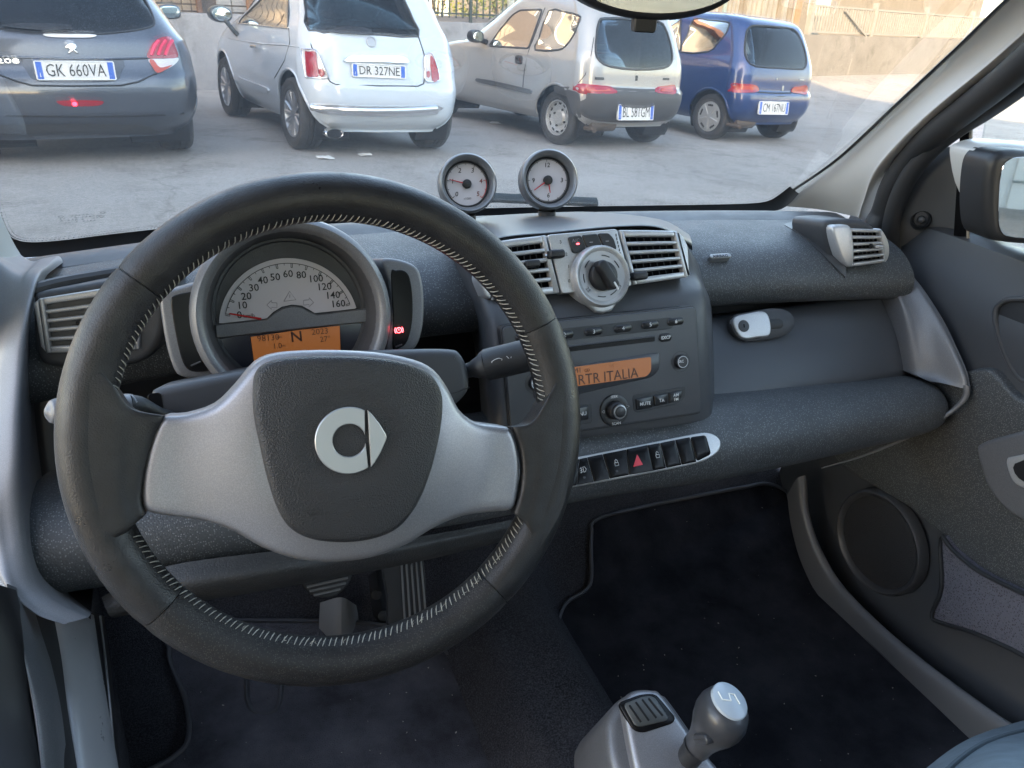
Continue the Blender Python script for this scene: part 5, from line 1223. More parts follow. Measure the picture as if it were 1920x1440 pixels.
for s, x, y in (('3', 1051, 454), ('1', 1066, 500), ('0', 1067, 527)): text('scale_lettering', s, HF, *HF.p(x, y), .0055, INK, CP, lift=.0004)
tk = MB()
for i in range(10):
    t = i / 9; x, y = HF.p(1163 + 14 * t - 8, 441 + 62 * t); tk.add(*box(HF, x - .0006, x + .0006, y - .0016, y + .0016, 0, .0004))
tk.build('temperature_marks', INK, CP)
for x, y, w in ((1044, 476, 36), (1200, 517, 34)):
    a, b = HF.p(x, y, .01); mesh('slider_knob', *plate(rrect(a, b, .019, .0095, .003, rot=0.0), HF, .014, .003, .008), BLACKM, CP, 50)
    mesh('slider_stem', *tube([HF(a - .012, b - .001, .004), HF(a + .012, b + .001, .006)], .0016, 8), CHROME, CP)
text('scale_lettering', '2', HF, *HF.p(1062, 477), .0055, INK, CP, lift=.0004)
# centre vents
for nm, ol, lab in (('l', [(934, 452), (1023, 441), (1050, 549), (924, 562)], 'left centre air vent with silver louvres behind the wheel rim'), ('r', [(1162, 431), (1270, 433), (1292, 519), (1188, 534)], 'right centre air vent with silver louvres next to the rotary knob')):
    cv = part('air_vent', lab); q = pl(HF, ol); cc = Vector(q[0]).lerp(Vector(q[2]), .5)
    bar_vent(cv, HF, q, 5, (lambda a, b, c=cc: .002 - 1.2 * (a - c.x) ** 2 - .8 * (b - c.y) ** 2), SILVER_B, .0055, .60)
    if nm == 'l':
        mesh('cheek', *plate(rquad(pl(HF, [(903, 480), (933, 453), (923, 561), (912, 556), (897, 520)]), .004), HF, -.003, .003, .02), SILVER_B, cv)
        mesh('tab', *plate(rrect(*HF.p(1000, 494, .008), .017, .008, .0025, rot=0.0), HF, .010, .0025, .008), BLACKM, cv, 50)
    else:
        mesh('cheek', *plate(rquad(pl(HF, [(1271, 433), (1283, 442), (1292, 460), (1295, 516), (1293, 519)]), .003), HF, -.002, .002, .02), SILVER_B, cv)

# ------------------------------------------------------------------ radio
RD = part('car_radio', 'charcoal car radio with amber display reading ITALIA')
ro = rquad(pl(RF, [(940, 613), (1302, 575), (1313, 773), (958, 826)]), .006)
mesh('recess', *plate(inset(ro, -.0016), RF, .0012, .0006, .02), BLACKM, RD)
FACE = mat('radio face plastic', (.050, .051, .057), .42, bump=('n', 1500, .15, .0003))
mesh('face', *plate(ro, RF, .0032, .0015, .02), FACE, RD, 50)
KEY = mat('radio key plastic', (.018, .018, .020), .35)
def rkey(name, px, py, w, h, r, lift=.0055, rot=0.0, m=None, depth=.004):
    a, b = RF.p(px, py, lift); mesh(name, *plate(rrect(a, b, w, h, r, rot=rot), RF, lift, min(.0012, h * .3), depth), m or KEY, RD, 50); return a, b
def rtext(s, px, py, size, lift=.0062, rot=0.0, m=WHITEINK, **kw): text('key_lettering', s, RF, *RF.p(px, py, lift), size, m, RD, lift=lift, rot=rot, **kw)
for s, px, py in (('1', 985, 632), ('2', 1059, 628), ('3', 1114, 622), ('4', 1169, 616), ('5', 1220, 609), ('6', 1268, 603)):
    rkey('preset_key', px, py, .0225, .0085, .0042); rtext(s, px, py, .0065, lift=.0061)
mesh('preset_rail', *plate(rrect(*RF.p(1125, 620, .0035), .193, .0135, .006, rot=0.0), RF, .0036, .0003, .002), PLASTIC_D, RD)
mesh('disc_slot', *plate(rquad(pl(RF, [(1030, 656), (1228, 632), (1228, 640), (1030, 664)], .0036), .001), RF, .0036, .0002, .002), BLACK, RD)
mesh('slot_lip', *plate(rquad(pl(RF, [(1030, 653), (1229, 629), (1229, 632), (1030, 656)], .005), .0005), RF, .005, .0005, .003), FACE, RD)
rkey('eject_key', 1249, 633, .0165, .0095, .0045); rtext('EXCP', 1249, 633, .0052, rot=0.0, bold=.012)
# display
mesh('display_bezel', *plate(rquad(pl(RF, [(1000, 698), (1237, 660), (1237, 692), (1224, 707), (1090, 738), (1000, 748)], .004), .005), RF, .0045, .0012, .003), FACE, RD, 50)
mesh('display', *plate(rquad(pl(RF, [(1010, 697), (1221, 669), (1221, 696), (1212, 706), (1085, 724), (1010, 730)], .0048), .003), RF, .0048, .0002, .001), LCD, RD)
text('display_lettering', 'RTR ITALIA', RF, *RF.p(1197, 699, .0052), .0165, LCDINK, RD, lift=.0051, rot=0.0, align='RIGHT', sx=.93)
text('display_lettering', 'FM1', RF, *RF.p(1091, 694, .0052), .0085, LCDINK, RD, lift=.0051, rot=0.0, align='RIGHT')
text('display_lettering', 'TA', RF, *RF.p(1147, 686, .0052), .005, mat('faint segment', (.28, .10, .03), .5), RD, lift=.0051, rot=0.0)
lk = MB(); ca, cb = RF.p(1101, 694, .0052)
for dx in (-.0013, .0013): lk.add(*tube([RF(ca + dx + .0016 * cos(2 * pi * i / 12), cb + .0016 * sin(2 * pi * i / 12), .0052) for i in range(12)], .00025, 4, closed=True))
lk.build('stereo_symbol', LCDINK, RD)
for s, px, py in (('SRC', 1277, 678), ('ON', 1005, 718)):
    a, b = RF.p(px, py, .004); f2 = RF.shift(a, b, .003)
    mesh('dish', *lathe([(.0125, .0003), (.0105, -.0), (.009, -.0006)], f2, 32), PLASTIC_D, RD, 50)
    mesh('round_key', *lathe([(.0085, -.001), (.0085, .004), (.0078, .005), (.0001, .0052)], f2, 32), KEY, RD, 50)
    mesh('key_ring', *tube([f2(.0066 * cos(2 * pi * i / 32), .0066 * sin(2 * pi * i / 32), .0052) for i in range(32)], .0004, 5, closed=True), WHITEINK, RD)
    rtext(s, px, py, .0044 if s == 'SRC' else .0058, lift=.0085, bold=.01)
a, b = RF.p(1152, 769, .004); f2 = RF.shift(a, b, .003)
mesh('seek_ring', *lathe([(.0185, .0002), (.018, .0022), (.0165, .0027), (.011, .0022), (.0105, .0)], f2, 40), KEY, RD, 50)
mesh('seek_knob', *lathe([(.0105, .0), (.0102, .009), (.009, .0105), (.0075, .011)], f2, 32), KEY, RD, 50)
f3 = f2.shift(.0015, -.0008, .003)
mesh('knob_collar', *lathe([(.0082, .007), (.0080, .0092), (.0068, .0096), (.0062, .009)], f3, 32), SATIN, RD, 50)
mesh('knob_cap', *lathe([(.0064, .0088), (.0060, .0105), (.003, .0112), (.0001, .0113)], f3, 28), KEY, RD, 50)
rtext('SEEK', 1152, 744, .0044, lift=.0062); rtext('SCAN', 1156, 794, .0044, lift=.0062)
for cx, cy, s in ((1131, 772, -1), (1177, 762, 1)):
    a, b = RF.p(cx, cy, .006); mesh('arrow_mark', *tube([RF(a + s * .0018, b, .0062), RF(a - s * .0012, b + .0018, .0062), RF(a - s * .0012, b - .0018, .0062)], .0003, 5, closed=True), WHITEINK, RD)
mesh('key_well', *plate(rquad(pl(RF, [(1186, 741), (1286, 724), (1285, 746), (1270, 758), (1195, 774), (1188, 770)], .0036), .004), RF, .0036, .0004, .001), PLASTIC_D, RD)
for q, s, cx, cy in (([(1193, 748), (1224, 742), (1226, 763), (1195, 770)], 'MUTE', 1210, 757), ([(1227, 742), (1252, 737), (1253, 757), (1228, 762)], 'TA', 1241, 751), ([(1256, 736), (1279, 732), (1279, 745), (1270, 752), (1256, 756)], 'AM\nFM', 1268, 745)):
    mesh('function_key', *plate(rquad(pl(RF, q, .0058), .002), RF, .0058, .001, .003), KEY, RD, 50); rtext(s, cx, cy, .0056 if s != 'AM\nFM' else .0050, lift=.0063, rot=0.0, bold=.008)
mesh('key_well', *plate(rquad(pl(RF, [(990, 772), (1110, 756), (1112, 792), (1000, 812)], .0036), .004), RF, .0036, .0004, .001), PLASTIC_D, RD)
for q, s, cx, cy in (([(1000, 776), (1050, 769), (1052, 797), (1003, 805)], 'MENU', 1025, 787), ([(1058, 768), (1103, 761), (1105, 786), (1060, 795)], 'NU', 1094, 776)):
    mesh('function_key', *plate(rquad(pl(RF, q, .0058), .002), RF, .0058, .001, .003), KEY, RD, 50)
    if s == 'NU': text('key_lettering', 'MENU', RF, *RF.p(1100, 775, .0063), .0062, WHITEINK, RD, lift=.0063, rot=0.0, align='RIGHT', bold=.008)

# ------------------------------------------------------------------ switch strip
SS = part('switch_strip', 'silver framed strip of black switches with red hazard triangle')
STF = tframe(W(1215, 858, .652), 38)
fo = spoly(pl(STF, [(960, 886), (975, 879), (1087, 856), (1200, 834), (1300, 814), (1332, 812), (1350, 824), (1350, 842), (1334, 857), (1300, 870), (1200, 890), (1074, 913), (985, 930), (965, 922)], .004), 5)
mesh('frame', *plate(fo, STF, .004, .002, .02), SILVER_B, SS, 50)
tops = [(975, 882), (1087, 860), (1101, 857), (1130, 851), (1159, 845), (1175, 842), (1214, 834), (1238, 830), (1266, 824), (1294, 819), (1324, 815)]
bots = [(985, 929), (1082, 910), (1114, 904), (1144, 898), (1172, 893), (1180, 891), (1226, 883), (1250, 878), (1279, 872), (1307, 866), (1334, 852)]
for i in range(len(tops) - 1):
    if i == 4: continue
    a, b, c, d = tops[i], tops[i + 1], bots[i + 1], bots[i]
    if i == 3: b, c = tops[5], bots[5]
    q = pl(STF, [a, b, c, d], .005); q = inset([tuple(x) for x in (q if area2(q) > 0 else q[::-1])], .0003)
    top = .0062 if i != 5 else .0075
    cb = sum(p[1] for p in q) / 4
    mesh('switch', *plate(rquad(q, .0008 if i < len(tops) - 2 else .004), STF, lambda a, b, c=cb, t=top: t - 5 * (b - c) ** 2, .0008, .006, .006), BLACK, SS, 50)
hz = pl(STF, [(1189, 875), (1197, 851), (1205, 870)], .0095); hz = pl(STF, [(1189, 875), (1196, 851), (1207, 871)], .0095)
HZR = mat('red triangle print', (.62, .03, .05), .4)
mesh('hazard_triangle', *plate(rquad(hz, .001), STF, .0080, .0003, .001), HZR, SS)
for cx, cy in ((1157, 867), (1234, 852)):
    sy = MB(); a, b = STF.p(cx, cy, .0085)
    stroke(STF, [(a - .0022, b), (a - .0022, b - .0035), (a + .0022, b - .0035), (a + .0022, b), (a - .0022, b)], .0003, .0068, sy)
    stroke(STF, [(a - .0016, b), (a - .0014, b + .0025), (a, b + .0036), (a + .0014, b + .0025), (a + .0016, b if cx < 1200 else b + .0015)], .0003, .0068, sy)
    tag(sy.build('lock_symbol', WHITEINK, SS), kind='stuff')
sy = MB()
a, b = STF.p(1095, 880, .0085)
stroke(STF, [(a, b - .003), (a, b + .003), (a + .002, b + .0028), (a + .0036, b), (a + .002, b - .0028), (a, b - .003)], .0003, .0068, sy)
for k in (-.0022, 0, .0022): stroke(STF, [(a - .0012, b + k), (a - .0045, b + k - .001)], .00028, .0068, sy)
stroke(STF, [(a - .0032, b + .003), (a - .0022, b), (a - .0032, b - .0036)], .00025, .0068, sy)
tag(sy.build('fog_lamp_symbol', WHITEINK, SS), kind='stuff')
for q in ((1097, 895), (1158, 883)): mesh('switch_lamp', *plate(rrect(*STF.p(*q, .008), .003, .0024, .001), STF, .0068, .0002, .001), PLASTIC, SS)

# ------------------------------------------------------------------ glovebox
GB = part('glovebox', 'smooth charcoal glovebox door with silver lock')
gr_ = loft([row([(1330, 590, .90), (1420, 580, .905), (1510, 567, .91), (1600, 552, .915), (1650, 546, .92), (1668, 552, .93), (1680, 560, .96)]),
            row([(1333, 600, .855), (1420, 588, .86), (1510, 574, .865), (1600, 560, .87), (1660, 552, .875), (1678, 562, .89), (1690, 575, .94)]),
            row([(1336, 640, .822), (1420, 625, .825), (1510, 612, .83), (1610, 598, .835), (1680, 590, .845), (1692, 595, .865), (1700, 600, .92)]),
            row([(1338, 700, .782), (1420, 685, .785), (1510, 670, .79), (1620, 655, .798), (1688, 645, .81), (1700, 648, .83), (1706, 650, .90)]),
            row([(1340, 770, .75), (1420, 752, .754), (1510, 735, .76), (1625, 713, .77), (1690, 700, .785), (1702, 700, .80), (1708, 700, .88)]),
            row([(1340, 790, .77), (1420, 770, .775), (1510, 750, .78), (1625, 725, .79), (1690, 712, .80), (1703, 710, .815), (1708, 708, .88)])], 6, 6)
mesh('door', *gr_, mat('smooth charcoal skin', (.054, .058, .066), .44, bump=('n', 1300, .15, .0004)), GB, 60)
GF = tframe(W(1420, 612, .8235), 33, -4)
mesh('lock_recess', *plate(spoly(pl(GF, [(1371, 610), (1376, 592), (1400, 586), (1445, 578), (1475, 582), (1489, 598), (1486, 616), (1468, 630), (1430, 638), (1398, 640), (1378, 628)], .001), 4), GF, .0015, .001, .01), PLASTIC, GB, 50)
mesh('lock_pocket', *plate(rrect(*GF.p(1454, 607, .002), .026, .0145, .007, rot=0.0), GF, .0022, .0004, .002), PLASTIC_D, GB, 50)
mesh('latch', *plate(spoly(pl(GF, [(1373, 606), (1378, 594), (1400, 588), (1428, 584), (1440, 594), (1444, 615), (1440, 630), (1420, 633), (1396, 636), (1382, 627)], .004), 4), GF, .007, .0025, .007), SILVER_B, GB, 50)
a, b = GF.p(1395, 611, .008); lf = GF.shift(a, b, .006)
mesh('lock_barrel', *lathe([(.0085, .0), (.0085, .0018), (.0075, .0022), (.0001, .0022)], lf, 28), PLASTIC, GB)
mesh('key_hole', *plate(rrect(0, 0, .0016, .005, .0004), lf, .0028, .0001, .001), BLACK, GB)
# airbag badge on the pad
BF = tframe(W(1351, 480, .868), 52, -2)
BG = part('airbag_badge')
mesh('badge', *plate(rrect(*BF.p(1351, 480, .001), .034, .0075, .0037, rot=0.0), BF, .0025, .0012, .012), SATIN, BG)
text('badge_lettering', 'AIRBAG', BF, *BF.p(1351, 480, .003), .0062, INK, BG, lift=.0029, rot=0.0, sx=1.15, bold=.01)

# ------------------------------------------------------------------ gauge pods on the dash
def pod(cx, cy, rpx, Y, lab):
    pt = part('gauge_pod', lab); o = W(cx, cy, Y); f = tframe(o, 20, -6)
    r = (Vector(f.p(cx + rpx, cy)) - Vector((0, 0))).length
    mesh('shell', *lathe([(.0001, -.045), (r * .55, -.044), (r * .85, -.036), (r * .98, -.02), (r, -.004), (r * .985, .001), (r * .93, .0035), (r * .86, .002), (r * .80, -.004), (r * .77, -.012)], f, 48), mat('grey pod shell', (.19, .195, .205), .35, .3), pt, 50)
    fr = f.shift(0, 0, -.011)
    mesh('bezel', *lathe([(r * .79, .001), (r * .74, .0015), (r * .70, -.0005)], fr, 48), PLASTIC_D, pt)
    mesh('face', *lathe([(r * .76, 0), (.0001, 0)], fr, 48), DIALW, pt)
    mesh('hub', *lathe([(r * .155, .0), (r * .155, .004), (r * .12, .005), (.0001, .005)], fr, 24), BLACKM, pt, 50)
    mesh('stem', *lathe([(r * .30, .004), (r * .30, .03), (r * .34, .05)], Frame(f(0, -r * .88, -.018), V(1, 0, 0), V(0, 1, 0) * -1, V(0, -.15, -1)), 20), PLASTIC, pt, 50)
    return pt, fr, r
P1, f, r = pod(878, 343, 54, .985, 'small round rev counter pod on the dash, needle near one')
tk = MB(); red = MB()
def pa(v): return radians(222 - v * 264 / 5)
tk.add(*tube([f(r * .69 * cos(pa(v / 20 * 4)), r * .69 * sin(pa(v / 20 * 4)), .0004) for v in range(21)], .0004, 4)); red.add(*tube([f(r * .69 * cos(pa(4 + v / 8)), r * .69 * sin(pa(4 + v / 8)), .0004) for v in range(9)], .0005, 4))
for i in range(11): (tk if i < 8 else red).add(*tube([f(r * k * cos(pa(i / 2)), r * k * sin(pa(i / 2)), .0005) for k in (.69, .60 if i % 2 == 0 else .64)], .0004, 4))
tk.build('scale', INK, P1); red.build('red_scale', REDINK, P1)
for i in range(6): text('pod_lettering', str(i), f, r * .50 * cos(pa(i)), r * .50 * sin(pa(i)), .0088, INK if i < 4 else mat('dark red print', (.16, .03, .03), .5), P1, lift=.0006, shear=.15, bold=.006)
text('pod_lettering', 'x1000', f, 0, -r * .48, .0042, GREYINK, P1, lift=.0006)
mesh('needle', *tube([f(0, 0, .003), f(r * .62 * cos(pa(1.06)), r * .62 * sin(pa(1.06)), .003)], [.0011, .0005], 6), REDINK, P1)
P2, f, r = pod(1031, 336, 53, .985, 'small round analogue clock pod on the dash')
tk = MB(); tk.add(*tube([f(r * .69 * cos(2 * pi * i / 48), r * .69 * sin(2 * pi * i / 48), .0004) for i in range(48)], .0004, 4, closed=True))
for i in range(12): tk.add(*tube([f(r * k * cos(pi * i / 6), r * k * sin(pi * i / 6), .0005) for k in (.69, .62 if i % 3 == 0 else .65)], .0004, 4))
tk.build('scale', INK, P2)
for s, t in (('12', 90), ('3', 0), ('6', 270), ('9', 180)): text('pod_lettering', s, f, r * .50 * cos(radians(t)), r * .50 * sin(radians(t)), .0088, INK, P2, lift=.0006, shear=.1, bold=.006)
for t, L in ((278, .42), (213, .60)): mesh('clock_hand', *tube([f(0, 0, .003), f(r * L * cos(radians(t)), r * L * sin(radians(t)), .003)], [.0009, .0006], 6), REDINK, P2)

# ------------------------------------------------------------------ windscreen, pillars, mirror
WS = part('windscreen')
def ws_pt(x, t):
    """Glass: t 0 at the base, 1 at the roof edge; bowed forward in the middle."""
    u = (x - .366) / .62; base = V(x, 1.215 - .075 * u * u, .945 + .006 * u * u); k = 1 - .10 * t
    top = V(.366 + (x - .366) * .87, .60 - .10 * u * u, 1.47)
    return base.lerp(top, t) + V(0, .05, .02) * (4 * t * (1 - t)) * .35
xs = [-.30 + 1.34 * i / 40 for i in range(41)]
vs, fs = slab(*grid([[ws_pt(x, -.06 + 1.06 * j / 24) for x in xs] for j in range(25)]), V(0, .004, .002))
mesh('pane', vs, fs, glass('windscreen glass', (.95, .97, .97), .4, 0.0, (3, .007, (.8, .85, .9))), WS, 60)
# black printed border: a band on the glass with a saw-tooth dotted edge
def ws_hit(px, py):
    r = ray(px, py); lo, hi = .3, 2.2
    from_ = WS_BVH.ray_cast(EYE, r.normalized())
    return from_[0] if from_[0] is not None else EYE + r * 1.3
WS_BVH = BVHTree.FromPolygons([ws_pt(x, -.08 + 1.08 * j / 24) for j in range(25) for x in xs], grid([[0] * 41] * 25)[1])
FRIT = mat('black ceramic print', (.006, .006, .007), .35)
def frit(edge_top, edge_bot, mb):
    a = [ws_hit(*p) + V(0, -.002, -.001) for p in edge_top]; b = [ws_hit(*p) + V(0, -.002, -.001) for p in edge_bot]
    mb.add(*grid([a, b]))
fm = MB()
def spl(pts, n=8): return [(p.x, p.y) for p in catmull([V(x, y, 0) for x, y in pts], n)]
te = spl([(-20, 330), (0, 397), (12, 430), (28, 446), (60, 452), (120, 448), (200, 438), (290, 428), (420, 415), (600, 402), (760, 394), (900, 389), (1050, 386), (1200, 384), (1330, 382), (1400, 380), (1436, 376), (1456, 366), (1480, 348)])
be = spl([(-45, 340), (-20, 420), (0, 455), (25, 478), (60, 480), (120, 474), (200, 463), (290, 452), (420, 438), (600, 425), (760, 415), (900, 408), (1050, 402), (1200, 398), (1330, 396), (1400, 394), (1450, 394), (1475, 384), (1497, 362)])
frit(te, be, fm)
dots = 0
for i in range(len(te) - 1):          # fine dotted fade along the printed edge
    (x0, y0), (x1, y1) = te[i], te[i + 1]; L = sqrt((x1 - x0) ** 2 + (y1 - y0) ** 2); n = max(1, int(L / 5))
    for k in range(n):
        x, y = x0 + (x1 - x0) * k / n, y0 + (y1 - y0) * k / n; nx, ny = (y1 - y0) / L, -(x1 - x0) / L
        for m in range(2 if x < 320 else 1):
            q = ws_hit(x + nx * (2.5 + 4 * m) + (2.5 if m else 0), y + ny * (2.5 + 4 * m)) + V(0, -.002, -.001); s = .0011 - .0004 * m
            fm.add([q + V(-s, 0, 0), q + V(0, s * .7, -s * .7), q + V(s, 0, 0), q + V(0, -s * .7, s * .7)], [(0, 1, 2, 3)])
tag(fm.build('printed_border', FRIT, WS, 0), kind='stuff')
# small maker's print low in the corner of the glass
pf = Frame(ws_hit(156, 408) + V(0, -.003, -.001), V(1, .16, .02), (ws_pt(-.1, .2) - ws_pt(-.1, .1)), V(0, 0, 1)); pf.ez = pf.ex.cross(pf.ey).normalized()
mk = MB(); random.seed(3)
for ry, n, hgt, w0 in ((.0105, 6, .0034, .5), (.0050, 13, .0028, 1), (.0000, 12, .0030, 1), (-.0060, 10, .0024, 1)):
    x = -.026 if w0 == 1 else -.012
    for i in range(n):
        w = random.uniform(.0012, .0030); h = hgt * random.uniform(.6, 1)
        if random.random() < .8: mk.add(*tube([pf(x, ry - h / 2), pf(x + w * .5, ry + h / 2), pf(x + w, ry - h / 2)], .00028, 4))
        x += .0042
for cx, cy, r in ((.024, .011, .003), (-.024, .0105, .003), (.022, .003, .0034)): mk.add(*tube([pf(cx + r * cos(2 * pi * i / 12), cy + r * .7 * sin(2 * pi * i / 12)) for i in range(12)], .00022, 4, closed=True))
mk.build('glass_print', mat('dark glass print', (.03, .03, .035), .5), WS, 0)
# wiper lying at the foot of the glass, outside
WP = part('wiper')
w0, w1, w2 = ws_hit(900, 376) + V(0, .02, .002), ws_hit(1000, 381) + V(0, .02, .002), ws_hit(1128, 386) + V(0, .02, .002)
mesh('blade', *tube(catmull([w0, w1, w2], 8), .0095, 8, flat=.6), mat('wiper rubber', (.035, .045, .048), .5), WP)
mesh('arm', *tube(catmull([ws_hit(780, 400) + V(0, .04, .0), ws_hit(900, 388) + V(0, .035, .002), w1 + V(0, .012, .002)], 8), .006, 8), BLACKM, WP)

def pillar_loft(rows, name, m, pt, nu=5, nv=6, thick=None):
    vs, fs = loft([row(r) for r in rows], nu, nv)
    return mesh(name, vs, fs, m, pt, 60)
AP = part('front_pillar', 'grey front pillar trim on the passenger side')
pillar_loft([[(1440, 392, 1.190), (1452, 386, 1.165), (1530, 392, 1.100), (1600, 405, 1.020), (1612, 410, 1.000), (1638, 424, 1.015)],
             [(1458, 376, 1.165), (1478, 366, 1.140), (1545, 358, 1.070), (1612, 372, .995), (1622, 376, .980), (1648, 390, .995)],
             [(1555, 310, 1.060), (1572, 300, 1.045), (1612, 290, 1.000), (1638, 312, .955), (1648, 316, .940), (1674, 330, .955)],
             [(1660, 212, .950), (1678, 202, .940), (1705, 205, .910), (1722, 222, .870), (1732, 226, .855), (1758, 240, .870)],
             [(1775, 106, .845), (1790, 98, .835), (1822, 104, .810), (1846, 118, .775), (1856, 122, .760), (1882, 136, .775)],
             [(1880, 4, .740), (1896, -4, .730), (1925, 5, .715), (1955, 20, .690), (1966, 24, .680), (1992, 38, .695)],
             [(2010, -110, .630), (2026, -118, .620), (2055, -110, .610), (2085, -100, .590), (2096, -96, .580), (2122, -82, .595)]], 'trim', PILLAR, AP)
mesh('edge_strip', *tube(catmull(row([(1452, 384, 1.15), (1476, 364, 1.125), (1570, 298, 1.03), (1676, 200, .925), (1788, 96, .82), (1894, -6, .715), (2024, -120, .605)]), 8), .0028, 6), FRIT, AP)
SE = part('door_seal')
sp_ = [(1644, 470, .955), (1640, 430, .95), (1656, 397, .945), (1674, 347, .93), (1709, 292, .90), (1759, 244, .845), (1814, 202, .80), (1884, 147, .742), (1954, 87, .685), (2074, -18, .59)]
spp = catmull(row(sp_), 10)
mesh('seal', *tube(spp, .0205, 12, flat=.9), RUBBER, SE, 60)
s2 = [(1672, 470, .925), (1670, 430, .92), (1680, 385, .912), (1702, 335, .895), (1740, 285, .865), (1790, 243, .83), (1850, 205, .785), (1920, 155, .735), (2040, 60, .64)]
spp2 = catmull(row(s2), 10)
mesh('seal_lip', *tube(spp2, .014, 10), RUBBER, SE, 60)
rb = MB(); dense = catmull(spp, 3)
for i in range(10, len(dense) - 30, 5):
    j = min(len(spp2) - 2, int(i / len(dense) * len(spp2)))
    c = dense[i] + V(-.004, -.016, .002); e = dense[i] + V(.010, -.013, -.006)
    rb.add(*tube([c, (c + e) / 2 + V(-.001, -.003, 0), e], .0011, 5))
tag(rb.build('seal_ribs', mat('seal rib rubber', (.028, .028, .03), .6), SE), kind='stuff')
LP = part('front_pillar', 'pale grey front pillar trim on the driver side')
pillar_loft([[(50, 494, 1.05), (30, 500, .99), (0, 560, .88), (-60, 640, .80)], [(26, 456, 1.06), (8, 470, .98), (-25, 520, .88), (-80, 600, .78)], [(-2, 396, 1.04), (-20, 410, .96), (-60, 450, .85), (-110, 520, .75)],
             [(-45, 300, .97), (-65, 310, .90), (-110, 350, .80), (-160, 420, .70)], [(-140, 100, .80), (-160, 110, .74), (-205, 150, .66), (-255, 220, .58)]], 'trim', mat('pale grey pillar', (.33, .34, .33), .55), LP)
# interior mirror
MI = part('rear_view_mirror', 'black framed interior mirror at the top of the windscreen')
mo = W(1230, -50, .615); mz = (V(-.27, -.96, -.03)).normalized(); mx = V(0, 0, 1).cross(mz).normalized() * 1
MF = Frame(mo, mx, mz.cross(mx), mz)
mx_ = (Vector(MF.p(1374, 0)) - Vector(MF.p(1096, 0))).length / 2
el_ = [(.076 * cos(2 * pi * i / 48), .0345 * sin(2 * pi * i / 48)) for i in range(48)]
mesh('housing', *plate(el_, MF, .0, .006, .03), BLACKM, MI, 50)
mesh('glass', *plate([(x * .93, y * .84) for x, y in el_], MF, .0006, .0002, .002), mat('mirror silver', (.8, .82, .82), .02, 1.0), MI)
tb = MF.p(1213, 47); mesh('dip_tab', *plate(rquad([(tb[0] - .0095, tb[1] + .010), (tb[0] + .0095, tb[1] + .010), (tb[0] + .0095, tb[1] - .004), (tb[0] + .0075, tb[1] - .006), (tb[0] - .0085, tb[1] - .006), (tb[0] - .0095, tb[1] - .003)], .0015), MF, -.004, .001, .012), BLACKM, MI)
mesh('stem', *tube([MF(0, .01, -.02), MF(0, .05, -.05), MF(0, .09, -.09)], .009, 12), BLACKM, MI)
# roof frame with glass panel, header
RFm = part('roof')
hdr = loft([[ws_pt(x, 1.0) for x in (-.2, .1, .366, .65, .93)], [ws_pt(x, 1.0) + V(0, -.05, .02) for x in (-.2, .1, .366, .65, .93)], [ws_pt(x, 1.0) + V(0, -.10, .035) for x in (-.2, .1, .366, .65, .93)]], 5, 4)
mesh('header', *slab(*hdr, V(0, .01, .02)), PILLAR, RFm)
rg = loft([[V(x, y, 1.51 + .02 * (1 - ((x - .366) / .6) ** 2)) for x in (-.22, .07, .366, .66, .95)] for y in (.5, .1, -.3, -.7)], 5, 4)
mesh('headliner', *slab(*rg, V(0, 0, .02)), mat('pale headliner cloth', (.66, .66, .64), .9), RFm)
RB = part('rear_bulkhead')
mesh('bulkhead', *slab(*grid([[V(x, y, z) for x in (-.26, .1, .372, .65, 1.0)] for y, z in ((-.45, .25), (-.50, .8), (-.52, 1.08))]), V(0, -.03, 0)), CARPET, RB)
mesh('rear_glass', *slab(*grid([[V(x, y, z) for x in (-.24, .372, .98)] for y, z in ((-.53, 1.08), (-.66, 1.5))]), V(0, -.005, 0)), glass('rear screen glass', (.5, .55, .55), .5), RB)
for sx in (-.23, .96): mesh('cant_rail', *tube([V(sx, .62, 1.46), V(sx, .2, 1.50), V(sx, -.7, 1.50)], .045, 10), PILLAR, RFm)

# ------------------------------------------------------------------ passenger door
DO = part('passenger_door', 'charcoal passenger door panel with silver handle, round speaker and net pocket')
DX = 1.032
def door_x(y, z):
    x = DX
    x += .035 * sm(.86, 1.0, z)                                   # leans out to the window sill
    x -= .010 * sm(.52, .60, z) * (1 - sm(.72, .80, z)) * (1 - .6 * sm(.7, .95, y)) # padded middle
    x -= .02 * sm(.45, .30, z)
    return x
ys = [-.25 + 1.30 * i / 60 for i in range(61)]; zs = [.22 + .75 * i / 50 for i in range(51)]
ztop = lambda y: .955 + .012 * sm(.5, .9, y)
g = [[V(door_x(y, min(z, ztop(y))), y, min(z, ztop(y))) for y in ys] for z in zs]
mesh('panel', *grid(g), mat('charcoal door skin', (.055, .058, .065), .5, bump=('n', 1100, .2, .0005), rvary=(8, .42, .6)), DO, 60)
sill = [V(door_x(y, ztop(y)) + .0, y, ztop(y)) for y in ys]
mesh('sill_top', *loft([[p for p in sill[::6]], [p + V(.02, 0, .006) for p in sill[::6]], [p + V(.05, 0, .004) for p in sill[::6]]], 4, 4), PLASTIC, DO, 60)
def dframe(px, py, X): return Frame(WX(px, py, X), V(0, -1, 0), V(0, 0, 1), V(-1, 0, 0))
# flecked fabric insert
IN = dframe(1750, 850, 1.016)
io = spoly(pl(IN, [(1560, 800), (1610, 762), (1700, 728), (1790, 702), (1842, 691), (1866, 702), (1905, 745), (1990, 800), (2100, 1000), (2100, 1200), (1960, 1150), (1830, 1060), (1760, 1000), (1700, 950), (1600, 890), (1560, 850)]), 4)
mesh('fabric_insert', *plate(io, IN, 0.0, .006, .03, .04), PAD, DO, 60)
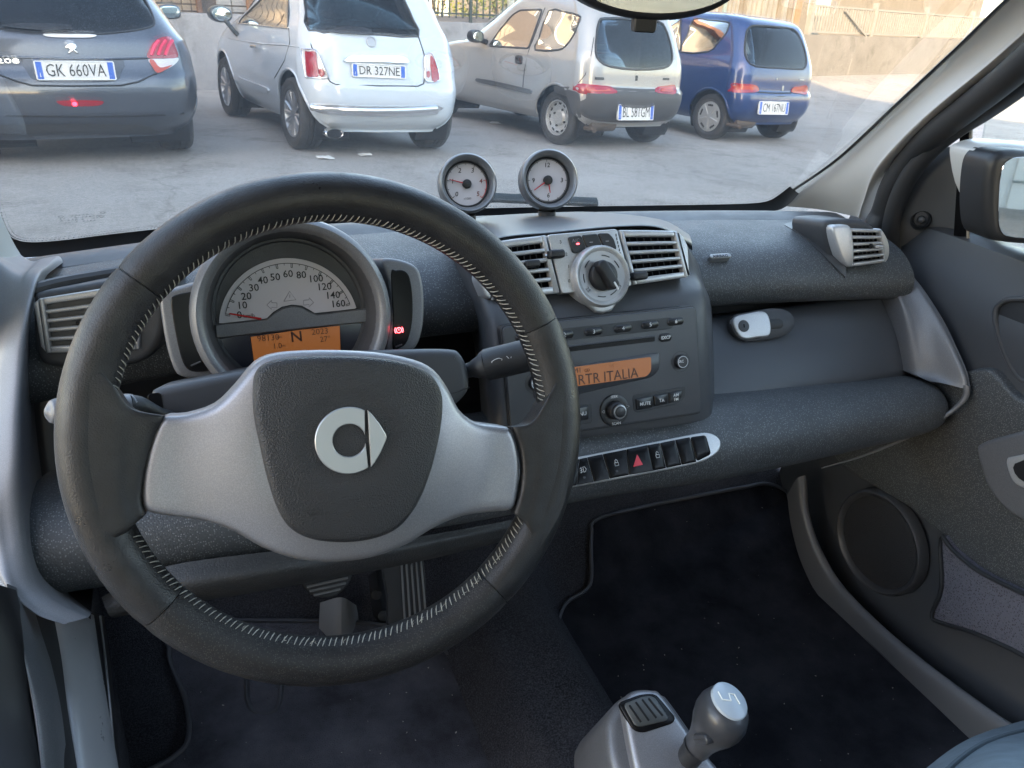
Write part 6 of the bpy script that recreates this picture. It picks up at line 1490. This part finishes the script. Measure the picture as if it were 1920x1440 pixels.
# recess above
RC = dframe(1905, 640, 1.040)
mesh('upper_recess', *plate(spoly(pl(RC, [(1872, 590), (1885, 566), (1920, 560), (2000, 570), (2030, 700), (1960, 720), (1915, 705), (1885, 650)]), 5), RC, .004, .004, .01), PLASTIC_D, DO)
mesh('recess_lip', *tube([RC(a, b, .006) for a, b in spoly(pl(RC, [(1872, 590), (1885, 566), (1920, 560), (2000, 570), (2030, 700), (1960, 720), (1915, 705), (1885, 650)]), 5)], .004, 8, closed=True), PLASTIC, DO)
# handle bezel
HB = dframe(1895, 890, 1.006)
ho = spoly(pl(HB, [(1830, 842), (1842, 830), (1880, 818), (1930, 806), (1990, 800), (2010, 960), (1960, 985), (1918, 978), (1880, 952), (1850, 912), (1836, 872)]), 5)
mesh('handle_bezel', *plate(ho, HB, .0, .006, .02, .02), GREYTRIM, DO, 50)
mesh('door_handle', *plate(spoly(pl(HB, [(1890, 862), (1905, 855), (1990, 845), (1990, 905), (1930, 915), (1905, 905), (1894, 885)]), 4), HB, .004, .003, .006), SILVER_B, DO, 50)
mesh('handle_cup', *plate(spoly(pl(HB, [(1908, 868), (1990, 855), (1990, 895), (1925, 902)]), 4), HB, .0065, .001, .003), BLACKM, DO)
# speaker
SPF = dframe(1648, 1016, 1.015); a, b = 0, 0
sr = abs(SPF.p(1648, 920)[1] - SPF.p(1648, 1112)[1]) / 2
mesh('speaker_ring', *lathe([(sr * 1.06, -.01), (sr * 1.04, .006), (sr, .009), (sr * .93, .006), (sr * .90, -.002)], SPF, 56), PLASTIC, DO, 50)
mesh('speaker_grille', *lathe([(sr * .92, .0), (sr * .8, .003), (sr * .4, .006), (.0001, .007)], SPF, 48), mat('speaker cloth', (.024, .024, .027), .8, bump=('v', 900, .6, .001)), DO, 50)
# net pocket
NP = dframe(1850, 1110, 1.008)
npo = spoly(pl(NP, [(1768, 1008), (1790, 1030), (1840, 1070), (1920, 1110), (2000, 1150), (2000, 1260), (1900, 1215), (1830, 1185), (1765, 1165), (1752, 1150), (1770, 1100)]), 4)
mesh('net_pocket', *plate(npo, NP, .004, .003, .02), mat('woven net', (.14, .138, .165), .8, bump=('v', 330, 1.0, .002), speck=(330, .35, (.03, .03, .04), .0)), DO)
mesh('pocket_rim', *tube([NP(x, y, .005) for x, y in npo], .0035, 8, closed=True), PLASTIC_D, DO)
# mirror adjuster panel (triangle) and window guide
TP = part('mirror_panel')
tp = loft([row([(1655, 470, .955), (1660, 420, .95), (1684, 358, .935), (1728, 302, .905), (1800, 266, .855)]),
           row([(1672, 484, .935), (1685, 430, .92), (1705, 375, .91), (1745, 325, .885), (1801, 290, .85)]),
           row([(1700, 494, .92), (1725, 440, .90), (1745, 395, .89), (1772, 360, .87), (1801, 350, .845)]),
           row([(1740, 490, .905), (1760, 455, .885), (1770, 430, .875), (1785, 420, .862), (1801, 418, .845)]),
           row([(1790, 474, .875), (1792, 472, .87), (1794, 470, .866), (1797, 470, .86), (1800, 470, .85)])], 5, 5)
mesh('panel', *tp, mat('mid grey door plastic', (.105, .107, .112), .45, bump=('n', 1000, .2, .0005)), TP, 60)
JF = Frame(W(1727, 412, .8985), V(.55, -.75, 0), V(0, 0, 1), V(-.66, -.70, .25)); JF.ex = JF.ey.cross(JF.ez).normalized(); JF.ey = JF.ez.cross(JF.ex)
mesh('knob_collar', *lathe([(.0165, -.006), (.0150, .004), (.0125, .007), (.0105, .003), (.010, -.004), (.0001, -.005)], JF, 32), PLASTIC_D, TP, 50)
mesh('mirror_knob', *lathe([(.0062, -.004), (.0065, .004), (.0058, .009), (.003, .0115), (.0001, .012)], JF, 24), PLASTIC, TP, 50)
WG = part('door_window')
mesh('guide', *loft([row([(1786, 476, .845), (1800, 478, .835), (1812, 478, .828)]), row([(1793, 360, .842), (1804, 362, .832), (1816, 362, .826)]), row([(1800, 250, .842), (1812, 240, .832), (1822, 232, .826)])], 4, 5), BLACK, WG)
mesh('guide_edge', *tube(row([(1814, 478, .824), (1817, 360, .822), (1821, 236, .822)]), .0025, 6), mat('buff window channel', (.30, .27, .23), .5), WG)
DW = [[V(DX + .055 - .10 * (t ** 1.3), y, .95 + .50 * t) for y in (.845, .6, .3, -.1)] for t in (0, .35, .7, 1)]
mesh('pane', *slab(*loft(DW, 4, 4), V(.004, 0, 0)), glass('side glass', (.93, .96, .95), .5), WG, 60)
# wing mirror outside
WM = part('wing_mirror', 'dark wing mirror with pale back outside the passenger window')
wmz = V(-.30, -.95, .04).normalized(); wmx = V(0, 0, 1).cross(wmz).normalized()
WMF = Frame(W(1900, 372, .70), wmx, wmz.cross(wmx), wmz)
wo = spoly(pl(WMF, [(1848, 400), (1852, 330), (1864, 296), (1896, 282), (1956, 286), (2080, 300), (2115, 340), (2110, 440), (2070, 470), (1956, 462), (1886, 456), (1856, 445)]), 4)
mesh('shell', *plate(wo, WMF, .0, .012, .045, .02), mat('dark mirror shell', (.022, .023, .026), .45), WM, 50)
wcap = spoly(pl(WMF, [(1848, 300), (1861, 282), (1896, 273), (1956, 276), (2080, 290), (2122, 340), (2118, 430), (2040, 470), (1926, 440), (1866, 380)], -.02), 4)
mesh('cap', *plate(wcap, WMF.shift(0, 0, -.03), .0, .02, .05, .02), mat('white mirror cap', (.55, .56, .56), .35), WM, 50)
wg_ = spoly(pl(WMF, [(1872, 400), (1876, 330), (1888, 302), (1916, 294), (1966, 296), (2070, 308), (2096, 345), (2090, 430), (2050, 450), (1956, 448), (1894, 444), (1876, 432)], .001), 4)
mesh('glass', *plate(wg_, WMF, .0015, .0004, .003), MATS['mirror silver'], WM)
mesh('foot', *tube([WMF(.06, -.01, -.06), V(1.14, .84, .985), V(1.10, .87, .975)], .016, 10), mat('dark mirror shell', (.022, .023, .026)), WM)

# ------------------------------------------------------------------ floor, sills, pedals
FL = part('cabin_floor')
def floor_z(y): return .30 + .50 * sm(.88, 1.42, y)
ys2 = [-.3, 0, .3, .6, .8, .9, 1.0, 1.1, 1.2, 1.3, 1.4]
tun = lambda x, y: .075 * sm(.12, .05, abs(x - .372)) * 1.0
gx = [-.26 + 1.30 * i / 50 for i in range(51)]
mesh('carpet', *grid([[V(x, y, floor_z(y) + tun(x, y)) for x in gx] for y in [(-.3 + 1.75 * i / 60) for i in range(61)]]), CARPET, FL, 60)
mesh('firewall', *grid([[V(x, 1.30, z) for x in (-.25, .37, 1.02)] for z in (.5, .65, .80)]), CARPET, FL)
mesh('side_wall', *grid([[V(-.232, y, z) for y in (.45, .8, 1.1, 1.4)] for z in (.12, .4, .62)]), CARPET, FL)
SI = part('door_sill', 'silver door sill under the passenger door')
s_in = [(1492, 900, 1.0), (1500, 960, .97), (1520, 1030, .93), (1560, 1105, .87), (1620, 1170, .80), (1700, 1245, .72), (1790, 1318, .64), (1870, 1376, .57), (1990, 1450, .47)]
s_out = [(1524, 890, .98), (1526, 950, .95), (1546, 1015, .91), (1586, 1082, .85), (1650, 1150, .78), (1730, 1216, .70), (1825, 1285, .62), (1915, 1345, .55), (2040, 1420, .45)]
rows = []
for a, b in zip(s_in, s_out):
    A, B = WX(a[0], a[1], .955), WX(a[0] + (b[0] - a[0]) * .62, a[1] + (b[1] - a[1]) * .62, .970); rows.append([A + V(-.002, .01, -.04), A, A.lerp(B, .5) + V(-.002, -.002, .006), B, B + V(.01, 0, -.03)])
mesh('sill_strip', *loft(rows, 4, 6), mat('dull grey sill', (.13, .132, .14), .4, .2), SI, 60)
LS = part('door_sill', 'scuffed silver door sill under the driver door')
def strip3(name, L, R, m, lift=.006):
    rows = []
    for a, b in zip(L, R):
        A, B = W(*a), W(*b); rows.append([A + V(0, .02, -.02), A, A.lerp(B, .5) + V(0, -lift, lift), B, B + V(0, .02, -.02)])
    mesh(name, *loft(rows, 4, 6), m, LS, 60)
SILLP = mat('silver sill paint', (.46, .46, .48), .35, .35, rvary=(30, .26, .5))
strip3('sill_strip', [(90, 1150, .66), (105, 1230, .62), (122, 1330, .57), (140, 1450, .52)], [(165, 1150, .68), (176, 1230, .64), (192, 1330, .59), (212, 1450, .54)], SILLP, .01)
strip3('inner_strip', [(170, 1152, .70), (183, 1230, .66), (197, 1330, .61), (212, 1450, .56)], [(186, 1152, .72), (196, 1230, .68), (206, 1330, .63), (216, 1450, .58)], BLACKM, .003)
strip3('seal_strip', [(48, 1130, .62), (75, 1230, .58), (100, 1330, .54), (118, 1450, .50)], [(86, 1145, .64), (102, 1230, .60), (120, 1330, .56), (138, 1450, .51)], RUBBER, .008)
strip3('outer_strip', [(12, 1095, .59), (40, 1210, .555), (62, 1330, .52), (78, 1450, .48)], [(48, 1128, .61), (76, 1230, .57), (98, 1330, .53), (112, 1450, .49)], GREYTRIM, .006)
strip3('hinge_cover', [(-60, 1080, .56), (-45, 1200, .54), (-30, 1330, .51), (-20, 1450, .47)], [(10, 1100, .58), (38, 1212, .55), (58, 1330, .52), (72, 1450, .475)], BLACKM, .004)
mesh('scuffed_edge', *tube(catmull(row([(60, 1142, .628), (84, 1240, .590), (106, 1340, .548), (124, 1452, .503)]), 8), .0016, 6), mat('scuffed bare metal', (.55, .55, .56), .4, .4, noise=(60, -.6)), LS)
mesh('inner_edge', *tube(catmull(row([(188, 1155, .705), (197, 1232, .668), (207, 1332, .618), (217, 1452, .568)]), 8), .0012, 6), SATIN, LS)
# side trim of the footwell behind the sill
mesh('kick_panel', *loft([row([(120, 1080, .74), (170, 1100, 1.0), (215, 1090, 1.3)]), row([(175, 1290, .70), (205, 1280, .85), (225, 1270, 1.1)]), row([(195, 1470, .56), (225, 1460, .66), (245, 1450, .8)])], 5, 5), CARPET, LS, 60)
# pedals
def pedal(name, o, tilt, out, ribs, arm, m):
    pt = part('pedal', name); f = tframe(o, tilt)
    mesh('pad', *plate(spoly(pl(f, out), 4), f, 0, .003, .012), m, pt, 50)
    for a, b in ribs: mesh('rib', *tube([f(*f.p(*a), .0015), f(*f.p(*b), .0015)], .0016, 6), mat('worn pedal rubber', (.20, .20, .205), .5), pt)
    for p_ in arm: mesh('arm', *tube(row(p_), .010, 8), RUBBER, pt)
pedal('ribbed brake pedal under the steering column', W(610, 1090, .78), 35, [(564, 1085), (600, 1060), (640, 1055), (660, 1075), (650, 1100), (625, 1120), (590, 1118), (570, 1103)], [((572, 1092), (652, 1074)), ((575, 1100), (652, 1083)), ((580, 1108), (648, 1093)), ((588, 1116), (638, 1104))], [[(612, 1080, .80), (622, 1000, .95), (640, 930, 1.1)]], RUBBER)
pedal('tall ribbed accelerator pedal', W(745, 1120, .86), 28, [(722, 1045), (788, 1030), (800, 1150), (795, 1190), (735, 1200), (726, 1120)], [((752 + 9 * i, 1052 - 2 * i), (760 + 10 * i, 1185 - 2 * i)) for i in range(5)], [[(760, 1060, .88), (765, 990, 1.0), (770, 930, 1.12)]], RUBBER)
PB = part('pedal_bracket')
mesh('bracket', *loft([row([(600, 1130, .95), (640, 1120, .93), (668, 1135, .96)]), row([(598, 1180, .97), (640, 1165, .93), (676, 1180, .98)]), row([(600, 1240, .98), (640, 1225, .94), (680, 1240, .99)])], 5, 5), mat('clear worn plastic', (.32, .32, .33), .2), PB)
mesh('rail', *loft([row([(690, 1080, .95), (705, 1070, .93), (722, 1065, .95)]), row([(697, 1140, .97), (715, 1135, .95), (733, 1130, .97)]), row([(710, 1200, .99), (728, 1195, .97), (742, 1190, .99)])], 4, 4), PLASTIC_D, PB)
for q in ((706, 1115), (718, 1155)): mesh('rail_hole', *lathe([(.008, 0), (.0001, .001)], tframe(W(*q, .94), 30), 16), BLACKM, PB)

# ------------------------------------------------------------------ centre console, gear lever, seat
CC = part('centre_console', 'silver console box with black slotted speaker grille')
top = [(1168, 1328), (1172, 1306), (1192, 1292), (1222, 1291), (1244, 1302), (1300, 1380), (1400, 1530), (1250, 1560), (1200, 1480)]
NF = tframe(W(1215, 1340, .470), 62, -10)
co = spoly(pl(NF, top), 5)
mesh('lid', *plate(co, NF, .0, .008, .025, .02), SILVER, CC, 50)
bd = spoly(pl(NF, [(1136, 1362), (1144, 1333), (1160, 1312), (1188, 1297), (1240, 1298), (1262, 1316), (1320, 1400), (1420, 1550), (1250, 1640), (1190, 1520), (1146, 1440)], -.014), 5)
mesh('body', *plate(bd, NF, -.014, .012, .16, .03), GREYTRIM, CC, 50)
go = rquad(pl(NF, [(1158, 1318), (1200, 1302), (1229, 1300), (1267, 1345), (1262, 1356), (1206, 1374), (1188, 1370)], .001), .006)
mesh('grille_frame', *plate(go, NF, .0015, .001, .004), BLACK, CC, 50)
mesh('grille', *plate(rquad(pl(NF, [(1168, 1320), (1208, 1305), (1226, 1305), (1254, 1345), (1250, 1351), (1200, 1363), (1190, 1360)], .002), .005), NF, .0024, .0008, .002), mat('grille plastic', (.07, .075, .075), .4), CC, 50)
for (x0, y0), (x1, y1) in (((1180, 1322), (1202, 1354)), ((1192, 1316), (1217, 1351)), ((1204, 1311), (1231, 1346)), ((1216, 1309), (1243, 1342))):
    a, b = Vector(NF.p(x0, y0, .003)), Vector(NF.p(x1, y1, .003)); n = Vector((-(b - a).y, (b - a).x)).normalized() * .0011
    mesh('slot', *plate([tuple(a + n), tuple(b + n), tuple(b - n), tuple(a - n)], NF, .0027, .0001, .001), mat('slot shadow gap', (.003, .003, .004), .8), CC)
GL = part('gear_lever', 'grey gear knob with pale shift pattern badge')
gz = V(.10, -.26, .96).normalized(); gx_ = V(1, 0, 0); GF2 = Frame(W(1352, 1342, .405), gx_, gz.cross(gx_), gz); GF2.ex = GF2.ey.cross(GF2.ez)
gx0, gy0 = 0, 0
KN = mat('grey glossy knob', (.050, .052, .058), .30)
prof = [(.0001, .022), (.010, .0217), (.017, .019), (.0215, .013), (.0236, .004), (.0236, -.006), (.0215, -.017), (.018, -.028), (.0155, -.038), (.0135, -.048), (.0130, -.060)]
mesh('knob', *lathe(prof, GF2, 40, sx=.97, sy=1.12), KN, GL, 60)
mesh('collar', *lathe([(.0142, -.058), (.0142, -.062), (.0125, -.063), (.0115, -.10), (.011, -.16)], GF2, 24), PLASTIC_D, GL, 50)
bf = GF2.shift(.0015, .003, .0205)
mesh('badge', *lathe([(.0165, -.004), (.0165, .0012), (.0155, .0022), (.0001, .0028)], bf, 36, sy=1.15), mat('pale blue white badge', (.42, .47, .51), .2), GL, 50)
gp = MB()
for q in ([(-.008, .010), (-.008, .002), (.000, -.001)], [(.000, -.001), (.002, .006), (.007, .004), (.007, -.006)]): gp.add(*tube([bf(x, y, .0030) for x, y in q], .0007, 5))
gp.build('shift_pattern', mat('cream print', (.85, .86, .80), .4), GL)
tr_ = GF2.shift(-.0225, -.004, -.010)
mesh('trigger', *plate(rrect(0, 0, .010, .024, .005, rot=.5), Frame(GF2(-.0205, -.010, -.016), (GF2.ey), (GF2.ez), GF2.ex * -1), .0035, .002, .006), KN, GL, 50)
ST = part('passenger_seat')
sf = loft([row([(1700, 1470, .30), (1790, 1400, .33), (1860, 1368, .36), (1960, 1340, .38)]), row([(1740, 1500, .24), (1830, 1420, .27), (1890, 1392, .29), (1990, 1372, .31)]), row([(1820, 1600, .14), (1900, 1500, .16), (1960, 1470, .18), (2060, 1450, .2)])], 6, 6)
mesh('cushion', *slab(*sf, V(0, .03, -.10)), mat('blue grey seat fabric', (.16, .20, .23), .7, vary=(40, .25), bump=('n', 600, .5, .001)), ST, 60)

for q in ([(1735, 1475, .262), (1815, 1408, .292), (1880, 1380, .318), (1980, 1356, .338)],):
    mesh('seam', *tube(catmull([p + V(0, -.002, .003) for p in row(q)], 8), .0022, 6), mat('seat seam', (.07, .09, .105), .8), ST)
# ------------------------------------------------------------------ loose floor mats
def on_floor(px, py, zoff):
    r = ray(px, py); t1 = 1.6
    for k in range(400):
        q = EYE + r * (.2 + k * .005)
        if q.z < floor_z(q.y) + zoff: return q
    return EYE + r * t1
def mat_sheet(name, edge, zoff, m, lab, cx, rings=()):
    P = []
    for px, py in edge:
        r = ray(px, py); t0, t1 = .2, None
        for k in range(200):
            t = .2 + k * .012; q = EYE + r * t
            if q.z < floor_z(q.y) + zoff: t1 = t; break
        t1 = t1 or 1.6; t0 = t1 - .012
        for _ in range(20):
            t = (t0 + t1) / 2; q = EYE + r * t
            if q.z < floor_z(q.y) + zoff: t1 = t
            else: t0 = t
        P.append(Vector((q.x, q.y)))
    o = [tuple(p) for p in P]
    if area2(o) < 0: o.reverse()
    o = spoly(o, 4)
    f = Frame(V(0, 0, 0), V(1, 0, 0), V(0, 1, 0), V(0, 0, 1))
    e = empty(name, V(cx, .7, .31)); WORLD_PARENTS[e.name] = Matrix.Translation(V(-cx, -.7, -.31))
    tag(e, lab, 'floor mat')
    mesh('pile', *plate(o, f, lambda a, b: floor_z(b) + zoff, .003, .006, .03), m, e, 60)
    mesh('binding', *tube([V(a, b, floor_z(b) + zoff + .001) for a, b in o], .0038, 6, closed=True), PIPING, e, 60)
    rnd = random.Random(int(cx * 100)); gm = MB(); bx = [min(p[0] for p in o), max(p[0] for p in o), min(p[1] for p in o), max(p[1] for p in o)]
    for k in range(70):
        x, y = rnd.uniform(bx[0], bx[1]), rnd.uniform(bx[2], bx[3])
        if not inside((x, y), o): continue
        c = V(x, y, floor_z(y) + zoff + .001); s_ = rnd.uniform(.0006, .0019)
        gm.add([c + V(rnd.uniform(-1, 1) * s_, rnd.uniform(-1, 1) * s_, rnd.uniform(0, 1) * s_) for _ in range(5)], [(0, 1, 2), (0, 2, 3), (0, 3, 4), (4, 2, 1), (4, 3, 2), (0, 4, 1)])
    tag(gm.build('grit', mat('pale grit', (.45, .43, .39), .9), e, 0), kind='stuff')
    for rg in rings:
        mesh('heel_loop', *tube(catmull([on_floor(x, y, zoff + .002) for x, y in rg], 6), .0035, 6), PIPING, e, 60)
    return e
mat_sheet('floor_mat', [(1130, 970), (1109, 1005), (1109, 1080), (1098, 1108), (1060, 1133), (1046, 1175), (1052, 1230), (1100, 1330), (1200, 1520), (1500, 1600), (1850, 1400), (1700, 1268), (1600, 1172), (1545, 1100), (1513, 1030), (1497, 972), (1480, 928), (1440, 908), (1395, 914), (1300, 932)], .012, MATB, 'black carpet mat in the passenger footwell', .66)
mat_sheet('floor_mat', [(330, 1170), (318, 1215), (322, 1250), (350, 1320), (352, 1390), (320, 1425), (250, 1480), (500, 1560), (1050, 1560), (1005, 1460), (920, 1330), (830, 1215), (760, 1180), (600, 1165)], .012, MATD, 'worn dark driver floor mat with wet stain below the pedals', .1, [[(462, 1270), (464, 1312), (478, 1336), (508, 1338), (524, 1318), (528, 1272)]])

flush_texts()
